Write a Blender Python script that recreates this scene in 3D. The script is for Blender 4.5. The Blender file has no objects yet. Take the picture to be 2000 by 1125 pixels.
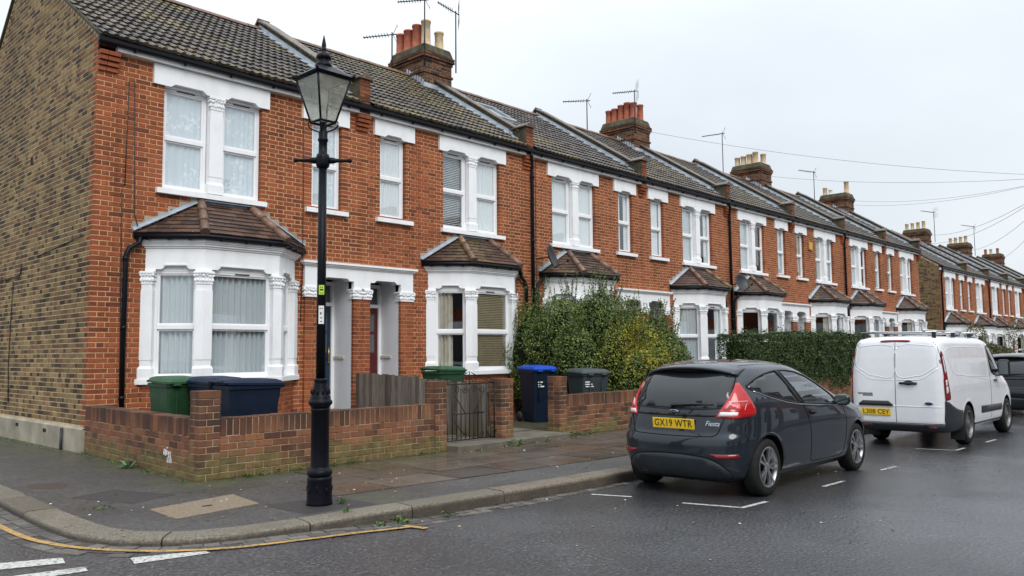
import bpy, bmesh, math, random
import numpy as np
from mathutils import Vector, Matrix
from mathutils.geometry import delaunay_2d_cdt

# ------------------------------------------------------------------ camera
SC = bpy.context.scene
COL = SC.collection
PI = math.pi
R = math.radians
EYE = Vector((-4.603, -13.313, 1.57))
YAW, PITCH, ROLL = R(43.37), R(4.626), R(-0.512)
cam_d = bpy.data.cameras.new('camera')
cam = bpy.data.objects.new('camera', cam_d)
COL.objects.link(cam)
v = Vector((math.cos(YAW) * math.cos(PITCH), math.sin(YAW) * math.cos(PITCH), math.sin(PITCH)))
r = Vector((math.sin(YAW), -math.cos(YAW), 0))
u = r.cross(v)
c_, s_ = math.cos(ROLL), math.sin(ROLL)
r, u = c_ * r + s_ * u, -s_ * r + c_ * u
m = Matrix.Identity(4)
for i in range(3):
    m[i][0], m[i][1], m[i][2], m[i][3] = r[i], u[i], -v[i], EYE[i]
cam.matrix_world = m
cam_d.sensor_width = 36
cam_d.lens = 1583.9 / 2000 * 36
cam_d.clip_start, cam_d.clip_end = 0.1, 2000
SC.camera = cam

# ------------------------------------------------------------------ sky, sun, exposure
SUN_AZ, SUN_EL = R(-112), R(43)          # a bright patch behind the cloud, street side of the terrace
W = bpy.data.worlds.new('World')
SC.world = W
W.use_nodes = True
nt = W.node_tree
nt.nodes.clear()
def wn(t, **k):
    n = nt.nodes.new(t)
    for a, b in k.items():
        setattr(n, a, b)
    return n
wo = wn('ShaderNodeOutputWorld')
sky = wn('ShaderNodeTexSky', sky_type='NISHITA', sun_disc=False)
sky.sun_elevation, sky.sun_rotation = SUN_EL, PI / 2 - SUN_AZ
sky.dust_density, sky.air_density = 4.0, 1.5
bg1 = wn('ShaderNodeBackground')
bg1.inputs[1].default_value = 0.06
nt.links.new(sky.outputs[0], bg1.inputs[0])
# an overcast deck: brighter overhead than at the horizon, with very soft cloud structure
tc = wn('ShaderNodeTexCoord')
sep = wn('ShaderNodeSeparateXYZ')
nt.links.new(tc.outputs['Generated'], sep.inputs[0])
mx = wn('ShaderNodeMath', operation='MAXIMUM')
nt.links.new(sep.outputs[2], mx.inputs[0]); mx.inputs[1].default_value = 0.0
ov = wn('ShaderNodeMath', operation='MULTIPLY_ADD')
nt.links.new(mx.outputs[0], ov.inputs[0]); ov.inputs[1].default_value = 0.95; ov.inputs[2].default_value = 0.22
ov2 = wn('ShaderNodeMath', operation='MULTIPLY_ADD')
nt.links.new(mx.outputs[0], ov2.inputs[0]); nt.links.new(ov.outputs[0], ov2.inputs[1]); ov2.inputs[2].default_value = 0.71
no = wn('ShaderNodeTexNoise'); no.inputs['Scale'].default_value = 1.7; no.inputs['Detail'].default_value = 4; no.inputs['Roughness'].default_value = .5
mp = wn('ShaderNodeMapping'); mp.inputs['Scale'].default_value = (1, 1, 2.4)
nt.links.new(tc.outputs['Generated'], mp.inputs[0]); nt.links.new(mp.outputs[0], no.inputs[0])
cr = wn('ShaderNodeMapRange'); cr.inputs['From Min'].default_value = .3; cr.inputs['From Max'].default_value = .7
cr.inputs['To Min'].default_value = .91; cr.inputs['To Max'].default_value = 1.07
nt.links.new(no.outputs[0], cr.inputs[0])
mu = wn('ShaderNodeMath', operation='MULTIPLY')
nt.links.new(ov2.outputs[0], mu.inputs[0]); nt.links.new(cr.outputs[0], mu.inputs[1])
ccol = wn('ShaderNodeMix', data_type='RGBA')
ccol.inputs[6].default_value = (.845, .93, 1.02, 1); ccol.inputs[7].default_value = (.92, .97, 1.02, 1)
nt.links.new(no.outputs[0], ccol.inputs[0])
bg2 = wn('ShaderNodeBackground')
nt.links.new(ccol.outputs[2], bg2.inputs[0]); nt.links.new(mu.outputs[0], bg2.inputs[1])
ms = wn('ShaderNodeMixShader'); ms.inputs[0].default_value = 0.92
nt.links.new(bg1.outputs[0], ms.inputs[1]); nt.links.new(bg2.outputs[0], ms.inputs[2])
nt.links.new(ms.outputs[0], wo.inputs[0])
sl = bpy.data.lights.new('sun', 'SUN')
sl.energy, sl.angle, sl.color = 1.5, R(30), (1.0, .985, .965)
so = bpy.data.objects.new('sun', sl)
COL.objects.link(so)
so.rotation_euler = (PI / 2 - SUN_EL, 0, SUN_AZ + PI / 2)
SC.view_settings.view_transform = 'Standard'
SC.view_settings.look = 'None'
SC.view_settings.exposure = 0.34
SC.view_settings.gamma = 1.0
SC.view_settings.use_curve_mapping = False
try:
    SC.cycles.max_bounces = 8; SC.cycles.diffuse_bounces = 3; SC.cycles.glossy_bounces = 3
    SC.cycles.transparent_max_bounces = 10; SC.cycles.transmission_bounces = 4
    SC.cycles.use_denoising = True
except Exception:
    pass

# ------------------------------------------------------------------ materials
class NT:
    """a small node-tree writer"""
    def __init__(s, name):
        s.m = bpy.data.materials.new(name); s.m.use_nodes = True
        s.t = s.m.node_tree; s.t.nodes.clear()
        s.out = s.t.nodes.new('ShaderNodeOutputMaterial')
        s.b = s.t.nodes.new('ShaderNodeBsdfPrincipled')
        s.t.links.new(s.b.outputs[0], s.out.inputs[0])
        s._pos = None
    def n(s, t, **k):
        q = s.t.nodes.new(t)
        for a, b in k.items(): setattr(q, a, b)
        return q
    def set(s, sock, val):
        if hasattr(val, 'is_output') : s.t.links.new(val, sock)
        elif isinstance(val, (tuple, list)) and len(val) == 3 and sock.type == 'RGBA': sock.default_value = (*val, 1)
        else: sock.default_value = val
    def pos(s):
        if s._pos is None:
            s._geo = s.n('ShaderNodeNewGeometry'); s._pos = s._geo.outputs['Position']
        return s._pos
    def noise(s, scale, detail=3, rough=.55, vec=None, stretch=None):
        q = s.n('ShaderNodeTexNoise'); q.inputs['Scale'].default_value = scale
        q.inputs['Detail'].default_value = detail; q.inputs['Roughness'].default_value = rough
        vv = vec or s.pos()
        if stretch:
            mp = s.n('ShaderNodeMapping'); mp.inputs['Scale'].default_value = stretch
            s.t.links.new(vv, mp.inputs[0]); vv = mp.outputs[0]
        s.t.links.new(vv, q.inputs['Vector'])
        return q.outputs[0]
    def rng(s, x, a, b, c=0., d=1., smooth=False):
        q = s.n('ShaderNodeMapRange')
        if smooth: q.interpolation_type = 'SMOOTHSTEP'
        s.set(q.inputs[0], x)
        for i, w in enumerate((a, b, c, d)): s.set(q.inputs[1 + i], w)
        return q.outputs[0]
    def math(s, op, a, b=0., c=None):
        q = s.n('ShaderNodeMath', operation=op); s.set(q.inputs[0], a); s.set(q.inputs[1], b)
        if c is not None: s.set(q.inputs[2], c)
        return q.outputs[0]
    def mix(s, f, a, b, mode='MIX'):
        q = s.n('ShaderNodeMix', data_type='RGBA', blend_type=mode)
        s.set(q.inputs[0], f); s.set(q.inputs[6], a); s.set(q.inputs[7], b)
        return q.outputs[2]
    def ramp(s, x, stops, const=False):
        q = s.n('ShaderNodeValToRGB'); e = q.color_ramp.elements
        if const: q.color_ramp.interpolation = 'CONSTANT'
        e[0].position, e[0].color = stops[0][0], (*stops[0][1], 1)
        e[1].position, e[1].color = stops[-1][0], (*stops[-1][1], 1)
        for p, c in stops[1:-1]:
            k = e.new(p); k.color = (*c, 1)
        s.set(q.inputs[0], x)
        return q.outputs[0]
    def rand(s):
        s.pos()
        oi = s.n('ShaderNodeObjectInfo')
        a = s.math('MULTIPLY_ADD', oi.outputs['Random'], 7.31, s._geo.outputs['Random Per Island'])
        return s.math('FRACT', a)
    def bump(s, h, strength=.3, dist=.01):
        q = s.n('ShaderNodeBump'); q.inputs['Strength'].default_value = strength; q.inputs['Distance'].default_value = dist
        s.t.links.new(h, q.inputs['Height']); s.t.links.new(q.outputs[0], s.b.inputs['Normal'])
    def done(s, col, rough=.6, spec=.5, metal=0., **k):
        s.set(s.b.inputs['Base Color'], col); s.set(s.b.inputs['Roughness'], rough)
        s.set(s.b.inputs['Specular IOR Level'], spec); s.set(s.b.inputs['Metallic'], metal)
        for a, b in k.items(): s.set(s.b.inputs[a.replace('_', ' ')], b)
        return s.m

M = {}
def simple(name, col, rough=.5, spec=.5, metal=0., vary=.12, scale=6., bump=0., **k):
    q = NT(name)
    f = q.rng(q.noise(scale, 4), .3, .7, 1 - vary, 1 + vary)
    c = q.n('ShaderNodeVectorMath', operation='SCALE')
    c.inputs[0].default_value = col; q.t.links.new(f, c.inputs['Scale'])
    if bump: q.bump(q.noise(scale * 12, 3), bump, .004)
    M[name] = q.done(c.outputs[0], rough, spec, metal, **k)
    return M[name]

def brick_mat(name, stops, soot=.35, moss=0., soot_scale=.55, top_soot=0.):
    q = NT(name)
    c = q.ramp(q.rand(), stops)
    big = q.noise(soot_scale, 4, .6)
    c = q.mix(1.0, c, q.ramp(big, [(.25, (1 - soot,) * 3), (.55, (1, 1, 1)), (.8, (1.12, 1.08, 1.05))]), 'MULTIPLY')
    stk = q.noise(2.2, 4, .6, stretch=(2.2, 2.2, .16))
    c = q.mix(1.0, c, q.ramp(stk, [(.30, (.70, .68, .66)), (.48, (1, 1, 1))]), 'MULTIPLY')
    fine = q.noise(42, 4, .65)
    c = q.mix(1.0, c, q.ramp(fine, [(.25, (.72, .70, .68)), (.6, (1.08, 1.08, 1.08))]), 'MULTIPLY')
    if moss:
        sp = q.n('ShaderNodeSeparateXYZ'); q.t.links.new(q.pos(), sp.inputs[0])
        low = q.rng(sp.outputs[2], .12, .12 + moss, 1., 0., True)
        mk = q.math('MULTIPLY', low, q.rng(q.noise(2.6, 4, .6), .32, .62, 0., 1.6))
        c = q.mix(q.rng(mk, .12, .8, 0., .80), c, q.ramp(q.noise(9, 3), [(.3, (.085, .072, .024)), (.7, (.19, .165, .062))]))
        dk = q.math('MULTIPLY', q.rng(sp.outputs[2], .55, .84, 0., 1., True), q.rng(q.noise(4.5, 4, .6, stretch=(1, 1, .12)), .34, .58))
        c = q.mix(q.math('MULTIPLY', dk, .82), c, (.05, .032, .024))
    q.bump(q.noise(95, 4, .7), .55, .006)
    M[name] = q.done(c, .86, .25)
    return M[name]

brick_mat('red_brick', [(0., (.15, .048, .028)), (.06, (.20, .058, .029)), (.22, (.245, .070, .031)), (.6, (.30, .084, .035)), (.9, (.355, .106, .044)), (1., (.24, .076, .039))], .45)
brick_mat('stock_brick', [(0., (.045, .032, .023)), (.16, (.085, .058, .036)), (.40, (.185, .124, .060)), (.62, (.245, .168, .080)), (.84, (.30, .212, .102)), (.94, (.19, .092, .045)), (1., (.12, .078, .048))], .5, 0.)
brick_mat('chimney_brick', [(0., (.04, .026, .020)), (.3, (.085, .045, .030)), (.6, (.145, .064, .036)), (.85, (.20, .082, .042)), (1., (.11, .062, .040))], .5)
brick_mat('kneeler_brick', [(0., (.09, .035, .022)), (.5, (.20, .062, .030)), (1., (.27, .085, .040))], .5)
brick_mat('garden_brick', [(0., (.085, .042, .032)), (.25, (.15, .066, .040)), (.55, (.22, .092, .050)), (.85, (.275, .118, .060)), (1., (.19, .10, .060))], .42, .46)
q = NT('mortar')
M['mortar'] = q.done(q.ramp(q.noise(5, 5, .65), [(.25, (.36, .20, .10)), (.5, (.56, .35, .19)), (.8, (.68, .47, .29))]), .95, .1)
q = NT('stock_mortar')
M['stock_mortar'] = q.done(q.ramp(q.noise(3, 5, .65), [(.25, (.34, .25, .15)), (.5, (.55, .42, .26)), (.8, (.68, .54, .36))]), .95, .1)
q = NT('grey_mortar')
M['grey_mortar'] = q.done(q.ramp(q.noise(5, 5, .65), [(.25, (.20, .15, .10)), (.55, (.40, .31, .21)), (.8, (.52, .42, .30))]), .95, .1)

def tile_mat(name, stops, lichen=.5):
    q = NT(name)
    c = q.ramp(q.rand(), stops)
    c = q.mix(1., c, q.ramp(q.noise(30, 4, .65), [(.25, (.6, .6, .6)), (.65, (1.2, 1.18, 1.14))]), 'MULTIPLY')
    patch = q.rng(q.noise(.42, 3, .55), .48, .64)
    lm = q.math('MULTIPLY', patch, q.rng(q.noise(13, 4, .7), .5, .64))
    c = q.mix(q.math('MULTIPLY', lm, lichen), c, (.30, .23, .035))
    sp = q.rng(q.noise(26, 2, .5), .70, .73)
    c = q.mix(q.math('MULTIPLY', sp, .55), c, (.36, .34, .28))
    q.bump(q.noise(70, 4, .7), .5, .006)
    M[name] = q.done(c, q.rng(q.noise(8), .3, .7, .30, .55), .55)
tile_mat('roof_tile', [(0., (.022, .016, .013)), (.35, (.041, .030, .023)), (.7, (.060, .044, .034)), (1., (.090, .069, .052))], .9)
tile_mat('bay_tile', [(0., (.034, .021, .017)), (.35, (.060, .035, .026)), (.7, (.085, .047, .034)), (1., (.12, .066, .046))], .6)
tile_mat('ridge_tile', [(0., (.11, .062, .043)), (.5, (.155, .085, .058)), (1., (.20, .11, .075))], .6)
tile_mat('coping', [(0., (.055, .038, .028)), (.5, (.085, .058, .042)), (1., (.12, .084, .062))], .6)

def white_mat(name, col=(.83, .84, .85), rough=.45, dirt=.20):
    q = NT(name)
    n = q.noise(3.2, 5, .62, stretch=(1.6, 1.6, .7))
    c = q.mix(q.math('MULTIPLY', q.rng(n, .46, .70), dirt), col, (.46, .43, .38))
    q.bump(q.noise(60, 3), .12, .003)
    M[name] = q.done(c, rough, .4)
white_mat('white_paint')
white_mat('white_pvc', (.82, .82, .83), .28, .10)
white_mat('door_white', (.74, .74, .76), .4, .15)
simple('render_plinth', (.31, .275, .215), .9, .2, vary=.3, scale=2.2, bump=.3)
simple('black_gutter', (.005, .006, .009), .42, .18, vary=.2)
simple('lead', (.38, .43, .48), .5, .5, .25, vary=.25, scale=4)
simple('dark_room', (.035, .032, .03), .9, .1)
simple('flaunching', (.085, .078, .052), .95, .1, vary=.45, scale=5, bump=.5)
simple('pot_red', (.34, .10, .058), .75, .3, vary=.25)
simple('pot_buff', (.50, .38, .235), .75, .3, vary=.22)
simple('galv', (.035, .037, .042), .5, .4, .3)
simple('cable', (.018, .018, .02), .6); simple('wire_grey', (.07, .072, .075), .6)
simple('blue_door', (.010, .032, .062), .3)
simple('red_door', (.085, .012, .012), .3)
simple('brass', (.55, .40, .16), .3, .5, .9)
simple('door_glass', (.10, .12, .13), .12, .6)
simple('iron', (.006, .006, .007), .45, .3)
simple('lamp_iron', (.004, .005, .008), .42, .13, vary=.3, scale=14, bump=.15)
simple('blind_wood', (.30, .235, .14), .5)
simple('blind_white', (.62, .63, .63), .6)
simple('cream_cloth', (.55, .50, .40), .9, .1)

def cloth_mat(name, col, lace=0.):
    q = NT(name)
    c = col
    if lace:
        f = q.rng(q.noise(16, 5, .7), .50, .58)
        f = q.math('MULTIPLY', f, q.rng(q.noise(3.1, 2, .5), .42, .56))
        c = q.mix(f, (.66, .71, .74), (.92, .93, .93))
    M[name] = q.done(c, .9, .1)
cloth_mat('net', (.77, .79, .79))
cloth_mat('net_grey', (.58, .62, .63))
cloth_mat('lace', (.6, .64, .66), 1.)

def glass_mat(name, tint, fac=.12, rough=.02):
    q = NT(name)
    q.t.nodes.remove(q.b)
    tr = q.n('ShaderNodeBsdfTransparent'); tr.inputs[0].default_value = (*tint, 1)
    gl = q.n('ShaderNodeBsdfGlossy'); gl.inputs['Roughness'].default_value = rough; gl.inputs[0].default_value = (.92, .95, .97, 1)
    q.pos(); dt = q.n('ShaderNodeVectorMath', operation='DOT_PRODUCT')      # Schlick, the same from both sides of the sheet
    q.t.links.new(q._geo.outputs['Incoming'], dt.inputs[0]); q.t.links.new(q._geo.outputs['Normal'], dt.inputs[1])
    f = q.math('MULTIPLY_ADD', q.math('POWER', q.math('SUBTRACT', 1., q.math('ABSOLUTE', dt.outputs['Value'])), 5.), .9, .04 + fac)
    wob = q.noise(1.3, 2)
    bp = q.n('ShaderNodeBump'); bp.inputs['Strength'].default_value = .05; bp.inputs['Distance'].default_value = .02
    q.t.links.new(wob, bp.inputs['Height']); q.t.links.new(bp.outputs[0], gl.inputs['Normal'])
    mxs = q.n('ShaderNodeMixShader'); q.t.links.new(f, mxs.inputs[0])
    q.t.links.new(tr.outputs[0], mxs.inputs[1]); q.t.links.new(gl.outputs[0], mxs.inputs[2])
    q.t.links.new(mxs.outputs[0], q.out.inputs[0])
    M[name] = q.m
glass_mat('glass', (.95, .965, .97), .05)

def frosted(name):
    q = NT(name); q.t.nodes.remove(q.b)
    tr = q.n('ShaderNodeBsdfTransparent'); tr.inputs[0].default_value = (.86, .87, .84, 1)
    df = q.n('ShaderNodeBsdfDiffuse'); df.inputs[0].default_value = (.78, .78, .73, 1)
    tl = q.n('ShaderNodeBsdfTranslucent'); tl.inputs[0].default_value = (.85, .85, .8, 1)
    gl = q.n('ShaderNodeBsdfGlossy'); gl.inputs['Roughness'].default_value = .12
    a = q.n('ShaderNodeMixShader'); a.inputs[0].default_value = .5; q.t.links.new(df.outputs[0], a.inputs[1]); q.t.links.new(tl.outputs[0], a.inputs[2])
    b = q.n('ShaderNodeMixShader'); q.t.links.new(q.rng(q.noise(14, 4, .65), .3, .7, .10, .30), b.inputs[0]); q.t.links.new(tr.outputs[0], b.inputs[1]); q.t.links.new(a.outputs[0], b.inputs[2])
    c = q.n('ShaderNodeMixShader'); c.inputs[0].default_value = .05; q.t.links.new(b.outputs[0], c.inputs[1]); q.t.links.new(gl.outputs[0], c.inputs[2])
    q.t.links.new(c.outputs[0], q.out.inputs[0]); M[name] = q.m
frosted('lantern_glass')
glass_mat('car_window', (.62, .68, .68), .16)

# ------------------------------------------------------------------ mesh writing
class MB:
    """collects faces; build() links them as ONE mesh object. mir: mirror x about mir/2"""
    def __init__(s, mir=None): s.v = []; s.f = []; s.mir = mir; s.sm = []
    def add(s, vs, fs, smooth=False):
        o = len(s.v); s.v.extend(tuple(map(float, p)) for p in vs)
        s.f.extend([i + o for i in f] for f in fs); s.sm.extend([smooth] * len(fs))
        return s
    def box(s, x0, x1, y0, y1, z0, z1):
        return s.add([(x0, y0, z0), (x1, y0, z0), (x1, y1, z0), (x0, y1, z0), (x0, y0, z1), (x1, y0, z1), (x1, y1, z1), (x0, y1, z1)],
                     [(0, 3, 2, 1), (4, 5, 6, 7), (0, 1, 5, 4), (1, 2, 6, 5), (2, 3, 7, 6), (3, 0, 4, 7)])
    def hexa(s, p):          # 8 corners, box order
        return s.add(p, [(0, 3, 2, 1), (4, 5, 6, 7), (0, 1, 5, 4), (1, 2, 6, 5), (2, 3, 7, 6), (3, 0, 4, 7)])
    def prism(s, poly, fn, a, b):   # poly 2d, fn(p, t)->3d ; counter-clockwise seen from +t gives outward faces
        n = len(poly)
        vs = [fn(p, a) for p in poly] + [fn(p, b) for p in poly]
        return s.add(vs, [list(range(n))[::-1], list(range(n, 2 * n))] + [(i, (i + 1) % n, n + (i + 1) % n, n + i) for i in range(n)])
    def prism_z(s, poly, z0, z1): return s.prism(poly, lambda p, t: (p[0], p[1], t), z0, z1)
    def prism_y(s, poly, y0, y1): return s.prism(poly, lambda p, t: (p[0], t, p[1]), y1, y0)
    def prism_x(s, poly, x0, x1): return s.prism(poly, lambda p, t: (t, p[0], p[1]), x0, x1)
    def frustum(s, p0, z0, p1, z1):
        n = len(p0)
        vs = [(*p, z0) for p in p0] + [(*p, z1) for p in p1]
        return s.add(vs, [list(range(n))[::-1], list(range(n, 2 * n))] + [(i, (i + 1) % n, n + (i + 1) % n, n + i) for i in range(n)])
    def tube(s, pts, rad, n=8, cap=True, smooth=True):
        pts = [Vector(p) for p in pts]; k = len(pts)
        rad = rad if isinstance(rad, (list, tuple)) else [rad] * k
        vs = []; up = None
        for i, p in enumerate(pts):
            t = (pts[min(i + 1, k - 1)] - pts[max(i - 1, 0)])
            if t.length < 1e-9: t = Vector((0, 0, 1))
            t.normalize()
            if up is None:
                up = Vector((0, 0, 1)) if abs(t.z) < .9 else Vector((1, 0, 0))
            a = t.cross(up)
            if a.length < 1e-4: a = t.cross(Vector((0, 1, 0)))
            a.normalize(); b = a.cross(t)
            for j in range(n):
                w = 2 * PI * j / n
                vs.append(p + rad[i] * (math.cos(w) * a + math.sin(w) * b))
        fs = [(i * n + j, i * n + (j + 1) % n, (i + 1) * n + (j + 1) % n, (i + 1) * n + j) for i in range(k - 1) for j in range(n)]
        s.add(vs, fs, smooth)
        if cap:
            o = len(s.v) - len(vs)
            s.f += [[o + j for j in range(n)][::-1], [o + (k - 1) * n + j for j in range(n)]]; s.sm += [False, False]
        return s
    def lathe(s, prof, c=(0, 0, 0), n=20, axis='z', smooth=True, cap=True):
        vs = []
        for rr, h in prof:
            for j in range(n):
                w = 2 * PI * j / n; a, b = rr * math.cos(w), rr * math.sin(w)
                vs.append((c[0] + a, c[1] + b, c[2] + h) if axis == 'z' else (c[0] + b, c[1] + h, c[2] + a) if axis == 'y' else (c[0] + h, c[1] + a, c[2] + b))
        k = len(prof)
        s.add(vs, [(i * n + j, i * n + (j + 1) % n, (i + 1) * n + (j + 1) % n, (i + 1) * n + j) for i in range(k - 1) for j in range(n)], smooth)
        o = len(s.v) - len(vs)
        if cap: s.f += [[o + j for j in range(n)][::-1], [o + (k - 1) * n + j for j in range(n)]]; s.sm += [False, False]
        return s
    def ball(s, c, rad, n=8, sq=(1, 1, 1)):
        prof = []
        k = max(4, n // 2)
        vs = []; fs = []
        for i in range(k + 1):
            t = PI * i / k
            for j in range(n):
                w = 2 * PI * j / n
                vs.append((c[0] + sq[0] * rad * math.sin(t) * math.cos(w), c[1] + sq[1] * rad * math.sin(t) * math.sin(w), c[2] - sq[2] * rad * math.cos(t)))
        fs = [(i * n + j, i * n + (j + 1) % n, (i + 1) * n + (j + 1) % n, (i + 1) * n + j) for i in range(k) for j in range(n)]
        return s.add(vs, fs, True)
    def mesh(s, name, mat=None):
        vs, fs = s.v, s.f
        if s.mir is not None:
            vs = [(s.mir - x, y, z) for x, y, z in vs]; fs = [f[::-1] for f in fs]
        me = bpy.data.meshes.new(name)
        me.from_pydata(vs, [], fs)
        if any(s.sm): me.polygons.foreach_set('use_smooth', s.sm)
        if mat: me.materials.append(M[mat] if isinstance(mat, str) else mat)
        me.update()
        return me
    def build(s, name, mat, parent=None, loc=(0, 0, 0), bevel=0., **tags):
        o = link(name, s.mesh(name, mat), parent, loc)
        if bevel: bevel_obj(o, bevel)
        tag(o, **tags)
        return o

def link(name, me, parent=None, loc=(0, 0, 0), rot=None):
    o = bpy.data.objects.new(name, me); COL.objects.link(o)
    o.location = loc
    if rot is not None: o.rotation_euler = rot
    if parent is not None: o.parent = parent
    return o
def tag(o, label=None, cat=None, group=None, kind=None):
    if label: o['label'] = label
    if cat: o['category'] = cat
    if group: o['group'] = group
    if kind: o['kind'] = kind
    return o
def thing(name, loc, label, cat, group=None, rz=0.):
    o = link(name, None, None, loc); o.rotation_euler = (0, 0, rz)
    o.empty_display_size = .2
    return tag(o, label, cat, group)
def bevel_obj(o, w, seg=2, ang=35):
    b = o.modifiers.new('bevel', 'BEVEL'); b.width = w; b.segments = seg; b.limit_method = 'ANGLE'; b.angle_limit = R(ang)
def apply_mods(o):
    dg = bpy.context.evaluated_depsgraph_get(); dg.update()
    me = bpy.data.meshes.new_from_object(o.evaluated_get(dg), depsgraph=dg)
    o.modifiers.clear(); o.data = me
def text_mesh(s, size, depth=.002, shear=0., spacing=1., align='CENTER'):
    cu = bpy.data.curves.new('lettering', 'FONT'); cu.body = s; cu.size = size; cu.extrude = depth
    cu.shear = shear; cu.space_character = spacing; cu.align_x = align; cu.align_y = 'CENTER'; cu.resolution_u = 3
    t = bpy.data.objects.new('lettering', cu); COL.objects.link(t)
    dg = bpy.context.evaluated_depsgraph_get(); dg.update()
    me = bpy.data.meshes.new_from_object(t.evaluated_get(dg), depsgraph=dg)
    bpy.data.objects.remove(t); bpy.data.curves.remove(cu)
    return me
def hash01(*a):
    x = math.sin(sum((i + 1.37) * 12.9898 * float(b) for i, b in enumerate(a)) + 4.17) * 43758.5453
    return x - math.floor(x)
ORD = ['first', 'second', 'third', 'fourth', 'fifth', 'sixth', 'seventh', 'eighth', 'ninth', 'tenth', 'eleventh', 'twelfth', 'thirteenth', 'fourteenth', 'fifteenth', 'sixteenth']
random.seed(7)
# ------------------------------------------------------------------ ground materials
q = NT('asphalt')
g = q.noise(34, 6, .88)
big = q.noise(.45, 4, .6)
c = q.mix(1., q.ramp(g, [(.30, (.008, .008, .009)), (.44, (.030, .030, .032)), (.54, (.066, .066, .070)), (.68, (.26, .26, .27))]),
          q.ramp(big, [(.3, (.80, .80, .80)), (.7, (1.16, 1.16, 1.16))]), 'MULTIPLY')
wet = q.rng(q.noise(.33, 4, .62), .40, .62)
c = q.mix(q.math('MULTIPLY', wet, .35), c, (.022, .022, .024))
vo = q.n('ShaderNodeTexVoronoi'); vo.inputs['Scale'].default_value = 40; q.t.links.new(q.pos(), vo.inputs[0])
wp_ = q.n('ShaderNodeVectorMath', operation='MULTIPLY_ADD'); nz = q.n('ShaderNodeTexNoise'); nz.inputs['Scale'].default_value = 1.6; q.t.links.new(q.pos(), nz.inputs['Vector'])
q.t.links.new(nz.outputs['Color'], wp_.inputs[0]); wp_.inputs[1].default_value = (.9, .9, .9); q.t.links.new(q.pos(), wp_.inputs[2])
vc = q.n('ShaderNodeTexVoronoi', feature='DISTANCE_TO_EDGE'); vc.inputs['Scale'].default_value = .38; q.t.links.new(wp_.outputs[0], vc.inputs['Vector'])
ck = q.math('MULTIPLY', q.rng(vc.outputs['Distance'], .0, .006, 1., 0.), q.rng(q.noise(.5, 2), .46, .56))
c = q.mix(q.math('MULTIPLY', ck, .8), c, (.008, .008, .008))
rp = q.rng(q.noise(.9, 5, .7), .66, .70)
c = q.mix(q.math('MULTIPLY', rp, .35), c, (.075, .07, .066))
q.bump(q.math('ADD', vo.outputs[0], q.math('MULTIPLY', g, 1.)), .42, .009)
M['asphalt'] = q.done(c, q.rng(wet, 0, 1, .30, .10), .62)

q = NT('footway_tarmac')
g = q.noise(38, 6, .88)
c = q.ramp(g, [(.3, (.010, .0095, .009)), (.44, (.036, .034, .032)), (.55, (.070, .066, .062)), (.70, (.24, .23, .22))])
c = q.mix(1., c, q.ramp(q.noise(.8, 4, .6), [(.3, (.7, .7, .7)), (.7, (1.15, 1.15, 1.12))]), 'MULTIPLY')
sp = q.n('ShaderNodeSeparateXYZ'); q.t.links.new(q.pos(), sp.inputs[0])
nearx = q.rng(sp.outputs[0], -.95, -.05, 0., 1., True)
neary = q.rng(sp.outputs[1], -5.1, -4.2, 0., 1., True)
inn = q.math('MULTIPLY', nearx, q.rng(sp.outputs[1], -4.9, -4.1, 0., 1., True))
mk = q.math('MULTIPLY', inn, q.rng(q.noise(2.4, 5, .65), .38, .62))
c = q.mix(q.math('MULTIPLY', mk, .85), c, q.ramp(q.noise(14, 3), [(.3, (.045, .055, .012)), (.7, (.10, .105, .03))]))
dn = q.n('ShaderNodeVectorMath', operation='DISTANCE'); q.t.links.new(q.pos(), dn.inputs[0]); dn.inputs[1].default_value = (.50, -6.52, .12)
m2 = q.math('MULTIPLY', q.rng(dn.outputs['Value'], .1, .62, 1., 0., True), q.rng(q.noise(6, 4, .65), .42, .6))
c = q.mix(q.math('MULTIPLY', m2, .8), c, (.06, .07, .014))
q.bump(g, .4, .006)
M['footway_tarmac'] = q.done(c, q.rng(q.noise(.7, 3), .4, .65, .55, .36), .5)

q = NT('paving_slab')
c = q.ramp(q.rand(), [(0., (.050, .039, .030)), (.25, (.072, .053, .041)), (.5, (.074, .063, .052)), (.75, (.092, .065, .049)), (1., (.108, .091, .075))])
c = q.mix(1., c, q.ramp(q.noise(3, 5, .65), [(.3, (.72, .72, .72)), (.7, (1.18, 1.18, 1.18))]), 'MULTIPLY')
sp = q.n('ShaderNodeSeparateXYZ'); q.t.links.new(q.pos(), sp.inputs[0])
mk = q.math('MULTIPLY', q.rng(sp.outputs[1], -5.0, -4.3, 0., 1., True), q.rng(q.noise(2.2, 5, .65), .38, .62))
c = q.mix(q.math('MULTIPLY', mk, .7), c, (.055, .055, .02))
q.bump(q.noise(110, 3, .7), .2, .004)
M['paving_slab'] = q.done(c, q.rng(q.noise(1.2, 3), .4, .65, .40, .18), .55)

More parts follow.
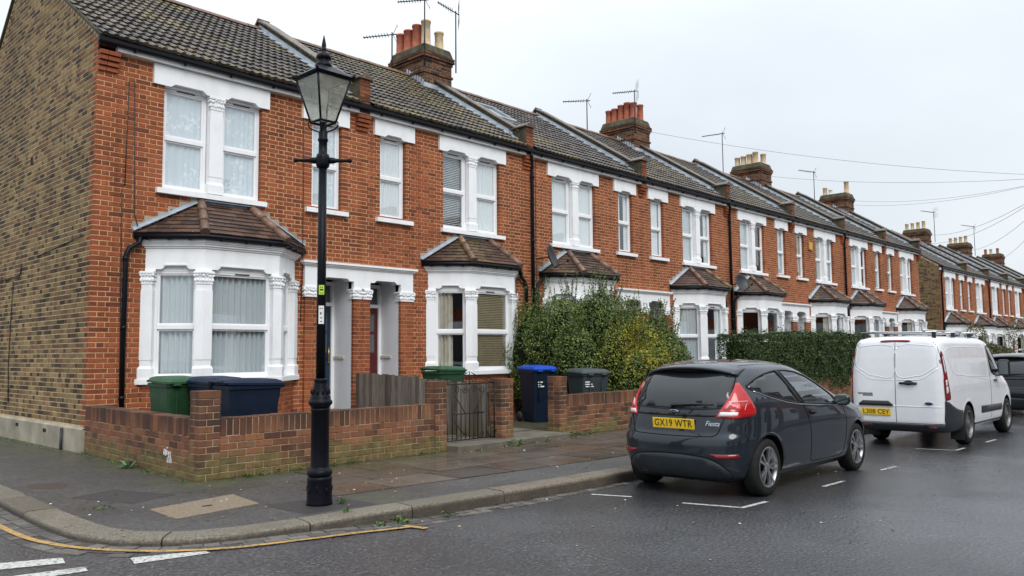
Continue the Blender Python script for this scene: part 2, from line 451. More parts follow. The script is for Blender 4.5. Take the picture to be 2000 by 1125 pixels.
q = NT('granite_kerb')
c = q.ramp(q.rand(), [(0., (.11, .092, .068)), (.4, (.15, .13, .098)), (.7, (.185, .162, .125)), (1., (.16, .122, .092))])
c = q.mix(1., c, q.ramp(q.noise(48, 4, .8), [(.3, (.25, .25, .25)), (.5, (.9, .9, .9)), (.7, (1.7, 1.64, 1.55))]), 'MULTIPLY')
c = q.mix(q.rng(q.noise(1.7, 4, .6), .5, .68, 0., .5), c, (.10, .075, .05))
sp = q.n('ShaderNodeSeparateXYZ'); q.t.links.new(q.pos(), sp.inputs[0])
gr = q.math('MULTIPLY', q.rng(sp.outputs[2], .112, .085, 0., 1., True), q.rng(q.noise(5, 4, .6), .25, .55, .45, 1.))      # road splash and the face's shade, both put into the colour
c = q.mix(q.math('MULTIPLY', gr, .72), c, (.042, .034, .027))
q.bump(q.noise(70, 4, .75), .75, .012)
M['granite_kerb'] = q.done(c, .68, .4)

q = NT('sett_stone')
c = q.ramp(q.rand(), [(0., (.055, .05, .045)), (.5, (.095, .085, .075)), (1., (.16, .145, .13))])
c = q.mix(1., c, q.ramp(q.noise(40, 4, .7), [(.3, (.6, .6, .6)), (.7, (1.25, 1.25, 1.25))]), 'MULTIPLY')
q.bump(q.noise(50, 3, .7), .5, .008)
M['sett_stone'] = q.done(c, .5, .45)

def paint_mat(name, col):
    q = NT(name)
    w = q.math('MULTIPLY', q.rng(q.noise(30, 5, .75), .36, .52), q.rng(q.noise(2.5, 3, .6), .28, .45, .45, 1.))
    M[name] = q.done(q.mix(w, (.075, .072, .07), col), .55, .4)
paint_mat('yellow_line', (.46, .27, .075))
paint_mat('white_line', (.52, .51, .48))
q = NT('cover_concrete')
c = q.ramp(q.noise(75, 4, .75), [(.3, (.10, .075, .048)), (.5, (.19, .145, .10)), (.7, (.30, .24, .17))])
q.bump(q.noise(60, 3, .7), .6, .01)
M['cover_concrete'] = q.done(c, .75, .3)
simple('step_concrete', (.125, .11, .085), .85, .25, vary=.35, scale=3, bump=.4)
simple('soil', (.05, .045, .028), .95, .1, vary=.4, scale=5, bump=.6)

# ------------------------------------------------------------------ road and pavements
def road_z(x):                                  # the side street rises a little to meet the lower kerb
    t = min(1., max(0., (x - .8) / -2.1)); return .066 * t * t * (3 - 2 * t)
xs_ = [-220] + [-1.3 + .15 * i for i in range(15)] + [260]
road = MB().add([(x, -220, road_z(x)) for x in xs_] + [(x, 220, road_z(x)) for x in xs_], [(i, i + 1, len(xs_) + i + 1, len(xs_) + i) for i in range(len(xs_) - 1)]).build('road', 'asphalt', kind='structure')

KP = [(-2.02, 60), (-2.02, 20), (-2.02, 4), (-2.04, 0), (-2.06, -3.0), (-2.13, -4.5), (-2.15, -5.4), (-2.12, -6.0), (-1.98, -6.45), (-1.66, -6.82), (-1.2, -7.02), (-.6, -7.11),
      (0, -7.15), (.84, -7.22), (1.7, -7.3), (2.6, -7.37), (3.7, -7.41), (6, -7.45), (12, -7.5), (20, -7.5), (30, -7.5), (41.3, -7.5)]
def catmull(P, step=.06):
    P = [Vector((*p, 0)) if len(p) == 2 else Vector(p) for p in P]
    out = []
    for i in range(len(P) - 1):
        p0, p1, p2, p3 = P[max(i - 1, 0)], P[i], P[i + 1], P[min(i + 2, len(P) - 1)]
        # centripetal-ish tangents scaled to the segment
        L = (p2 - p1).length
        t1 = (p2 - p0).normalized() * L; t2 = (p3 - p1).normalized() * L
        n = max(1, int(L / step))
        for k in range(n):
            t = k / n
            out.append((2*t**3-3*t**2+1)*p1 + (t**3-2*t**2+t)*t1 + (-2*t**3+3*t**2)*p2 + (t**3-t**2)*t2)
    out.append(P[-1])
    return out
kpath = catmull(KP, .1)
def offset_path(path, d):
    """d>0: to the left of travel (towards the houses)"""
    o = []
    for i, p in enumerate(path):
        t = (path[min(i + 1, len(path) - 1)] - path[max(i - 1, 0)]).normalized()
        o.append(Vector((p.x - t.y * d, p.y + t.x * d, p.z)))
    return o
KW = .29
kin = offset_path(kpath, KW)
pm = MB()
pv = [(p.x, p.y, .12) for p in kin] + [(41.3, 60, .12)]
pm.add(pv, [list(range(len(pv)))])
pavement = pm.build('pavement', 'footway_tarmac', kind='structure')
# far block's pavement, beyond the next side street
fb = MB(); fb.box(43.0, 120, -7.5, 60, -.05, .12)
fb.build('pavement', 'footway_tarmac', kind='structure')

# kerb stones, cut along the path
kerb = MB()
cum = [0.]
for a, b in zip(kpath, kpath[1:]): cum.append(cum[-1] + (b - a).length)
def at_len(path, L):
    if L <= 0: return path[0].copy()
    for i in range(len(cum) - 1):
        if cum[i + 1] >= L:
            t = (L - cum[i]) / max(cum[i + 1] - cum[i], 1e-9)
            return path[i].lerp(path[i + 1], t)
    return path[-1].copy()
base = MB()
po, pi_ = offset_path(kpath, .05), offset_path(kpath, KW - .006)
n = len(kpath)
bv = [(p.x, p.y, .0) for p in po] + [(p.x, p.y, .10) for p in po] + [(p.x, p.y, .10) for p in pi_]
base.add(bv, [(i, i + 1, n + i + 1, n + i) for i in range(n - 1)] + [(n + i, n + i + 1, 2 * n + i + 1, 2 * n + i) for i in range(n - 1)])
kerb_o = base.build('kerb', 'soil', kind='structure')
L0 = [i for i, p in enumerate(kpath) if p.y < 6][0]
s = cum[L0]; k = 0
while s < cum[-1] - .5:
    ln = (.92 + .35 * hash01(k, 3)) if s < cum[-1] - 36 else 1.3
    nseg = max(2, int(ln / .12))
    mb = MB(); vs = []
    dz = (hash01(k, 9) - .5) * .012; dd = (hash01(k, 5) - .5) * .014
    prof = [(0.0, -.03), (0.002, .088), (.008, .110), (.020, .121), (.045, .1265), (.16, .129), (KW - .012, .126), (KW - .004, .06)]
    for j in range(nseg + 1):
        L = s + .006 + (ln - .012) * j / nseg
        p = at_len(kpath, L); p2 = at_len(kpath, L + .02)
        t = (p2 - p).normalized(); nx, ny = -t.y, t.x
        wob = .006 * (hash01(k, j, 2) - .5)
        for d, z in prof:
            d2 = d + dd + wob
            vs.append((p.x + nx * d2, p.y + ny * d2, z + dz + .004 * (hash01(k, j, d) - .5)))
    m_ = len(prof)
    mb.add(vs, [(j * m_ + i, (j + 1) * m_ + i, (j + 1) * m_ + i + 1, j * m_ + i + 1) for j in range(nseg) for i in range(m_ - 1)], False)
    mb.f += [list(range(m_)), [nseg * m_ + i for i in range(m_)][::-1]]; mb.sm += [False, False]
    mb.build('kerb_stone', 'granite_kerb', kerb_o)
    s += ln; k += 1

# worn granite setts in the channel, level with the road
chan = MB()
s0, s1 = cum[[i for i, p in enumerate(kpath) if p.y < -1.5][0]], cum[[i for i, p in enumerate(kpath) if p.x > 3.4][0]]
for row, (d0, d1) in enumerate(((-.02, -.12), (-.13, -.235), (-.245, -.34))):
    s = s0 + row * .09; k = 0
    while s < s1 - (row * 1.3):
        ln = .11 + .09 * hash01(k, row, 8)
        if row >= 1 and hash01(k, 77, row) < (.12 if row == 1 else .3): s += ln; k += 1; continue
        corners = []
        for dz in (-.03, .003 + .007 * hash01(k, row)):
            for (L, d) in ((s + .006, d0), (s + .006, d1), (s + ln - .006, d1), (s + ln - .006, d0)):
                p = at_len(kpath, L); p2 = at_len(kpath, L + .02); t = (p2 - p).normalized()
                corners.append((p.x - t.y * d, p.y + t.x * d, dz + road_z(p.x)))
        MB().hexa(corners).build('sett', 'sett_stone', road)
        s += ln; k += 1

# paving slabs
def row_y(j, x): return [-4.30, -4.92, -5.50, -6.12][j] - (.085 * max(0, min(x, 4.5)) * (j / 3.))
for j in range(3):
    x = [.95, .62, .30][j]; k = 0
    while x < 22:
        ln = [.62, .86, .72, .92][int(hash01(j, k, 4) * 4)]
        g_ = .010
        tz = [.1255 + .006 * hash01(j, k, i) for i in range(4)]
        P = [(x + g_, row_y(j + 1, x) + g_), (x + ln - g_, row_y(j + 1, x + ln) + g_), (x + ln - g_, row_y(j, x + ln) - g_), (x + g_, row_y(j, x) - g_)]
        MB().hexa([(a, b, .10) for a, b in P] + [(a, b, z) for (a, b), z in zip(P, tz)]).build('paving_slab', 'paving_slab', pavement)
        x += ln; k += 1

# trench reinstatements in the tarmac
def patch(poly, name, mat, z):
    MB().add([(a, b, z) for a, b in poly], [list(range(len(poly)))]).build(name, mat, pavement)
simple('dark_patch', (.034, .030, .029), .6, .4, vary=.25, scale=30, bump=.4)
patch([(-1.05, -3.9), (-.72, -4.75), (-1.25, -4.95), (-1.55, -4.1)], 'tarmac_patch', 'dark_patch', .1215)
patch([(-.45, -6.0), (.30, -6.12), (.34, -6.82), (-.42, -6.72)], 'tarmac_patch', 'dark_patch', .1215)
q = NT('rust_patch'); M['rust_patch'] = q.done(q.ramp(q.noise(60, 3), [(.3, (.035, .022, .018)), (.7, (.07, .045, .036))]), .5)
patch([(-1.45, -2.75), (-1.22, -3.02), (-1.3, -3.3), (-1.48, -3.35), (-1.62, -3.1), (-1.6, -2.85)], 'drain_lid', 'rust_patch', .1215)

cv = thing('inspection_cover', (0, 0, .12), 'brown concrete inspection cover set in the tarmac near the lamp post', 'manhole cover')
MB().hexa([(-1.31, -6.06, -.02), (-.43, -5.93, -.02), (-.34, -5.23, -.02), (-1.28, -5.41, -.02), (-1.31, -6.06, .008), (-.43, -5.93, .008), (-.34, -5.23, .008), (-1.28, -5.41, .008)]).build('lid', 'cover_concrete', cv)
MB().box(-.88, -.78, -5.69, -5.64, .0, .0095).build('key_hole', 'iron', cv)

# ------------------------------------------------------------------ painted lines
def ribbon(path, w, z=.004):
    a, b = offset_path(path, w / 2), offset_path(path, -w / 2); n = len(path)
    return MB().add([(p.x, p.y, z + road_z(p.x)) for p in a] + [(p.x, p.y, z + road_z(p.x)) for p in b], [(i, n + i, n + i + 1, i + 1) for i in range(n - 1)])
yp = catmull([(-2.34, 2), (-2.36, -2), (-2.39, -4.9), (-2.37, -5.7), (-2.26, -6.2), (-2.11, -6.54), (-1.86, -6.9), (-1.58, -7.15), (-1.22, -7.33), (-.75, -7.42), (-.31, -7.46), (.16, -7.52)], .08)
yl = ribbon(yp, .058, .0125)
yl.add([(x, y, .0125 + road_z(x)) for x, y in ((.13, -7.44), (.20, -7.43), (.27, -7.66), (.19, -7.68))], [(3, 2, 1, 0)])
tag(yl.build('yellow_line', 'yellow_line'), 'worn single yellow line curving round the corner kerb', 'road marking')
def mark(name, poly, label, group):
    o = MB().add([(a, b, .004 + road_z(a)) for a, b in poly], [list(range(len(poly)))]).build(name, 'white_line')
    n_ = o.data.polygons[0].normal
    if n_.z < 0: o.data.flip_normals()
    return tag(o, label, 'road marking', group)
mark('white_dash', [(-3.1, -6.22), (-2.40, -6.55), (-2.44, -6.74), (-3.14, -6.46)], 'upper of two short give-way dashes at the side street mouth', 'give-way dashes')
mark('white_dash', [(-3.1, -6.78), (-2.38, -6.96), (-2.41, -7.10), (-3.14, -6.98)], 'lower of two short give-way dashes at the side street mouth', 'give-way dashes')
mark('white_dash', [(-2.06, -6.95), (-1.58, -7.15), (-1.585, -7.26), (-2.11, -7.15)], 'white dash touching the yellow line in front of the kerb', 'give-way dashes')
def line(a, b, w, label):
    a, b = Vector(a), Vector(b); t = (b - a).normalized(); nn = Vector((-t.y, t.x)) * w / 2
    mark('bay_line', [tuple(a + nn), tuple(a - nn), tuple(b - nn), tuple(b + nn)], label, 'parking bay lines')
line((2.66, -7.64), (2.82, -8.07), .05, 'thin white bay line between kerb and grey hatchback')
line((2.86, -8.68), (3.02, -9.25), .055, 'thin white bay line crossing behind the grey hatchback')
line((3.0, -9.27), (3.5, -9.30), .055, 'short white corner stroke of the bay behind the grey hatchback')
line((4.80, -9.36), (5.36, -9.38), .05, 'short white dash beside the hatchback door')
line((6.55, -9.40), (7.05, -9.43), .05, 'short white dash off the hatchback front wheel')
line((9.33, -8.98), (9.44, -9.50), .05, 'thin white bay line behind the van')
line((9.46, -9.52), (9.90, -9.54), .05, 'short white corner stroke of the bay behind the van')
line((11.0, -9.58), (11.56, -9.60), .05, 'short white dash beside the van')
line((8.0, -7.9), (8.1, -8.3), .05, 'thin white bay line under the van rear bumper')
# ------------------------------------------------------------------ terraced houses
HW = 4.973                       # house width
EZ, EY = 6.60, -.20              # eaves of the tiling
RZ, RY = 9.28, 3.95              # ridge
SL = math.atan2(RZ - EZ, RY - EY)
SLEN = math.hypot(RZ - EZ, RY - EY)
BACK = 8.2
CH = .0797                       # brick course
BL, BH, BG = .232, .107, .0125    # stretcher, header, joint

def roof_z(y):
    return EZ + (y - EY) * math.tan(SL) if y <= RY else RZ - (y - RY) * .90

def courses(x0, x1, z0, z1, holes, phase=0., top=None):
    """Flemish bond over a rectangle less holes (xa, xb, za, zb): yields (xa, xb, za, zb, whole)"""
    nr = int((z1 - z0) / CH)
    for r_ in range(nr):
        za = z0 + r_ * CH + BG; zb = z0 + (r_ + 1) * CH; zm = (za + zb) / 2
        lim = [(x0, x1)] if top is None else [top(zb)]
        for (a, b, c, d) in holes:
            if c < zm < d:
                nl = []
                for p, q_ in lim:
                    if b <= p or a >= q_: nl.append((p, q_))
                    else:
                        if a > p: nl.append((p, a))
                        if b < q_: nl.append((b, q_))
                lim = nl
        unit = BL + BH + 2 * BG
        for p, q_ in lim:
            if q_ - p < .03: continue
            x = x0 + phase - unit + (r_ % 2) * (unit / 2 - .0) - unit
            row = []
            while x < q_:
                for ln in (BL, BH):
                    a, b = max(x, p), min(x + ln, q_)
                    if b - a > .004: row.append([a, b, abs((b - a) - ln) < 1e-6])
                    x += ln + BG
            if not row: continue
            # no slivers at the jambs: the neighbour runs through to the edge
            if len(row) > 1 and row[0][1] - row[0][0] < .055: row[1][0] = row[0][0]; row[1][2] = False; row.pop(0)
            if len(row) > 1 and row[-1][1] - row[-1][0] < .055: row[-2][1] = row[-1][1]; row[-2][2] = False; row.pop()
            if row[0][0] - p > .001: row[0][0] = p; row[0][2] = False
            if q_ - row[-1][1] > .001: row[-1][1] = q_; row[-1][2] = False
            for a, b, w_ in row: yield a, b, za, zb, w_

def wall_cells(x0, x1, z0, z1, holes):
    xs = sorted({x0, x1, *[min(max(h, x0), x1) for q_ in holes for h in q_[:2]]})
    zs = sorted({z0, z1, *[min(max(h, z0), z1) for q_ in holes for h in q_[2:]]})
    for a, b in zip(xs, xs[1:]):
        for c, d in zip(zs, zs[1:]):
            mx_, mz_ = (a + b) / 2, (c + d) / 2
            if not any(h[0] < mx_ < h[1] and h[2] < mz_ < h[3] for h in holes): yield a, b, c, d

BRICK_ME = {}
def brick_mesh(ln, mat, dep=.1, h=CH - BG):
    key = (round(ln, 4), mat, dep, round(h, 4))
    if key not in BRICK_ME:
        b = MB(); e = .004
        # a slightly pillowed front face
        vs = [(0, 0, 0), (ln, 0, 0), (ln, 0, h), (0, 0, h), (0, dep, 0), (ln, dep, 0), (ln, dep, h), (0, dep, h),
              (e, -.0035, e), (ln - e, -.0035, e), (ln - e, -.0035, h - e), (e, -.0035, h - e)]
        fs = [(8, 9, 10, 11), (0, 1, 9, 8), (1, 2, 10, 9), (2, 3, 11, 10), (3, 0, 8, 11), (0, 4, 5, 1), (1, 5, 6, 2), (2, 6, 7, 3), (3, 7, 4, 0)]
        b.add(vs, fs)
        BRICK_ME[key] = b.mesh('brick', mat)
    return BRICK_ME[key]
def joined_bricks(mb, lst, fn=None, dep=.1, yo=-.0045):
    for k, (a, b, c, d, w) in enumerate(lst):
        e = .004; j = yo + (hash01(a, c) - .5) * .003
        vs = [(a, j + .0035, c), (b, j + .0035, c), (b, j + .0035, d), (a, j + .0035, d), (a, dep, c), (b, dep, c), (b, dep, d), (a, dep, d),
              (a + e, j, c + e), (b - e, j, c + e), (b - e, j, d - e), (a + e, j, d - e)]
        if fn: vs = [fn(*p) for p in vs]
        mb.add(vs, [(8, 9, 10, 11), (0, 1, 9, 8), (1, 2, 10, 9), (2, 3, 11, 10), (3, 0, 8, 11), (0, 4, 5, 1), (1, 5, 6, 2), (2, 6, 7, 3), (3, 7, 4, 0)])

def window_bars(mb, x0, x1, z0, z1, y, fn=None, mid=.5, fw=.05):
    """two-light frame: outer frame, transom and the sash rails"""
    def bx(a, b, c, d, e, f):
        P = [(a, c, e), (b, c, e), (b, d, e), (a, d, e), (a, c, f), (b, c, f), (b, d, f), (a, d, f)]
        mb.hexa([fn(*p) for p in P] if fn else P)
    zm = z0 + (z1 - z0) * mid
    bx(x0, x0 + fw, y, y + .07, z0, z1); bx(x1 - fw, x1, y, y + .07, z0, z1)
    bx(x0 + fw, x1 - fw, y + .001, y + .07, z0, z0 + fw); bx(x0 + fw, x1 - fw, y + .001, y + .07, z1 - fw, z1)
    bx(x0 + fw, x1 - fw, y - .008, y + .07, zm - .035, zm + .035)
    i = .028                                          # inner beads
    for c, d in ((z0 + fw, zm - .035), (zm + .035, z1 - fw)):
        bx(x0 + fw, x0 + fw + i, y + .018, y + .06, c, d); bx(x1 - fw - i, x1 - fw, y + .018, y + .06, c, d)
        bx(x0 + fw + i, x1 - fw - i, y + .019, y + .06, c, c + i); bx(x0 + fw + i, x1 - fw - i, y + .019, y + .06, d - i, d)
    return [(x0 + fw + .01, x1 - fw - .01, z0 + fw + .01, zm - .03), (x0 + fw + .01, x1 - fw - .01, zm + .03, z1 - fw - .01)]

def curtain_mesh(x0, x1, z0, z1, y, amp=.02, waves=9, fn=None, mb=None, seed=0, gap=None):
    mb = mb or MB(); n = waves * 6
    cols = []
    for i in range(n + 1):
        t = i / n; x = x0 + (x1 - x0) * t
        yy = y + amp * math.sin(t * waves * 2 * PI + 1.3 * math.sin(t * 9 + seed)) * (.6 + .4 * hash01(seed, i // 5))
        cols.append((x, yy))
    vs = [(x, yy, z0) for x, yy in cols] + [(x, y + (yy - y) * .7, z1) for x, yy in cols]
    if fn: vs = [fn(*p) for p in vs]
    mb.add(vs, [(i, i + 1, n + 2 + i, n + 1 + i) for i in range(n)], True)
    return mb

def capital(mb, foot, z0, z1, seed=0):
    """carved leaf capital over a footprint polygon: necking, flared bell with curled leaves, abacus"""
    cx = sum(p[0] for p in foot) / len(foot); cy = sum(p[1] for p in foot) / len(foot)
    def grow(d):
        o = []
        for x, y in foot:
            l = math.hypot(x - cx, y - cy); o.append((x + (x - cx) / l * d, y + (y - cy) / l * d))
        return o
    h = z1 - z0
    mb.frustum(grow(.014), z0, grow(.014), z0 + .10 * h)
    mb.frustum(grow(.0), z0 + .10 * h, grow(.022), z0 + .80 * h)
    mb.frustum(grow(.045), z0 + .80 * h, grow(.050), z0 + .90 * h)
    mb.frustum(grow(.034), z0 + .90 * h, grow(.034), z1)
    rn = random.Random(seed)
    n = len(foot)
    for i in range(n):
        a, b = grow(.010)[i], grow(.010)[(i + 1) % n]
        L = math.hypot(b[0] - a[0], b[1] - a[1])
        if L < .05 or (a[1] > .02 and b[1] > .02): continue
        k = max(2, int(L / .045))
        for j in range(k + 1):
            t = j / k
            x, y = a[0] + (b[0] - a[0]) * t, a[1] + (b[1] - a[1]) * t
            if y > .03: continue
            mb.ball((x, y, z0 + h * (.26 + .1 * rn.random())), .018 + .006 * rn.random(), 6, (1, 1, 1.5))
            ox, oy = (x - cx) * .05, (y - cy) * .05
            mb.ball((x + ox, y + oy, z0 + h * (.60 + .12 * rn.random())), .020 + .008 * rn.random(), 6, (1, 1, 1.1))

def pilaster(mb, foot, z0, z1):
    cx = sum(p[0] for p in foot) / len(foot); cy = sum(p[1] for p in foot) / len(foot)
    def grow(d):
        o = []
        for x, y in foot:
            l = math.hypot(x - cx, y - cy); o.append((x + (x - cx) / l * d, y + (y - cy) / l * d))
        return o
    mb.frustum(grow(.035), z0, grow(.035), z0 + .16)
    mb.frustum(grow(.035), z0 + .16, grow(.006), z0 + .20)
    mb.frustum(grow(0.), z0 + .20, grow(0.), z1)
    # raised face with stopped chamfers
    mb.frustum(grow(.010), z0 + .30, grow(.010), z1 - .10)

TILE_ME = {}
def tile_mesh(w, ln):
    """interlocking roll tile lying in local x (across) / y (up the slope), butt edge down-slope"""
    if 'roof' not in TILE_ME:
        prof = [(0, .0), (.010, .016), (.035, .024), (.065, .021), (.082, .003), (.15, .0), (.160, .015), (.185, .023), (.215, .020), (.232, .002), (.292, .0)]
        sc = w / .292
        lo = [(x * sc, 0, h + .046) for x, h in prof]; up = [(x * sc, ln + .06, h * .96 + .004) for x, h in prof]
        bt = [(x * sc, .004, h * .4 - .004) for x, h in prof]
        n = len(prof); b = MB()
        b.add(lo + up + bt, [(i, i + 1, n + i + 1, n + i) for i in range(n - 1)] + [(2 * n + i, 2 * n + i + 1, i + 1, i) for i in range(n - 1)])
        TILE_ME['roof'] = b
    return TILE_ME['roof']

def band(off_fn, d, z0, z1, mb, d_in=None):
    P = off_fn(d)
    mb.prism_z([(P[0][0], .02)] + P[:] + [(P[-1][0], .02)] if False else P, z0, z1)

def lintel_poly(x0, x1, z0, z1, a, b, up=.055):
    """block with a stop-chamfered notch over the opening a..b"""
    c = .07
    return [(x0, z0), (a + .10, z0), (a + .10 + c, z0 + up), (b - .10 - c, z0 + up), (b - .10, z0), (x1, z0), (x1, z1), (x0, z1)]

def make_house(name, X0, Z0, mirror, label, group, single=False, bay_cx=2.0, gable=False, chimney=None, skylight=False,
               door='blue_door', downpipe=False, curtains='net', end_gable=False, bricks=True, tile_single=None, bay_dy=0.):
    """one house in local coordinates: x 0..HW from the party wall on its bay side, y into the block"""
    H = thing(name, (X0, 0, Z0), label, 'house', group)
    mir = HW if mirror else None
    mk = lambda: MB(mir)
    lx = lambda x: HW - x if mirror else x
    LEFT = -.10 if gable else 0.
    tile_single = single if tile_single is None else tile_single
    # --- openings in the front wall
    D0, D1, DM0, DM1 = .96, 2.76, 1.73, 2.02
    S0, S1 = 3.82, 4.50
    WZ0, WZ1 = 4.37, 6.10
    P0, P1 = HW - .98, HW - .20                 # porch opening
    PF = .50                                     # porch floor
    holes = [(D0, D1, WZ0, 6.17), (S0, S1, WZ0 + .03, 6.17), (P0, P1, PF, 3.09), (bay_cx - 1.18, bay_cx + 1.18, 1.15, 3.28)]
    skip = holes + [(D0 - .2, D1 + .14, 6.10, 6.41), (S0 - .24, S1 + .18, 6.10, 6.41), (P0 - .32, HW, PF - .02, 3.32),
                    (bay_cx - 1.30, bay_cx + 1.30, 0, 3.5)]
    # --- front wall: mortar bed, bricks proud of it
    fw = mk()
    for a, b, c, d in wall_cells(LEFT, HW, .0, 6.46, holes):
        fw.add([(a, 0, c), (b, 0, c), (b, 0, d), (a, 0, d)], [(0, 1, 2, 3)])
    for a, b, c, d in holes[:2]:                # reveals
        e = .004
        fw.add([(a - e, 0, c), (a - e, .3, c), (a - e, .3, d), (a - e, 0, d)], [(0, 1, 2, 3)])
        fw.add([(b + e, 0, c), (b + e, .3, c), (b + e, .3, d), (b + e, 0, d)], [(3, 2, 1, 0)])
    wall = fw.build('front_wall', 'mortar', H)
    blist = list(courses(LEFT, HW, .04, 6.44, skip, .05))
    chosen = set()
    if single:
        camL = Vector((EYE.x - X0, EYE.y, EYE.z - Z0))
        full = [i for i, t in enumerate(blist) if t[4]]
        full.sort(key=lambda i: (Vector((lx((blist[i][0] + blist[i][1]) / 2), 0, (blist[i][2] + blist[i][3]) / 2)) - camL).length - (.0 if blist[i][2] > .75 else -9))
        # behind the garden wall nothing shows: keep to what is seen
        full = [i for i in full if blist[i][2] > .85][:298]
        chosen = set(full)
        for i in full:
            a, b, c, d, w_ = blist[i]
            o = link('brick', brick_mesh(b - a, 'red_brick'), wall, (HW - b if mirror else a, -.0045 + (hash01(a, c) - .5) * .003, c))
    mb = mk(); joined_bricks(mb, [t for i, t in enumerate(blist) if i not in chosen])
    mb.build('brickwork', 'red_brick', wall, kind='stuff')
    # --- the rest of the shell
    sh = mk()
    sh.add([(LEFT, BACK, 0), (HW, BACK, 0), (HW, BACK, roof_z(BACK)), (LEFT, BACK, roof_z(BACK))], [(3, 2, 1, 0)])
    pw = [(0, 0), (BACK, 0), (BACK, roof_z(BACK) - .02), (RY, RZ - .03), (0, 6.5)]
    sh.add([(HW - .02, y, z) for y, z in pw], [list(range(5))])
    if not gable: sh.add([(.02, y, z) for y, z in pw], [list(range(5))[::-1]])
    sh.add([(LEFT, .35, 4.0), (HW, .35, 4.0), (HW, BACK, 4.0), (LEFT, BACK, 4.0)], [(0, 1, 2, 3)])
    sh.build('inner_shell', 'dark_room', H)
    # --- gable wall in stock brick
    if gable:
        outl = [(0, 0), (BACK, 0), (BACK, roof_z(BACK) - .03), (RY, RZ - .03), (0, roof_z(0) - .05)]
        gm = MB(); gx = LEFT
        gm.add([(gx, y, z) for y, z in outl], [list(range(5))[::-1]])
        gw = gm.build('gable_wall', 'stock_mortar', H)
        def span(z):
            z += .01
            y0 = 0. if z < roof_z(0) - .05 else (z + .05 - EZ) / math.tan(SL) + EY
            y1 = BACK if z < roof_z(BACK) - .05 else RY + (RZ - .05 - z) / .90
            return (max(0, y0), min(BACK, y1))
        GZ = .04 + 6 * CH
        gl = list(courses(0, BACK, GZ, RZ - .12, [], .02, top=span))
        red = [t for t in gl if t[0] < .005 or (t[0] < .14 and (int(round((t[2] - BG - GZ) / CH)) % 2 == 0))]
        red = [t for t in red if t[1] < .36]
        rs = set(id(t) for t in red)
        fn = lambda a, y, z: (gx + y, a, z)
        def gbricks(lst, mat, nm):
            b = MB()
            joined_bricks(b, lst, fn=lambda a, y, z: (gx + y, a, z), dep=.02)
            b.f = [f[::-1] for f in b.f]
            b.build(nm, mat, gw, kind='stuff')
        gbricks([t for t in gl if id(t) not in rs], 'stock_brick', 'stock_brickwork')
        gbricks(red, 'red_brick', 'quoin_brickwork')
        pl = MB(); pl.prism_x([(-.0, 0), (BACK, 0), (BACK, .47), (-.0, .47)], gx - .055, gx + .01)
        pl.add([(gx - .055, 0, .47), (gx - .055, BACK, .47), (gx - .006, BACK, .50), (gx - .006, 0, .50)], [(0, 3, 2, 1)])
        pl.build('plinth', 'render_plinth', H)
        MB().tube([(gx - .085, .80, .02), (gx - .085, .80, .46)], .022, 8).build('vent_pipe', 'galv', H)
        for yy, zz in ((1.62, .34), (3.1, .36)):
            MB().box(gx - .0575, gx - .05, yy, yy + .16, zz, zz + .06).build('air_vent', 'dark_room', H)
        MB().box(gx - .0105, gx + .02, 3.05, 3.16, 5.1, 5.24).build('air_vent', 'dark_room', H)
        MB().tube([(gx - .02, 8.0, 3.06), (gx - .02, 3.6, 3.08), (gx - .02, 3.45, 3.12), (gx - .02, 3.42, 3.3)], .012, 6).build('cable', 'cable', H)
        MB().tube([(gx - .018, 3.9, 3.0), (gx - .018, 3.95, 2.2), (gx - .018, 3.98, 1.4), (gx - .018, 3.9, .75)], .009, 6).build('cable', 'cable', H)
        MB().tube([(gx - .012, .32, 3.5), (gx - .012, 1.6, 3.42), (gx - .012, 2.6, 3.36)], .007, 5).build('cable', 'cable', H)
        # verge: cement fillet and undercloak
        vg = MB()
        for ya, yb in ((EY, RY), (RY, BACK)):
            za, zb = roof_z(max(ya, EY)), roof_z(yb)
            vg.hexa([(gx - .05, ya, za - .03), (gx + .06, ya, za - .03), (gx + .06, yb, zb - .03), (gx - .05, yb, zb - .03),
                     (gx - .05, ya, za + .03), (gx + .06, ya, za + .03), (gx + .06, yb, zb + .03), (gx - .05, yb, zb + .03)])
        vg.build('verge', 'flaunching', H)
        for P_ in ([(.31, -.022, 4.25), (.33, -.02, 3.4), (.36, -.022, 1.6), (.37, -.02, .9)], [(.47, -.02, 6.05), (.50, -.022, 4.6), (.53, -.02, 3.85), (.60, -.022, 3.6)], [(.38, -.02, 6.03), (.36, -.02, 4.3)],
                   [(3.62, -.022, 6.3), (3.63, -.02, 4.8), (3.63, -.022, 3.4), (3.60, -.02, 2.2)]):
            MB().tube(P_, .0075, 5).build('cable', 'cable', H)
    if end_gable:
        gm = MB(); xx = HW + .02
        gm.add([(lx(xx), y, z) for y, z in [(0, 0), (BACK, 0), (BACK, roof_z(BACK) - .03), (RY, RZ - .03), (0, roof_z(0) - .05)]], [list(range(5))])
        gm.build('end_wall', 'stock_brick', H)
    # --- eaves
    f = mk(); f.box(LEFT + .26 if gable else .0, HW, -.115, .0, 6.44, 6.565); f.build('fascia', 'white_paint', H)
    f = mk()
    gp = [(-.205, 6.625), (-.205, 6.53), (-.19, 6.505), (-.15, 6.495), (-.125, 6.51), (-.118, 6.54), (-.118, 6.60)]
    f.prism_x([p for p in gp], LEFT - .06 if gable else -.0, HW)
    if mirror is None: pass
    f.build('gutter', 'black_gutter', H)
    f = mk()
    for k in range(6): f.box(.4 + k * .83, .43 + k * .83, -.212, -.10, 6.475, 6.50)
    f.build('gutter_brackets', 'black_gutter', H, kind='stuff')
    # --- roof
    rf = mk()
    x0r, x1r = (LEFT, HW)
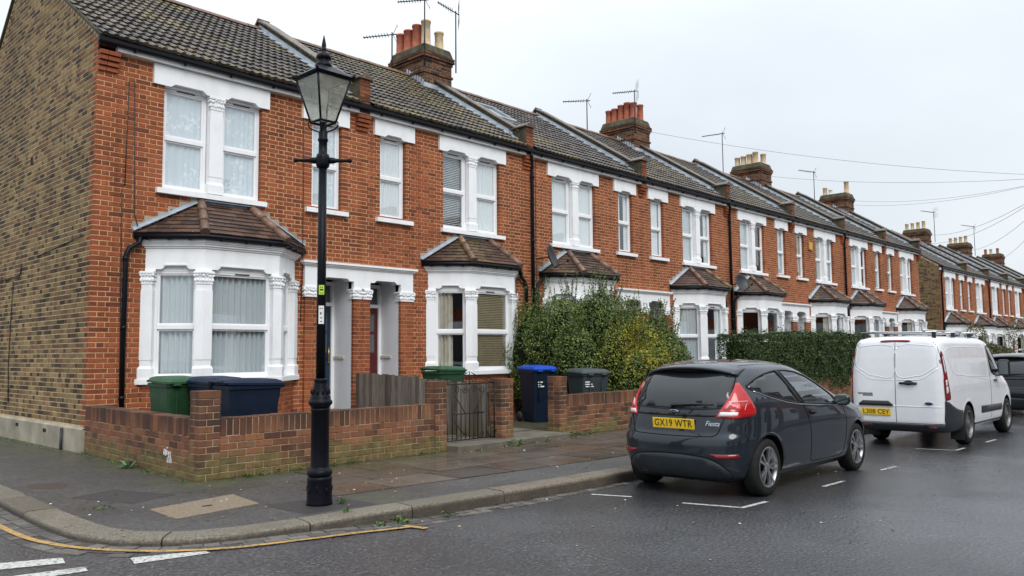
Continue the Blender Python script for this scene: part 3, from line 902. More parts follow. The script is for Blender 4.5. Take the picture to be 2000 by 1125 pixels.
    rf.add([(x0r, EY, EZ - .02), (x1r, EY, EZ - .02), (x1r, RY, RZ - .02), (x0r, RY, RZ - .02)], [(0, 1, 2, 3)])
    rf.add([(x0r, RY, RZ - .02), (x1r, RY, RZ - .02), (x1r, BACK + .2, roof_z(BACK + .2)), (x0r, BACK + .2, roof_z(BACK + .2))], [(0, 1, 2, 3)])
    rf.add([(x0r, EY, EZ - .02), (x1r, EY, EZ - .02), (x1r, .0, 6.5), (x0r, .0, 6.5)], [(3, 2, 1, 0)])
    roof = rf.build('roof', 'coping', H)
    pit = .13                                    # half a parapet
    ta, tb = (LEFT - .02 if gable else pit), HW - pit
    nt_ = 16; tw = (tb - ta) / nt_; nr = 15; gauge = (SLEN - .05) / nr
    TM = tile_mesh(.292, gauge)
    tv = np.array(TM.v); tv[:, 0] *= tw / .292
    cs, sn = math.cos(SL), math.sin(SL)
    key = ('tile', round(tw, 4))
    if tile_single and key not in TILE_ME:
        b = MB(); b.add(tv.tolist(), TM.f); TILE_ME[key] = b.mesh('roof_tile', 'roof_tile')
    jn = MB()
    for j in range(nr):
        for i in range(nt_):
            x = ta + i * tw; s_ = j * gauge + (hash01(i, j, 1) - .5) * .012
            y, z = EY - .03 + s_ * cs, EZ + .0 + s_ * sn
            if mirror: xo = HW - x - tw
            else: xo = x
            if skylight and 1.0 < x < 1.75 and 8 <= j <= 11: continue
            if tile_single:
                o = link('roof_tile', TILE_ME[key], roof, (xo, y, z + (hash01(i, j, 3) - .5) * .010), (SL + (hash01(i, j, 6) - .5) * .010, (hash01(i, j, 5) - .5) * .022, (hash01(i, j, 8) - .5) * .012))
            else:
                P = np.empty_like(tv)
                P[:, 0] = tv[:, 0] + xo; P[:, 1] = y + tv[:, 1] * cs - tv[:, 2] * sn; P[:, 2] = z + tv[:, 1] * sn + tv[:, 2] * cs
                jn.add(P.tolist(), TM.f)
    if not tile_single: jn.build('roof_tiling', 'roof_tile', roof, kind='stuff')
    rt = MB(); rn_ = 11; rl = (HW - LEFT) / rn_
    if ('ridge', round(rl, 3)) not in TILE_ME:
        b = MB(); n = 8
        pr = [(.125 * math.cos(PI * k / n), .10 * math.sin(PI * k / n) - .02) for k in range(n + 1)]
        vs = [(0.004, a, h) for a, h in pr] + [(rl - .004, a, h) for a, h in pr]
        b.add(vs, [(k, n + 1 + k, n + 2 + k, k + 1) for k in range(n)], True)
        b.add([(0.004, a, h) for a, h in pr], [list(range(n + 1))]); b.add([(rl - .004, a, h) for a, h in pr], [list(range(n + 1))[::-1]])
        TILE_ME[('ridge', round(rl, 3))] = b.mesh('ridge_tile', 'ridge_tile')
    for k in range(rn_):
        xk = LEFT + k * rl
        link('ridge_tile', TILE_ME[('ridge', round(rl, 3))], roof, (HW - xk - rl if mirror else xk, RY, RZ + .035 + (hash01(k, 2) - .5) * .01))
    if skylight:
        sk = mk()
        def sp(x, t, h): return (x, EY + t * cs - h * sn, EZ + t * sn + h * cs)
        xa, xb, t0, t1 = 1.02, 1.80, 8 * gauge, 11.6 * gauge
        for a, b, c, d in ((xa, xb, t0, t0 + .08), (xa, xb, t1 - .08, t1), (xa, xa + .08, t0 + .08, t1 - .08), (xb - .08, xb, t0 + .08, t1 - .08)):
            sk.hexa([sp(a, c, .0), sp(b, c, .0), sp(b, d, .0), sp(a, d, .0), sp(a, c, .1), sp(b, c, .1), sp(b, d, .1), sp(a, d, .1)])
        so_ = sk.build('skylight', 'lead', roof)
        mk().hexa([sp(xa + .08, t0 + .08, .03), sp(xb - .08, t0 + .08, .03), sp(xb - .08, t1 - .08, .03), sp(xa + .08, t1 - .08, .03),
                   sp(xa + .08, t0 + .08, .06), sp(xb - .08, t0 + .08, .06), sp(xb - .08, t1 - .08, .06), sp(xa + .08, t1 - .08, .06)]).build('skylight_pane', 'door_glass', roof)
    # --- party parapets: the house owns the one at its porch side (x = HW); even houses also the one at x = 0
    def parapet(xc, full_len=True, x_in=-1):
        pp = mk(); hh = .27
        a, b = xc - .11, xc + .11
        y0p, y1p = .12, RY + .35
        z = lambda y, h: roof_z(y) + h
        pp.hexa([(a, y0p, z(y0p, -.1)), (b, y0p, z(y0p, -.1)), (b, RY, RZ - .1), (a, RY, RZ - .1), (a, y0p, z(y0p, hh)), (b, y0p, z(y0p, hh)), (b, RY, RZ + hh), (a, RY, RZ + hh)])
        pp.hexa([(a, RY, RZ - .1), (b, RY, RZ - .1), (b, BACK, roof_z(BACK) - .1), (a, BACK, roof_z(BACK) - .1), (a, RY, RZ + hh), (b, RY, RZ + hh), (b, BACK, roof_z(BACK) + hh), (a, BACK, roof_z(BACK) + hh)])
        par = pp.build('parapet', 'flaunching', H)
        nc = 10
        for k in range(nc):
            ya = y0p - .02 + (RY - y0p + .05) * k / nc; yb = y0p - .02 + (RY - y0p + .05) * (k + 1) / nc - .006
            h0 = hh + .001 + .006 * hash01(k, xc)
            q_ = mk()
            q_.hexa([(a - .05, ya, z(ya, h0)), (b + .05, ya, z(ya, h0)), (b + .05, yb, z(yb, h0)), (a - .05, yb, z(yb, h0)),
                     (a - .05, ya, z(ya, h0 + .04)), (b + .05, ya, z(ya, h0 + .04)), (b + .05, yb, z(yb, h0 + .04)), (a - .05, yb, z(yb, h0 + .04))])
            q_.add([(a - .05, ya, z(ya, h0 + .04)), (b + .05, ya, z(ya, h0 + .04)), (b + .05, yb, z(yb, h0 + .04)), (a - .05, yb, z(yb, h0 + .04)),
                    (xc, ya, z(ya, h0 + .075)), (xc, yb, z(yb, h0 + .075))], [(0, 1, 4), (2, 3, 5), (1, 2, 5, 4), (3, 0, 4, 5)])
            q_.build('coping_stone', 'coping', par)
        q_ = mk()
        q_.hexa([(a - .05, RY, RZ + hh), (b + .05, RY, RZ + hh), (b + .05, BACK, roof_z(BACK) + hh), (a - .05, BACK, roof_z(BACK) + hh), (a - .05, RY, RZ + hh + .06), (b + .05, RY, RZ + hh + .06), (b + .05, BACK, roof_z(BACK) + hh + .06), (a - .05, BACK, roof_z(BACK) + hh + .06)])
        q_.build('coping_run', 'coping', par)
        # lead flashing dressed on both sides
        q_ = mk()
        for sgn in (-1, 1):
            xs_ = a - .002 if sgn < 0 else b + .002
            P = []
            for y_ in (y0p, RY):
                P += [(xs_, y_, z(y_, .14)), (xs_ + sgn * .16, y_, z(y_, .062)), (xs_ + sgn * .02, y_, z(y_, .062))]
            q_.add([(xs_, y0p, z(y0p, .17)), (xs_ + sgn * .012, y0p, z(y0p, .085)), (xs_ + sgn * .012, RY, z(RY, .085)), (xs_, RY, z(RY, .17)),
                    (xs_ + sgn * .15, y0p, z(y0p, .068)), (xs_ + sgn * .15, RY, z(RY, .068))], [(0, 1, 2, 3), (1, 4, 5, 2)] if sgn < 0 else [(3, 2, 1, 0), (2, 5, 4, 1)])
        q_.build('flashing', 'lead', par)
        # front end: brick kneeler with a small gabled cap, on a stepped corbel
        kb = mk()
        ks = []
        for r_ in range(9):
            za = 6.44 + r_ * CH
            ks.append((xc - .12, xc + .12, za + BG, za + CH, True) if r_ % 2 else (xc - .12, xc - .006, za + BG, za + CH, True))
            if not r_ % 2: ks.append((xc + .006, xc + .12, za + BG, za + CH, True))
        joined_bricks(kb, ks, dep=.0, yo=-.13)
        kn = kb.build('kneeler', 'kneeler_brick', H, kind='stuff')
        q_ = mk(); q_.box(xc - .125, xc + .125, -.122, .34, 6.45, 7.15); q_.build('kneeler_core', 'flaunching', H)
        q_ = mk(); q_.prism([(xc - .18, 7.152), (xc + .18, 7.152), (xc + .18, 7.18), (xc, 7.29), (xc - .18, 7.18)], lambda p, t: (p[0], t, p[1]), .42, -.17); q_.build('kneeler_cap', 'coping', H)
        corbel(xc, -.15, .15)
    def corbel(xc, e0, e1):
        for k, (dp, za) in enumerate(((.04, 6.10), (.075, 6.18), (.11, 6.26), (.135, 6.34))):
            cb = mk()
            cb.box(xc + e0 * (1 - .0 * k), xc + .4 * (e1 + e0) - .004, -dp, .0, za + .008, za + .072)
            cb.box(xc + .4 * (e1 + e0) + .004, xc + e1, -dp, .0, za + .008, za + .072)
            cb.build('corbel_course', 'red_brick', H)
    parapet(HW) if not mirror else None          # odd houses own the one shared at the porches
    if mirror: parapet(0.)                       # even houses own the one shared with the next pair
    if gable: corbel(LEFT, .0, .30)
    # --- first-floor windows
    def upstairs(x0, x1, z0, z1, vent=True):
        wm = mk(); panes = window_bars(wm, x0 + .012, x1 - .012, z0, z1, .085)
        w_ = wm.build('window', 'white_pvc', H)
        for a, b, c, d in panes:
            pn = mk(); pn.box(a, b, .118, .122, c, d); pn.build('pane', 'glass', w_)
        if vent:
            vt = mk(); xm = (x0 + x1) / 2; vt.box(xm - .15, xm + .17, .078, .086, z1 - .036, z1 - .018); vt.build('trickle_vent', 'galv', w_)
    upstairs(D0, DM0 + .02, WZ0, WZ1); upstairs(DM1 - .02, D1, WZ0, WZ1); upstairs(S0, S1, WZ0 + .03, WZ1)
    lt = mk()
    e = .0
    lt.prism_y([(D0 - .19, 6.09), (D0 + .10, 6.09), (D0 + .17, 6.145), (DM0 - .12, 6.145), (DM0 - .05, 6.09), (DM1 + .05, 6.09), (DM1 + .12, 6.145), (D1 - .17, 6.145), (D1 - .10, 6.09), (D1 + .13, 6.09), (D1 + .13, 6.43), (D0 - .19, 6.43)], -.045, .09)
    lt.box(D0 + .02, DM0 + .02, .05, .088, 6.092, 6.16); lt.box(DM1 - .02, D1 - .02, .05, .088, 6.092, 6.16)
    lt.build('lintel', 'white_paint', H)
    lt = mk(); lt.box(S0 + .02, S1 - .02, .05, .088, 6.092, 6.16); lt.prism_y(lintel_poly(S0 - .22, S1 + .16, 6.09, 6.43, S0, S1), -.045, .09); lt.build('lintel', 'white_paint', H)
    for a, b, z_ in ((D0 - .11, D1 + .08, WZ0), (S0 - .15, S1 + .12, WZ0 + .03)):
        sl_ = mk(); sl_.hexa([(a, -.09, z_ - .105), (b, -.09, z_ - .105), (b, .15, z_ - .105), (a, .15, z_ - .105), (a, -.09, z_ - .02), (b, -.09, z_ - .02), (b, .15, z_ + .004), (a, .15, z_ + .004)])
        sl_.build('sill', 'white_paint', H)
    ft = [(DM0 + .03, -.03), (DM1 - .03, -.03), (DM1 - .03, .16), (DM0 + .03, .16)]
    p_ = mk(); pilaster(p_, ft, WZ0, 5.86); po_ = p_.build('mullion_pilaster', 'white_paint', H)
    p_ = mk(); capital(p_, ft, 5.86, 6.09, 3); p_.build('capital', 'white_paint', po_)
    p_ = mk(); p_.box(DM0 + .02, DM1 - .02, .02, .16, WZ0 + .05, 6.088); p_.build('mullion_core', 'white_paint', po_)
    # --- the canted bay
    bay(H, mk, mirror, bay_cx, single, curtains, bay_dy)
    # --- paired porch, this house's half
    porch(H, mk, mirror, P0, P1, PF, door, single)
    # --- rainwater pipe at the outer party line
    if downpipe:
        dp = mk(); xq = .13
        dp.tube([(xq - .12, -.17, 6.50), (xq - .12, -.17, 6.42), (xq, -.075, 6.22), (xq, -.075, 6.1), (xq, -.075, .2)], .043, 10)
        for z_ in (5.9, 4.3, 2.6, 1.0): dp.tube([(xq, -.075, z_), (xq, -.075, z_ + .07)], .053, 10)
        dp.build('downpipe', 'black_gutter', H)
        dp = mk(); dp.tube([(xq + .18, -.02, 6.35), (xq + .18, -.018, 4.4), (xq + .17, -.018, 2.2), (xq + .19, -.02, 1.2)], .008, 5); dp.build('cable', 'cable', H)
    if chimney: chimney_stack(H, 0., chimney)
    if not single:                               # small far curtains, joined to their house
        cm = mk()
        for k, (a, b) in enumerate(((D0 + .08, DM0 - .05), (DM1 + .05, D1 - .08), (S0 + .08, S1 - .08))):
            g_ = hash01(X0, k)
            dress(mk, H, a, b, WZ0 + .05, WZ1 - .05, .155, int(hash01(X0, k, 5) * 5), k)
    return H

def dress(mk, parent, a, b, z0, z1, y, style, seed, fn=None):
    """what hangs behind a far window: nets, drawn-back curtains, a half blind, or nothing"""
    cm = mk(); m_ = (b - a)
    if style in (0, 1): curtain_mesh(a, b, z0, z1, y, .02, 7, fn=fn, mb=cm, seed=seed); mat = 'net' if style == 0 else 'net_grey'
    elif style == 2: curtain_mesh(a, a + m_ * .32, z0, z1, y, .02, 3, fn=fn, mb=cm, seed=seed); curtain_mesh(b - m_ * .30, b, z0, z1, y, .02, 3, fn=fn, mb=cm, seed=seed + 1); mat = 'net'
    elif style == 3: curtain_mesh(a, b, z0, z0 + (z1 - z0) * .5, y, .015, 8, fn=fn, mb=cm, seed=seed); mat = 'net'
    else: curtain_mesh(a, a + m_ * .4, z0, z1, y, .022, 4, fn=fn, mb=cm, seed=seed); mat = 'cream_cloth'
    cm.build('curtain', mat, parent)

def bay(H, mk, mirror, cx, single, curtains, dy):
    A, B, C, D = (-1.38, 0.), (-.69, -.62), (.69, -.62), (1.38, 0.)
    pts = [A, B, C, D]
    def off(d):
        ls = []
        for p, q_ in zip(pts, pts[1:]):
            t = Vector(q_) - Vector(p); t.normalize(); n_ = Vector((t.y, -t.x))
            ls.append((Vector(p) + n_ * d, t))
        out = []
        p, t = ls[0]; k = -p.y / t.y; out.append((p.x + t.x * k, 0.))
        for (p, t), (q_, w) in zip(ls, ls[1:]):
            k = ((q_.x - p.x) * w.y - (q_.y - p.y) * w.x) / (t.x * w.y - t.y * w.x); out.append((p.x + t.x * k, p.y + t.y * k))
        p, t = ls[2]; k = -p.y / t.y; out.append((p.x + t.x * k, 0.))
        return [(x + cx, y) for x, y in out]
    def faces(d=0.):
        P = off(d); o = []
        for p, q_ in zip(P, P[1:]):
            p, q_ = Vector(p), Vector(q_); t = (q_ - p).normalized(); n_ = Vector((t.y, -t.x))
            o.append((p, t, n_, (q_ - p).length))
        return o
    b = mk(); b.prism_z(off(.085)[::1] + [], 1.125, 1.215); Bo = b.build('bay_window', 'white_paint', H, bevel=.008)
    # brick dwarf wall
    b = mk(); b.prism_z(off(-.006), .0, 1.12); b.build('dwarf_wall', 'mortar', Bo)
    b = mk()
    for (p, t, n_, L) in faces():
        joined_bricks(b, list(courses(.0, L, .04, 1.12, [], .03)), fn=lambda a, y, z, p=p, t=t, n_=n_: (p.x + t.x * a - n_.x * y, p.y + t.y * a - n_.y * y, z), dep=.03)
    b.build('dwarf_brickwork', 'red_brick', Bo, kind='stuff')
    # entablature with a stopped notch above each light, mouldings
    FT = [(.16, .16), (.14, .14), (.16, .16)]
    for i, (p, t, n_, L) in enumerate(faces()):
        fn = lambda q_, k, p=p, t=t, n_=n_: (p.x + t.x * q_[0] + n_.x * k, p.y + t.y * q_[0] + n_.y * k, q_[1])
        b = mk()
        a0, a1 = (.17, L - .13) if i == 0 else (.15, L - .15) if i == 1 else (.13, L - .17)
        w = min(.10, (a1 - a0) * .15)
        poly = [(0, 2.955), (a0, 2.955), (a0, 2.99), (a0 + w, 2.99), (a0 + w + .06, 3.045), (a1 - w - .06, 3.045), (a1 - w, 2.99), (a1, 2.99), (a1, 2.955), (L, 2.955), (L, 3.34), (0, 3.34)]
        b.prism(poly, fn, -.13, .0)
        # small raised rim of the notch
        b.prism([(a0 + w + .03, 3.05), (a1 - w - .03, 3.05), (a1 - w - .05, 3.075), (a0 + w + .05, 3.075)], fn, .0, .012)
        b.prism([(a0 - .02, 2.96), (a1 + .02, 2.96), (a1 + .02, 3.1), (a0 - .02, 3.1)], fn, -.125, -.066)
        b.build('entablature', 'white_paint', Bo)
        # window
        wm = mk()
        f2 = lambda a, y, z, p=p, t=t, n_=n_: (p.x + t.x * a - n_.x * y, p.y + t.y * a - n_.y * y, z)
        panes = window_bars(wm, a0 - .03, a1 + .03, 1.217, 2.975, .07, f2, mid=.475)
        wm.build('window_frame', 'white_pvc', Bo)
        for (a, c, d, e) in panes:
            pn = mk(); P = [(a, .098, d), (c, .098, d), (c, .102, d), (a, .102, d), (a, .098, e), (c, .098, e), (c, .102, e), (a, .102, e)]
            pn.hexa([f2(*q_) for q_ in P]); pn.build('pane', 'glass', Bo)
        if i == 1:
            vt = mk(); P = [(L / 2 - .1, .062, 2.935), (L / 2 + .16, .062, 2.935), (L / 2 + .16, .071, 2.935), (L / 2 - .1, .071, 2.935), (L / 2 - .1, .062, 2.953), (L / 2 + .16, .062, 2.953), (L / 2 + .16, .071, 2.953), (L / 2 - .1, .071, 2.953)]
            vt.hexa([f2(*q_) for q_ in P]); vt.build('trickle_vent', 'galv', Bo)
        # dressing behind the glass
        if not single:
            dress(mk, Bo, a0, a1, 1.23, 2.95, .155, int(hash01(H.location.x, i, 9) * 5), i + cx, f2)
        else:
            for (nm, mat, lab, x_a, x_b, wv) in curtains.get(i, []):
                cm = mk()
                if nm == 'slatted_blind':
                    for k in range(44):
                        z = 1.27 + k * .0385
                        P = [(a0 + .0, .12, z), (a1, .12, z), (a1, .134, z + .028), (a0, .134, z + .028), (a0, .12, z + .003), (a1, .12, z + .003), (a1, .134, z + .031), (a0, .134, z + .031)]
                        cm.hexa([f2(*q_) for q_ in P])
                    # two ladder tapes
                else:
                    curtain_mesh(a0 + (a1 - a0) * x_a, a0 + (a1 - a0) * x_b, 1.23, 2.96, .17, .045, wv, fn=f2, mb=cm, seed=i * 3 + cx)
                o = cm.build(nm, mat, None, loc=H.location); tag(o, lab, 'blind' if 'blind' in nm else 'curtain')
    # pilasters: two at the corners (folded), two against the wall
    P = off(.045); Q = off(-.10)
    def along(i, a):  # point on outer line of face i at distance a from its start, and inner twin
        (p, t, n_, L) = faces(.045)[i]
        return (p + t * a), (p + t * a - n_ * .13)
    feet = []
    o0, i0 = along(0, .02); o1, i1 = along(0, .19); feet.append([tuple(o0), tuple(o1), tuple(i1), tuple(i0)])
    L0_ = faces(.045)[0][3]; L1_ = faces(.045)[1][3]; L2_ = faces(.045)[2][3]
    a, ai = along(0, L0_ - .125); c, ci = along(1, .15); feet.append([tuple(a), P[1], tuple(c), tuple(ci), tuple(ai)])
    a, ai = along(1, L1_ - .15); c, ci = along(2, .125); feet.append([tuple(a), P[2], tuple(c), tuple(ci), tuple(ai)])
    o0, i0 = along(2, L2_ - .19); o1, i1 = along(2, L2_ - .02); feet.append([tuple(o0), tuple(o1), tuple(i1), tuple(i0)])
    for k, ft in enumerate(feet):
        b = mk(); pilaster(b, ft, 1.217, 2.745); b.build('pilaster', 'white_paint', Bo)
        b = mk(); capital(b, ft, 2.745, 2.954, k); b.build('capital', 'white_paint', Bo)
    b = mk()
    for d, z0, z1 in ((.02, 3.335, 3.365), (.045, 3.365, 3.40), (.065, 3.40, 3.425), (.085, 3.425, 3.465)): b.prism_z(off(d), z0, z1)
    b.build('cornice', 'white_paint', Bo)
    g = off(.125); b = mk()
    b.tube([(x, min(y, -.01), 3.515) for x, y in g], .047, 10); b.build('gutter', 'black_gutter', Bo)
    b = mk()
    for p, q_ in zip(g, g[1:]):
        for t in (.2, .5, .8):
            x, y = p[0] + (q_[0] - p[0]) * t, p[1] + (q_[1] - p[1]) * t
            b.box(x - .014, x + .014, y - .05, y + .06, 3.455, 3.50)
    b.build('gutter_brackets', 'black_gutter', Bo, kind='stuff')
    if dy or single or True:                     # swan-neck into a pipe beside the bay
        b = mk(); x = cx - 1.38
        b.tube([(x - .12, -.09, 3.49), (x - .13, -.09, 3.40), (x - .28, -.07, 3.30), (x - .33, -.065, 3.18), (x - .33, -.065, .3)], .040, 10)
        for z_ in (3.1, 2.0, .9): b.tube([(x - .33, -.065, z_), (x - .33, -.065, z_ + .06)], .048, 10)
        b.build('bay_downpipe', 'black_gutter', Bo)
    # hipped roof
    e = off(.145); ez, tz = 3.56, 4.19
    TL, TR = Vector((cx - .46, .0, tz)), Vector((cx + .46, .0, tz))
    E = [Vector((x, y, ez)) for x, y in e]
    b = mk(); dn = Vector((0, 0, -.015))
    b.add([tuple(E[0] + dn), tuple(E[1] + dn), tuple(E[2] + dn), tuple(E[3] + dn), tuple(TL + dn), tuple(TR + dn)], [(0, 1, 4), (1, 2, 5, 4), (2, 3, 5), (3, 2, 1, 0)])
    b.build('roof_deck', 'coping', Bo)
    jn = mk(); rows = 8
    for (p0, p1, t0, t1) in ((E[0], E[1], TL, TL), (E[1], E[2], TL, TR), (E[2], E[3], TR, TR)):
        du = (p1 - p0).normalized(); nrm = du.cross(((t0 + t1) / 2 - (p0 + p1) / 2)).normalized()
        if nrm.z < 0: nrm = -nrm
        O = p0
        upv = nrm.cross(du).normalized()
        if upv.z < 0: upv = -upv
        Hs = (t0 - p0).dot(upv); xt0, xt1 = (t0 - O).dot(du), (t1 - O).dot(du); Lb = (p1 - p0).length
        for r_ in range(rows):
            s0, s1 = Hs * r_ / rows, Hs * (r_ + 1) / rows + .035
            s1 = min(s1, Hs)
            f0, f1 = s0 / Hs, s1 / Hs
            xl0, xr0 = xt0 * f0, Lb + (xt1 - Lb) * f0
            xl1, xr1 = xt0 * f1, Lb + (xt1 - Lb) * f1
            x = -(.12 if r_ % 2 else 0.) ; k = 0
            while x < Lb:
                xa, xb = x + .002, x + .228
                x += .23; k += 1
                a0_, b0_ = max(xa, xl0), min(xb, xr0); a1_, b1_ = max(xa, xl1), min(xb, xr1)
                if b0_ - a0_ < .02: continue
                if b1_ <= a1_: m_ = min(max((a1_ + b1_) / 2, xl1), xr1); a1_, b1_ = m_ - .001, m_ + .001
                hz = .024 + .006 * hash01(k, r_, cx)
                W_ = lambda xx, ss, hh: tuple(O + du * xx + upv * ss + nrm * hh)
                cor = [W_(a0_, s0, hz - .018), W_(b0_, s0, hz - .018), W_(b1_, s1, -.004), W_(a1_, s1, -.004), W_(a0_, s0, hz), W_(b0_, s0, hz), W_(b1_, s1, .006), W_(a1_, s1, .006)]
                if single: mk().hexa(cor).build('bay_tile', 'bay_tile', Bo)
                else: jn.hexa(cor)
    if not single: jn.build('bay_tiling', 'bay_tile', Bo, kind='stuff')
    for p, t in ((E[1], TL), (E[2], TR)):
        d = (t - p); n_ = 3
        for k in range(n_):
            a, c = p + d * (k / n_ - .03), p + d * ((k + 1) / n_)
            up = Vector((0, 0, .03))
            hb = mk(); hb.tube([a + up, c + up], [.082, .072], 10); hb.build('hip_tile', 'ridge_tile', Bo)
    # lead and mortar at the wall
    b = mk()
    for p, t in ((E[0], TL), (TL, TR), (TR, E[3])):
        up = Vector((0, 0, .10)); o = Vector((0, -.012, 0)); o2 = Vector((0, -.09, .035))
        b.add([tuple(p + o), tuple(t + o), tuple(t + up + o), tuple(p + up + o)], [(0, 1, 2, 3)])
        b.add([tuple(p + o2), tuple(t + o2), tuple(t + up * .7 + o), tuple(p + up * .7 + o)], [(0, 1, 2, 3)])
    b.build('flashing', 'lead', Bo)
    b = mk()                                     # stepped cover of the cut courses
    for k in range(6):
        t = (k + .5) / 6; p = E[0].lerp(TL, t)
        b.box(p.x - .10, p.x + .10, -.0085, .0, p.z + .02, p.z + .14)
        p = E[3].lerp(TR, t)
        b.box(p.x - .10, p.x + .10, -.0085, .0, p.z + .02, p.z + .14)
    b.build('stepped_flashing', 'render_plinth', Bo, kind='stuff')

def porch(H, mk, mirror, x0, x1, zf, door, single):
    """recess from x0 to x1, the party pier beyond x1; everything behind the facade line is here"""
    dpt = .70
    b = mk()
    b.box(x0 - .06, x0 + .0, .022, dpt, zf, 3.10); b.box(x1, x1 + .06, .022, dpt, zf, 3.10); b.box(x0 - .06, x1 + .06, .125, dpt, 3.10, 3.15)
    po = b.build('porch', 'door_white', H)
    b = mk(); b.box(x0 + .004, x1 - .004, -.28, dpt, .0, zf); b.build('porch_floor', 'step_concrete', po)
    b = mk(); b.box(x0 - .34, HW, -.10, -.0, zf - .14, zf + .02); b.build('plinth_strip', 'white_paint', po)
    # dado rail on the wall
    b = mk(); b.box(x1 - .025, x1 + .0, .26, dpt - .1, 1.50, 1.55); b.box(x0, x0 + .025, .26, dpt - .1, 1.50, 1.55); b.build('dado_rail', 'cream_cloth', po)
    # door set
    fw = .07; b = mk()
    b.box(x0, x0 + fw, dpt - .1, dpt, zf, 3.05); b.box(x1 - fw, x1, dpt - .1, dpt, zf, 3.05)
    b.box(x0 + fw, x1 - fw, dpt - .1, dpt, 2.56, 2.63); b.box(x0 + fw, x1 - fw, dpt - .1, dpt, 2.98, 3.05)
    b.build('door_frame', 'white_pvc', H)
    b = mk(); b.box(x0 + fw, x1 - fw, dpt - .04, dpt - .03, 2.63, 2.98); b.build('fanlight', 'door_glass', H)
    b = mk(); dx0, dx1 = x0 + fw, x1 - fw
    b.box(dx0, dx1, dpt - .06, dpt - .015, zf + .01, 2.56)
    xm = (dx0 + dx1) / 2
    for za, zb in ((.65, 1.05), (1.15, 1.5)):    # raised panels
        for a, c in ((dx0 + .08, xm - .03), (xm + .03, dx1 - .08)): b.box(a, c, dpt - .075, dpt - .06, za, zb)
    D = b.build('front_door', door, H)
    for za, zb in ((1.62, 2.0), (2.06, 2.42)):
        for a, c in ((dx0 + .09, xm - .025), (xm + .025, dx1 - .09)):
            b = mk(); b.box(a, c, dpt - .064, dpt - .058, za, zb); b.build('door_pane', 'door_glass', D)
    b = mk(); b.tube([(dx1 - .06, dpt - .1, 1.45), (dx1 - .06, dpt - .1, 1.72)], .012, 6); b.box(dx1 - .075, dx1 - .045, dpt - .1, dpt - .06, 1.42, 1.45); b.build('door_handle', 'brass', D)
    # piers of real bricks
    def pier(a, c, name):
        pm_ = mk(); pm_.box(a + .004, c - .004, -.05, -.004, .3, 2.68); p_ = pm_.build(name, 'mortar', H)
        full = mk()
        for r_ in range(30):
            za = .28 + r_ * CH + BG; zb = .28 + (r_ + 1) * CH
            m_ = a + (c - a) * (.5 if r_ % 2 else .68)
            for xa, xb in ((a, m_ - .005), (m_ + .005, c)):
                if single:
                    q_ = mk(); q_.box(xa, xb, -.056, .018, za, zb); q_.build('brick', 'red_brick', p_)
                else: full.box(xa, xb, -.056, .018, za, zb)
        if not single: full.build('pier_brickwork', 'red_brick', p_, kind='stuff')
        ft = [(a - .012, -.068), (c + .012 if c < HW - .01 else c, -.068), (c + .012 if c < HW - .01 else c, .10), (a - .012, .10)]
        cp = mk(); capital(cp, ft, 2.675, 2.875, 5); cp.build('capital', 'white_paint', p_)
    pier(x0 - .32, x0, 'pier'); pier(x1, HW, 'pier')
    # painted lintel and cornice
    b = mk()
    b.prism_y([(x0 - .33, 2.87), (x0 + .0, 2.87), (x0 + .0, 3.02), (x0 + .10, 3.02), (x0 + .16, 3.07), (x1 - .16, 3.07), (x1 - .10, 3.02), (x1 + .0, 3.02), (x1, 2.87), (HW, 2.87), (HW, 3.27), (x0 - .33, 3.27)], -.06, .12)
    L = b.build('porch_lintel', 'white_paint', H)
    b = mk()
    for d, z0, z1 in ((.02, 3.265, 3.29), (.045, 3.29, 3.32), (.075, 3.32, 3.36)): b.box(x0 - .33 - d, HW, -.06 - d, .0, z0, z1)
    b.build('porch_cornice', 'white_paint', L)

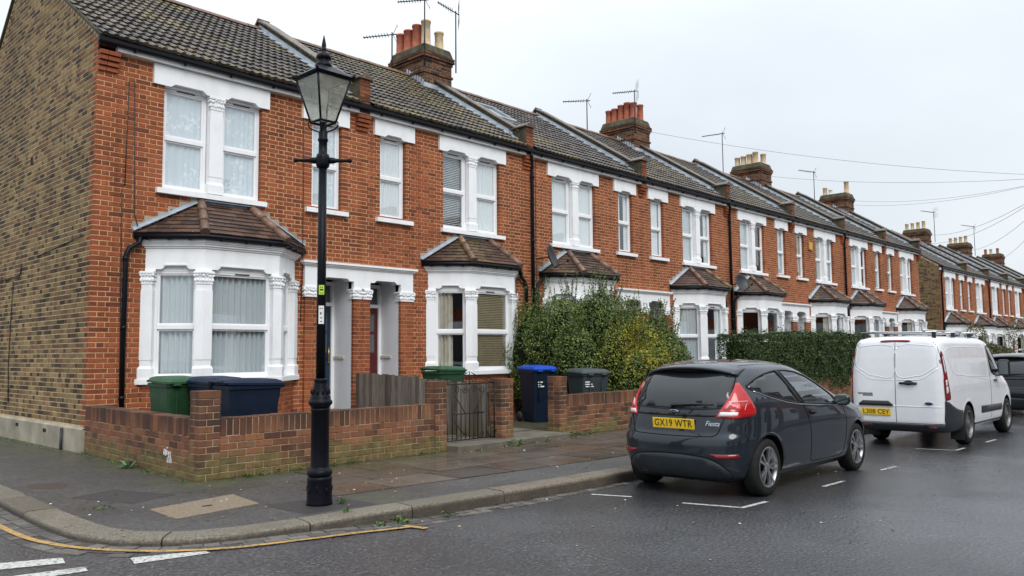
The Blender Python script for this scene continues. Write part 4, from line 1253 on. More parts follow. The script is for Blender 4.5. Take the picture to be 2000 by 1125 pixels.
def chimney_stack(H, xc, pots):
    x0, x1, y0, y1 = xc - .50, xc + .52, 3.28, 4.72
    c = MB(HW); c.box(x0 + .004, x1 - .004, y0 + .004, y1 - .004, 8.2, 9.72); S = c.build('chimney_stack', 'grey_mortar', H)
    b = MB(HW)
    joined_bricks(b, list(courses(x0, x1, 8.3, 9.72, [], .0)), fn=lambda a, y, z: (a, y0 + y, z), dep=.02)
    joined_bricks(b, list(courses(x0, x1, 8.3, 9.72, [], .0)), fn=lambda a, y, z: (a, y1 - y, z), dep=.02)
    for xx, sg in ((x0, 1), (x1, -1)):
        joined_bricks(b, list(courses(y0, y1, 8.3, 9.72, [], .1)), fn=lambda a, y, z, xx=xx, sg=sg: (xx + sg * y, a, z), dep=.02)
    b.build('brickwork', 'chimney_brick', S, kind='stuff')
    b = MB(HW)
    for d, z0, z1 in ((.035, 9.30, 9.37), (.03, 9.66, 9.73), (.07, 9.74, 9.81), (.07, 9.82, 9.89)):
        for a0, a1, fx in ((x0 - d, x1 + d, 0), (y0 - d + .12, y1 + d - .12, 1)):
            n_ = int((a1 - a0) / .235); w_ = (a1 - a0) / n_
            for k in range(n_):
                p, q2 = a0 + k * w_ + .005, a0 + (k + 1) * w_ - .005
                if fx == 0: b.box(p, q2, y0 - d, y0 + .1, z0 + .004, z1 - .004); b.box(p, q2, y1 - .1, y1 + d, z0 + .004, z1 - .004)
                else: b.box(x0 - d, x0 + .1, p, q2, z0 + .004, z1 - .004); b.box(x1 - .1, x1 + d, p, q2, z0 + .004, z1 - .004)
    b.build('oversailing_course', 'chimney_brick', S, kind='stuff')
    b = MB(HW); b.box(x0 - .01, x1 + .01, y0 - .01, y1 + .01, 9.66, 9.89); b.build('oversailing_core', 'flaunching', S)
    b = MB(HW); b.frustum([(x0 - .05, y0 - .05), (x1 + .05, y0 - .05), (x1 + .05, y1 + .05), (x0 - .05, y1 + .05)], 9.892, [(x0 + .02, y0 + .02), (x1 - .02, y0 + .02), (x1 - .02, y1 - .02), (x0 + .02, y1 - .02)], 10.14)
    b.build('flaunching', 'flaunching', S, bevel=.04)
    for (px, py, col, h, rd) in pots:
        b = MB(HW)
        b.lathe([(rd * 1.15, .0), (rd * 1.12, .1), (rd, .12), (rd * .92, h - .12), (rd * .98, h - .11), (rd * .98, h - .06), (rd * 1.08, h - .05), (rd * 1.08, h), (rd * .85, h), (rd * .8, h - .2)], (xc + px, (y0 + y1) / 2 + py, 10.08), 14)
        b.build('chimney_pot', col, S)
    # stepped lead soakers down the roof side
    b = MB(HW)
    for k in range(7):
        y = y0 - .02 + k * .11
        z = roof_z(y)
        for xx in (x0 - .011, x1 + .011):
            b.add([(xx, y, z + .05), (xx, y + .11, z + .05 + .11 * math.tan(SL)), (xx, y + .09, z + .30), (xx, y + .02, z + .24)], [(0, 1, 2, 3)])
    b.box(x0 - .12, x1 + .12, y0 - .14, y0 - .008, roof_z(y0) - .06, roof_z(y0) + .10)
    b.build('chimney_flashing', 'lead', S)

# ------------------------------------------------------------------ the two terraces
RD, BF = 'pot_red', 'pot_buff'
P_A = [(.30, .55, RD, .66, .14), (.30, .20, RD, .68, .145), (.28, -.15, RD, .74, .145), (.26, -.50, BF, .78, .135), (-.26, -.46, BF, .60, .13), (-.25, .3, BF, .7, .125)]
P_B = [(.28, .55, RD, .56, .125), (.28, .28, RD, .58, .125), (.26, 0., RD, .66, .13), (.26, -.28, RD, .70, .13), (.26, -.55, RD, .64, .125), (-.24, .3, RD, .6, .12), (-.24, -.1, RD, .6, .12), (-.24, -.5, RD, .68, .12)]
P_C = [(.26, .55, BF, .48, .125), (.26, .25, BF, .50, .125), (.26, -.05, BF, .54, .13), (.26, -.35, BF, .60, .13), (-.2, -.5, BF, .56, .13), (-.24, .1, BF, .6, .11)]
P_D = [(.2, .55, BF, .5, .12), (.2, .25, 'blind_white', .38, .10), (.0, -.55, BF, .72, .13)]
P_E = [(.2, .55, BF, .5, .11), (.2, .2, BF, .52, .11), (.2, -.15, BF, .54, .11), (.2, -.5, BF, .58, .115)]
P_F = [(.2, .5, RD, .5, .11), (.2, .1, BF, .5, .11), (.2, -.4, RD, .52, .11)]

X_OF = lambda k: .10 + HW * k
def c1(n, m, l, a=0., b=1., w=9): return [(n, m, l, a, b, w)]
cur1 = {0: c1('net_curtain', 'net_grey', 'white net curtain in the narrow side light of the corner house bay', w=6),
        1: c1('net_curtain', 'net_grey', 'gathered white net curtain in the wide front light of the corner house bay', w=11),
        2: c1('net_curtain', 'net_grey', 'white net curtain in the far side light of the corner house bay', w=6)}
cur2 = {2: [('cream_curtain', 'cream_cloth', 'cream curtain drawn aside in the narrow light of the second bay', .42, 1., 4)],
        1: c1('slatted_blind', 'blind_wood', 'brown slatted blind in the front light of the second bay'),
        0: c1('slatted_blind', 'blind_wood', 'brown slatted blind in the far side light of the second bay')}
G1 = 'terraced houses along the street'
h1 = make_house('terraced_house', X_OF(0), 0, False, 'corner terraced house with yellow stock brick gable wall', G1, single=True, gable=True, bay_cx=2.10, curtains=cur1)
h2 = make_house('terraced_house', X_OF(1), 0, True, 'red brick terraced house with red front door, second from the gable', G1, single=True, bay_cx=1.82, curtains=cur2, door='red_door', chimney=P_A)
h3 = make_house('terraced_house', X_OF(2), 0, False, 'third terraced house from the gable, bay half hidden by the tall shrub', G1, skylight=True, downpipe=True, tile_single=True)
h4 = make_house('terraced_house', X_OF(3), 0, True, 'fourth terraced house from the gable, carrying the stack of red pots', G1, chimney=P_B, tile_single=True)

def copy_tree(o, parent=None, drop=()):
    n_ = o.copy(); COL.objects.link(n_); n_.parent = parent
    for ch in list(o.children):
        if ch.name.split('.')[0] in drop: continue
        copy_tree(ch, n_, drop)
    return n_
# templates with joined tiling for the rest
h5 = make_house('terraced_house', X_OF(4), 0, False, 'fifth terraced house from the gable, behind the clipped hedge', G1, downpipe=True)
h6 = make_house('terraced_house', X_OF(5), 0, True, 'sixth terraced house from the gable, with the row of buff pots', G1, chimney=P_C)
def clone(src, X, Z, label, chim=None):
    o = copy_tree(src, None, drop=('chimney_stack',) if chim else ())
    o.location = (X, 0, Z); tag(o, label)
    if chim: chimney_stack(o, 0., chim)
    return o
h7 = clone(h5, X_OF(6), 0, 'seventh terraced house from the gable, with the last downpipe of its row')
h8 = clone(h6, X_OF(7), 0, 'last house of the nearer terrace, eighth from the gable', P_D)
T2X, T2Z = 43.45, -.52
for k in range(6):
    nm = ['first house of the farther terrace, with dark stock brick side wall', 'second house of the farther terrace', 'third house of the farther terrace', 'fourth house of the farther terrace', 'fifth house of the farther terrace', 'sixth house of the farther terrace, nearly out of frame'][k]
    o = clone(h6 if k % 2 else h5, T2X + HW * k, T2Z, nm, (P_E if k < 5 else P_F) if k % 2 else None)
    if k % 2 == 0:
        pass
    o['group'] = 'houses of the farther terrace'
    if k == 0:
        g_ = MB(); g_.add([(-.06, y, z) for y, z in [(0, .3), (BACK, .3), (BACK, roof_z(BACK)), (RY, RZ + .05), (0, roof_z(0))]], [list(range(5))[::-1]]); g_.build('gable_wall', 'grey_mortar', o)
        b = MB()
        joined_bricks(b, list(courses(0, BACK, .5, RZ - .1, [], .02, top=lambda z: (0 if z < 6.6 else (z + .06 - EZ) / math.tan(SL) + EY, min(BACK, RY + (RZ - .05 - z) / .9)))), fn=lambda a, y, z: (-.06 + y, a, z), dep=.02)
        b.f = [f[::-1] for f in b.f]
        b.build('gable_brickwork', 'stock_brick', o, kind='stuff')
# end wall of the nearer terrace
b = MB(); b.prism_x([(0, 0), (BACK, 0), (BACK, roof_z(BACK)), (RY, RZ + .1), (0, roof_z(0))], HW, HW + .06); b.build('end_wall', 'stock_brick', h8)

# curtains upstairs in the two nearest houses: things of their own
def up_curtain(x0, x1, z0, z1, mat, label, amp=.02, w=8, y=.155):
    o = curtain_mesh(x0, x1, z0, z1, y, amp, w).build('lace_curtain' if mat == 'lace' else 'net_curtain', mat); tag(o, label, 'curtain')
a = X_OF(0)
up_curtain(a + 1.02, a + 1.70, 4.4, 6.06, 'lace', 'patterned lace curtain, leaf nearer the gable in the corner house double window', .012, 6)
up_curtain(a + 2.05, a + 2.70, 4.4, 6.06, 'lace', 'patterned lace curtain, leaf nearer the lamp in the corner house double window', .012, 6)
up_curtain(a + 3.88, a + 4.44, 4.4, 6.06, 'lace', 'patterned lace curtain in the upper window behind the street lantern', .012, 5)
a = X_OF(2)
up_curtain(a - 4.44, a - 3.88, 4.4, 6.06, 'net', 'plain white net curtain in the upper window right of the street lantern', .02, 7)
up_curtain(a - 1.68, a - 1.02, 4.4, 6.06, 'net', 'white net curtain in the right half of the second double window', .02, 7)
bl = MB()
for k in range(40): bl.hexa([(a - 2.72, .19, 4.43 + k * .04), (a - 2.06, .19, 4.43 + k * .04), (a - 2.06, .215, 4.45 + k * .04), (a - 2.72, .215, 4.45 + k * .04), (a - 2.72, .19, 4.434 + k * .04), (a - 2.06, .19, 4.434 + k * .04), (a - 2.06, .215, 4.454 + k * .04), (a - 2.72, .215, 4.454 + k * .04)])
tag(bl.build('venetian_blind', 'blind_white'), 'white venetian blind in the left half of the second double window', 'blind')
# ------------------------------------------------------------------ front garden walls
simple('print_white', (.72, .72, .72), .5)
GC, GL, GG, GT = .0835, .222, .011, .215     # course, brick length, joint, thickness
GARDEN = MB().box(.1, 41, -4.0, .05, .05, .20).build('front_garden', 'soil', kind='structure')
def box_brick(sx, sy, sz, mat):
    key = ('b', round(sx, 3), round(sy, 3), round(sz, 3), mat)
    if key not in BRICK_ME:
        b = MB(); e = .006
        b.box(0, sx, 0, sy, 0, sz)
        me = b.mesh('brick', mat)
        bm = bmesh.new(); bm.from_mesh(me); bmesh.ops.bevel(bm, geom=bm.edges[:], offset=.004, segments=1, affect='EDGES'); bm.to_mesh(me); bm.free()
        BRICK_ME[key] = me
    return BRICK_ME[key]
def wall_run(parent, name, origin, ang, length, single=True, height=.72, mat='garden_brick', z=.12):
    """stretcher courses and a soldier course on top; local x along the run, y across"""
    core = MB().box(.003, length - .003, .009, GT - .009, -.1, height - .02).build(name, 'grey_mortar', parent, loc=origin)
    core.rotation_euler = (0, 0, ang)
    jn = MB(); nrow = 6
    ch = (height - .215) / nrow
    for r_ in range(nrow):
        x = -(GL + GG) / 2 if r_ % 2 else 0.; k = 0
        while x < length:
            a, b = max(x, 0) , min(x + GL, length)
            if b - a > .03:
                j = (hash01(r_, k, length) - .5) * .006
                if single: link('brick', box_brick(round(b - a, 3), GT, ch - GG, mat), core, (a, j, r_ * ch + GG / 2), (0, 0, (hash01(k, r_, 2) - .5) * .012))
                else: jn.box(a, b, j, GT + j, r_ * ch + GG / 2, (r_ + 1) * ch - GG / 2)
            x += GL + GG; k += 1
    n_ = int(length / .0835); w = length / n_
    for k in range(n_):
        j = (hash01(k, 31, length) - .5) * .008
        if single: link('brick', box_brick(round(w - GG, 3), GT, .205, mat), core, (k * w + GG / 2, j, height - .21 + (hash01(k, 8) - .5) * .008), ((hash01(k, 9) - .5) * .02, 0, 0))
        else: jn.box(k * w + GG / 2, (k + 1) * w - GG / 2, j, GT + j, height - .21, height - .005)
    if not single: jn.build('wall_brickwork', mat, core, kind='stuff')
    return core
def gate_pier(parent, x0, x1, y0, y1, h=1.05, single=True, z=.12):
    core = MB().box(.008, x1 - x0 - .008, .008, y1 - y0 - .008, -.1, h - .03).build('pier', 'grey_mortar', parent, loc=(x0, y0, z))
    n_ = 12; top = .10; ch = (h - top) / n_; sx, sy = x1 - x0, y1 - y0; jn = MB()
    for r_ in range(n_):
        f = .66 if r_ % 2 else .36
        for yy, dy in ((0, sy / 2 - .005), (sy / 2 + .005, sy / 2 - .005)):
            for a, b in ((0, sx * f - GG / 2), (sx * f + GG / 2, sx)):
                if single: link('brick', box_brick(round(b - a, 3), round(dy, 3), ch - GG, 'garden_brick'), core, (a, yy, r_ * ch + GG / 2), (0, 0, (hash01(r_, a, x0) - .5) * .02))
                else: jn.box(a, b, yy, yy + dy, r_ * ch + GG / 2, (r_ + 1) * ch - GG / 2)
    link('brick', box_brick(round(sx + .004, 3), round(sy + .004, 3), top - GG, 'garden_brick'), core, (-.002, -.002, h - top + GG / 2))
    if not single: jn.build('pier_brickwork', 'garden_brick', core, kind='stuff')
    return core
w1 = thing('garden_wall', (0, 0, 0), 'low brick garden wall wrapping the corner beside the lamp post', 'wall', 'brick garden walls')
ang = math.atan2(-3.86, -.17)
side = wall_run(w1, 'side_run', (-.02 + .205, -.02, .12), ang, 3.88)
side.location = (-.022, -.03, .12)
gate_pier(w1, -.20, .065, -4.14, -3.90)
wall_run(w1, 'front_run', (.065, -4.13, .12), 0, 3.365)
gate_pier(w1, 3.43, 3.655, -4.14, -3.90)
w2 = thing('gate_pier', (0, 0, 0), 'free-standing brick gate pier between iron gate and open path', 'gate pier', 'brick garden walls')
gate_pier(w2, 4.84, 5.12, -4.14, -3.87, .97, z=.20)
w3 = thing('garden_wall', (0, 0, 0), 'low brick garden wall behind the grey hatchback, below the tall shrub', 'wall', 'brick garden walls')
gate_pier(w3, 6.28, 6.50, -4.14, -3.87)
wall_run(w3, 'front_run', (6.50, -4.12, .12), 0, 3.5)
w4 = thing('garden_wall', (0, 0, 0), 'low brick garden wall under the clipped hedge, behind the cars', 'wall', 'brick garden walls')
wall_run(w4, 'front_run', (11.6, -4.16, .12), 0, 9.6, single=False)
gf = link('graffiti', None, w1)
for k, (ya, yb, za, zb) in enumerate(((-3.16, -3.15, .36, .43), (-3.20, -3.19, .35, .42), (-3.24, -3.23, .36, .42), (-3.20, -3.15, .418, .426), (-3.29, -3.28, .34, .41), (-3.34, -3.33, .33, .41), (-3.34, -3.28, .37, .378), (-3.26, -3.25, .27, .33), (-3.31, -3.30, .27, .34), (-3.36, -3.35, .27, .33), (-3.31, -3.25, .325, .332), (-3.24, -3.236, .44, .46))):
    MB().box(-.1735 - .006 * (k % 2) * 0, -.16, ya, yb, za, zb).build('paint_stroke', 'print_white', gf)
# threshold slabs of the two openings
st = thing('threshold_step', (0, 0, 0), 'low worn concrete step running under the gate and path', 'step')
MB().box(3.66, 6.27, -4.40, -3.55, .10, .212).build('step_block', 'step_concrete', st, bevel=.015)
MB().box(5.13, 6.26, -3.549, -.6, .10, .222).build('path_slab', 'step_concrete', st)
MB().box(3.66, 4.70, -3.549, -.2, .10, .222).build('path_slab', 'step_concrete', st)

# ------------------------------------------------------------------ wrought iron gate
gt = thing('iron_gate', (3.70, -4.01, .245), 'black wrought iron gate with scroll top and diagonal braces', 'gate')
GW, GH = 1.10, .86
def bar(name, pts, r_=.0075, n=6): MB().tube(pts, r_, n).build(name, 'iron', gt)
def scroll(cx, cz, r0, turns, start, sgn, r_=.006):
    P = []
    for k in range(int(20 * turns)):
        t = k / (20 * turns); a = start + sgn * t * turns * 2 * PI; rr = r0 * (1 - .8 * t)
        P.append((cx + rr * math.cos(a), 0, cz + rr * math.sin(a)))
    bar('scroll', P, r_, 5)
bar('stile', [(0, 0, -.02), (0, 0, GH)], .011); bar('stile', [(GW, 0, -.02), (GW, 0, GH)], .011)
bar('rail', [(0, 0, 0), (GW, 0, 0)], .010); bar('rail', [(0, 0, GH), (GW, 0, GH)], .010)
bar('lock_rail', [(.18, 0, .40), (.88, 0, .40)], .009)
for k in range(1, 6): bar('bar', [(GW * k / 6, 0, 0), (GW * k / 6, 0, GH - (.0 if k in (1, 5) else .07))])
for k in range(6): bar('short_bar', [(GW * (k + .5) / 6, 0, 0), (GW * (k + .5) / 6, 0, .40 if 0 < k < 5 else .30)], .006)
for k in range(1, 5): scroll(GW * (k + .5) / 6 + .005, GH - .09, .062, 1.3, PI * .9, -1 if k % 2 else 1)
for k in range(1, 5): scroll(GW * (k + .5) / 6, .055, .055, 1., -PI * .9, 1 if k % 2 else -1)
bar('brace', [(.20, .0, .74), (.46, 0, .40)], .006); bar('brace', [(.88, 0, .74), (.64, 0, .40)], .006)
bar('brace', [(.20, .0, .32), (.46, 0, .05)], .006)
for sg in (-1, 1):
    c0 = GW / 2
    P = []
    for k in range(18):
        t = k / 17; P.append((c0 + sg * (.04 + .44 * t), 0, GH + .02 + .155 * (1 - t) ** 1.6 + .012 * math.sin(t * PI)))
    bar('top_sweep', P, .007)
    scroll(c0 + sg * .10, GH + .075, .062, 1.35, PI / 2, sg); scroll(c0 + sg * .50, GH + .045, .05, 1.3, PI / 2, sg)
bar('finial', [(GW / 2, 0, GH), (GW / 2, 0, GH + .20)], .008)
bar('hinge', [(GW, 0, .70), (GW + .08, 0, .70)], .012); bar('hinge', [(GW, 0, .10), (GW + .08, 0, .10)], .012)
gt['label'] = 'black wrought iron gate with scrolled top between brick piers'

# ------------------------------------------------------------------ timber divider fence
q = NT('grey_timber')
c = q.ramp(q.rand(), [(0., (.085, .070, .058)), (.4, (.13, .11, .092)), (.75, (.18, .155, .132)), (1., (.23, .20, .172))])
c = q.mix(1., c, q.ramp(q.noise(9, 4, .6, stretch=(6, 6, .35)), [(.3, (.55, .55, .55)), (.7, (1.3, 1.28, 1.25))]), 'MULTIPLY')
sp = q.n('ShaderNodeSeparateXYZ'); q.t.links.new(q.pos(), sp.inputs[0])
c = q.mix(q.math('MULTIPLY', q.rng(sp.outputs[2], .15, .55, .7, 0., True), q.rng(q.noise(4, 3), .35, .6)), c, (.07, .075, .02))
M['grey_timber'] = q.done(c, .85, .2)
fn_ = thing('timber_fence', (0, 0, 0), 'weathered grey upright board fence between the two front gardens', 'fence')
y = -3.86; k = 0
while y < -.32:
    w = .088 + .02 * hash01(k, 4)
    zt = 1.095 + .03 * (y + 3.86) + (hash01(k, 6) - .5) * .022 + (.03 if y > -2.2 else 0)
    b = MB().hexa([(4.755, y, .22), (4.775, y, .22), (4.775, y + w - .006, .22), (4.755, y + w - .006, .22), (4.755, y, zt), (4.775, y, zt), (4.775, y + w - .006, zt + (hash01(k, 3) - .5) * .012), (4.755, y + w - .006, zt)])
    o = b.build('board', 'grey_timber', fn_); o.rotation_euler = (0, 0, 0); o.location.x = (hash01(k, 1) - .5) * .012
    y += w; k += 1
for z in (.36, .98): MB().box(4.782, 4.83, -3.86, -.33, z - .035, z + .035).build('fence_rail', 'grey_timber', fn_)
for yy in (-3.8, -2.0, -.38): MB().box(4.832, 4.90, yy, yy + .07, .15, 1.1).build('post', 'grey_timber', fn_)

# ------------------------------------------------------------------ wheelie bins
def plastic(name, col): simple(name, col, .5, .2, vary=.16, scale=7, bump=.06)
for nm, cl in (('bin_green', (.022, .062, .028)), ('bin_green_lid', (.036, .092, .046)), ('bin_navy', (.007, .014, .030)), ('bin_navy_lid', (.009, .019, .042)), ('bin_blue_lid', (.008, .055, .36)), ('bin_dark', (.010, .016, .026)), ('bin_grey', (.040, .052, .054)), ('bin_grey_lid', (.060, .074, .076)), ('bin_black', (.012, .013, .015))): plastic(nm, cl)
simple('rubber', (.012, .012, .012), .7)
def bin_(x, y, rz, body, lid, label, z=.20, h=1.0, w=.56, d=.70, text=None, smudge=False):
    B = thing('wheelie_bin', (x, y, z), label, 'bin', 'wheelie bins in the front gardens', rz)
    def rr(hw, hd, r_=.05, n=4, oy=0.):
        P = []
        for cx, cy, a0 in ((hw - r_, hd - r_, 0), (-hw + r_, hd - r_, 90), (-hw + r_, -hd + r_, 180), (hw - r_, -hd + r_, 270)):
            for k in range(n + 1): a = R(a0 + 90 * k / n); P.append((cx + r_ * math.cos(a), cy + r_ * math.sin(a) + oy))
        return P
    # body: a waisted, tapering tub with a rim; front is -y
    lv = [(.0, .40, .46, .03), (.05, .42, .48, .03), (.30, .455, .53, .02), (.62, .49, .60, .01), (.86, .515, .655, .0), (.95, .53, .67, .0), (.952, .565, .705, .0), (1.0, .57, .71, .0)]
    mb = MB(); rings = [(rr(w / .58 * a / 2, d / .72 * b / 2, .05, 4, o), t * h) for t, a, b, o in lv]
    n_ = len(rings[0][0]); vs = [(px, py, zz) for P, zz in rings for px, py in P]
    mb.add(vs, [(i * n_ + j, i * n_ + (j + 1) % n_, (i + 1) * n_ + (j + 1) % n_, (i + 1) * n_ + j) for i in range(len(rings) - 1) for j in range(n_)] + [list(range(n_))[::-1], [(len(rings) - 1) * n_ + j for j in range(n_)]])
    bo = mb.build('body', body, B)
    for a in (-1, 1):
        MB().box(a * .13 - .012, a * .13 + .012, -d / 2 * .93, -d / 2 * .80, h * .45, h * .93).build('rib', body, bo)
    mb = MB()
    lv = [(.0, .60, .74, 0), (.028, .605, .745, 0), (.03, .57, .71, 0), (.062, .53, .67, 0), (.082, .44, .56, 0), (.088, .30, .40, 0)]
    rings = [(rr(w / .58 * a / 2, d / .72 * b / 2, .06, 4, -.012), h + .004 + t) for t, a, b, o in lv]
    n_ = len(rings[0][0]); vs = [(px, py, zz + .022 * (py / d)) for P, zz in rings for px, py in P]
    mb.add(vs, [(i * n_ + j, i * n_ + (j + 1) % n_, (i + 1) * n_ + (j + 1) % n_, (i + 1) * n_ + j) for i in range(len(rings) - 1) for j in range(n_)] + [list(range(n_))[::-1], [(len(rings) - 1) * n_ + j for j in range(n_)]])
    mb.tube([(-.20, d / 2 + .05, h + .05), (.20, d / 2 + .05, h + .05)], .017, 8)
    for sx in (-.2, .2): mb.tube([(sx, d / 2 - .02, h + .02), (sx, d / 2 + .05, h + .05)], .016, 8)
    lo = mb.build('lid', lid, B)
    for sx in (-.15, .15): MB().box(sx - .05, sx + .05, -d / 2 - .045, -d / 2 - .005, h - .03, h + .018).build('lid_grip', lid, lo)
    for sx in (-1, 1): MB().lathe([(.02, -.025), (.10, -.025), (.10, .025), (.02, .025)], (sx * (w / 2 - .03), d / 2 - .05, .10), 14, 'x').build('wheel', 'rubber', B)
    if text:
        # block of printed white marks, too small to read in the photo
        for k, (a, b, zz, hh) in enumerate(text):
            MB().box(a, b, -d / 2 * .905 - .004, -d / 2 * .80, h * zz, h * zz + hh).build('printed_mark', 'print_white', bo)
    return B
bin_(.56, -1.82, R(0), 'bin_green', 'bin_green_lid', 'green wheelie bin leaning closest to the gable in the corner garden', h=1.0)
bin_(.80, -2.56, R(0), 'bin_navy', 'bin_navy_lid', 'navy wheelie bin half hidden behind the corner brick pier', h=1.0)
bin_(.90, -3.24, R(87), 'bin_navy', 'bin_navy_lid', 'navy wheelie bin just behind the front wall, beside the corner pier', h=.985, d=.78)
bin_(5.55, -1.95, R(95), 'bin_green', 'bin_green_lid', 'green wheelie bin standing behind the grey board fence', h=1.06)
marks = lambda x: [(x, x + .10, .76, .022), (x, x + .03, .715, .02), (x + .04, x + .06, .715, .02), (x + .01, x + .13, .675, .026)]
bin_(7.72, -2.35, R(-18), 'bin_navy', 'bin_blue_lid', 'dark wheelie bin with bright blue lid beside the path', h=1.04, text=marks(-.16))
bin_(8.75, -1.75, R(-10), 'bin_dark', 'bin_black', 'dark wheelie bin with black lid, between the blue lid and the grey bin', h=1.04)
bin_(8.22, -3.25, R(-22), 'bin_grey', 'bin_grey_lid', 'grey wheelie bin with white print behind the low wall and pier', h=.97, w=.66, d=.72, text=[(-.24, -.14, .82, .022), (-.24, -.08, .775, .02), (-.23, -.17, .73, .02), (-.15, -.06, .73, .02)])

# ------------------------------------------------------------------ the street lamp
LP = thing('lamp_post', (-.05, -6.40, .12), 'black cast iron street lamp with square glass lantern on the corner pavement', 'street lamp')
MB().lathe([(.128, 0), (.126, .02), (.122, .05), (.118, .235), (.122, .25), (.112, .27), (.105, .275)], n=28).build('base', 'lamp_iron', LP)
bd = MB()
for k in range(8):
    a = 2 * PI * k / 8
    bd.ball((.118 * math.cos(a), .118 * math.sin(a), .14 + .02 * (k % 2)), .022, 7, (.5, .5, 1.6))
bd.build('base_ornament', 'lamp_iron', LP)
MB().lathe([(.100, .27), (.118, .285), (.122, .305), (.118, .33), (.100, .345), (.092, .355), (.088, .37), (.086, .90), (.092, .905), (.094, .925), (.086, .935)], n=28).build('lower_shaft', 'lamp_iron', LP)
MB().lathe([(.086, .93), (.094, .95), (.115, .975), (.118, .995), (.108, 1.01), (.100, 1.02), (.100, 1.035), (.092, 1.05), (.076, 1.11), (.064, 1.17), (.060, 1.19), (.068, 1.20), (.068, 1.215), (.052, 1.225)], n=28).build('collar', 'lamp_iron', LP)
lf = MB()
for k in range(10):
    a = 2 * PI * k / 10
    lf.ball((.084 * math.cos(a), .084 * math.sin(a), 1.09), .02, 6, (.7, .7, 1.7))
lf.build('collar_leaf_ring', 'lamp_iron', LP)
MB().lathe([(.046, 1.22), (.043, 2.3), (.040, 3.34)], n=20).build('shaft', 'lamp_iron', LP)
MB().lathe([(.044, 3.33), (.062, 3.345), (.068, 3.37), (.068, 3.44), (.060, 3.47), (.044, 3.48), (.042, 3.60), (.052, 3.61), (.052, 3.63), (.044, 3.64), (.046, 3.70), (.034, 3.72), (.030, 3.80)], n=20).build('ladder_boss', 'lamp_iron', LP)
ra = R(-42)
for sg in (-1, 1):
    dx, dy = sg * math.cos(ra), sg * math.sin(ra)
    b = MB(); P = [(dx * t, dy * t, 3.41) for t in (.05, .10, .14, .24, .255)]
    b.tube(P, [.032, .032, .020, .017, .017], 10); b.ball((dx * .27, dy * .27, 3.41), .024, 10); b.build('ladder_bar', 'lamp_iron', LP)
# lantern: square, tapering down, set square to the streets
z0, z1, a0, a1 = 3.80, 4.245, .088, .195
ln = MB()
def cor(i, t, gr=0.):
    sx, sy = ((-1, -1), (1, -1), (1, 1), (-1, 1))[i]; a = a0 + (a1 - a0) * t + gr
    return Vector((sx * a, sy * a, z0 + (z1 - z0) * t))
for i in range(4):
    ln.tube([cor(i, -.02), cor(i, 1.02)], .0105, 6)
    ln.tube([cor(i, 0), cor((i + 1) % 4, 0)], .012, 6); ln.tube([cor(i, 1.), cor((i + 1) % 4, 1.)], .014, 6)
ln.build('lantern_frame', 'lamp_iron', LP)
for i in range(4):
    p = [cor(i, 0), cor((i + 1) % 4, 0), cor((i + 1) % 4, 1), cor(i, 1)]
    nrm = (p[1] - p[0]).cross(p[3] - p[0]).normalized() * .002
    MB().hexa([p[0] - nrm, p[1] - nrm, p[1] + nrm, p[0] + nrm, p[3] - nrm, p[2] - nrm, p[2] + nrm, p[3] + nrm]).build('lantern_pane', 'lantern_glass', LP)
rf = MB()
def sq(a): return [(-a, -a), (a, -a), (a, a), (-a, a)]
rf.frustum(sq(.215), 4.245, sq(.225), 4.262); rf.frustum(sq(.222), 4.262, sq(.075), 4.375)
rf.build('lantern_roof', 'lamp_iron', LP)
for sx, sy in ((-1, -1), (1, -1), (1, 1), (-1, 1)): MB().ball((sx * .218, sy * .218, 4.275), .018, 8).build('corner_knob', 'lamp_iron', LP)
MB().lathe([(.085, 4.37), (.088, 4.39), (.072, 4.42), (.058, 4.435), (.058, 4.45), (.076, 4.462), (.078, 4.485), (.060, 4.51), (.036, 4.53), (.020, 4.545), (.026, 4.555), (.026, 4.565), (.019, 4.575), (.024, 4.60), (.018, 4.64), (.006, 4.70), (.002, 4.715)], n=20).build('finial', 'lamp_iron', LP)
for i in range(4):
    a = R(45 + 90 * i); P = []
    for r_, z in ((.034, 3.70), (.075, 3.715), (.125, 3.74), (.150, 3.775), (.145, 3.805), (.122, 3.818), (.108, 3.808), (.112, 3.795)): P.append((r_ * math.cos(a), r_ * math.sin(a), z))
    MB().tube(catmull(P, .012), .0075, 6).build('bracket', 'lamp_iron', LP)
MB().lathe([(.02, 3.80), (.03, 3.83), (.03, 3.90), (.012, 3.92), (.03, 3.96), (.045, 4.02), (.045, 4.10), (.03, 4.16), (.01, 4.18)], n=14).build('mantle', 'blind_white', LP)
MB().frustum(sq(.17), 4.225, sq(.18), 4.235).build('reflector', 'blind_white', LP)
simple('sticker_green', (.42, .62, .05), .5); simple('ink', (.02, .02, .022), .6)
def sticker(z0, z1, half, mat, marks_, name):
    """curved label on the shaft facing the camera"""
    ac = math.atan2(EYE.y + 6.40, EYE.x + .05); rr_ = .0452
    def sheet(a_, b_, za, zb, r_):
        n_ = 6
        P = [(r_ * math.cos(ac + a_ + (b_ - a_) * k / n_), r_ * math.sin(ac + a_ + (b_ - a_) * k / n_)) for k in range(n_ + 1)]
        return MB().add([(x, y, za) for x, y in P] + [(x, y, zb) for x, y in P], [(k, k + 1, n_ + 2 + k, n_ + 1 + k) for k in range(n_)])
    s_ = sheet(-half, half, z0, z1, rr_).build(name, mat, LP)
    for (u0, u1, w0, w1) in marks_:
        sheet(-half + 2 * half * u0, -half + 2 * half * u1, z0 + (z1 - z0) * w0, z0 + (z1 - z0) * w1, rr_ + .0006).build('printed_mark', 'ink', s_)
sticker(2.05, 2.145, .62, 'sticker_green', [(.2, .8, .42, .60), (.25, .45, .72, .82), (.55, .75, .72, .82), (.2, .45, .12, .2), (.55, .8, .12, .2)], 'sticker')
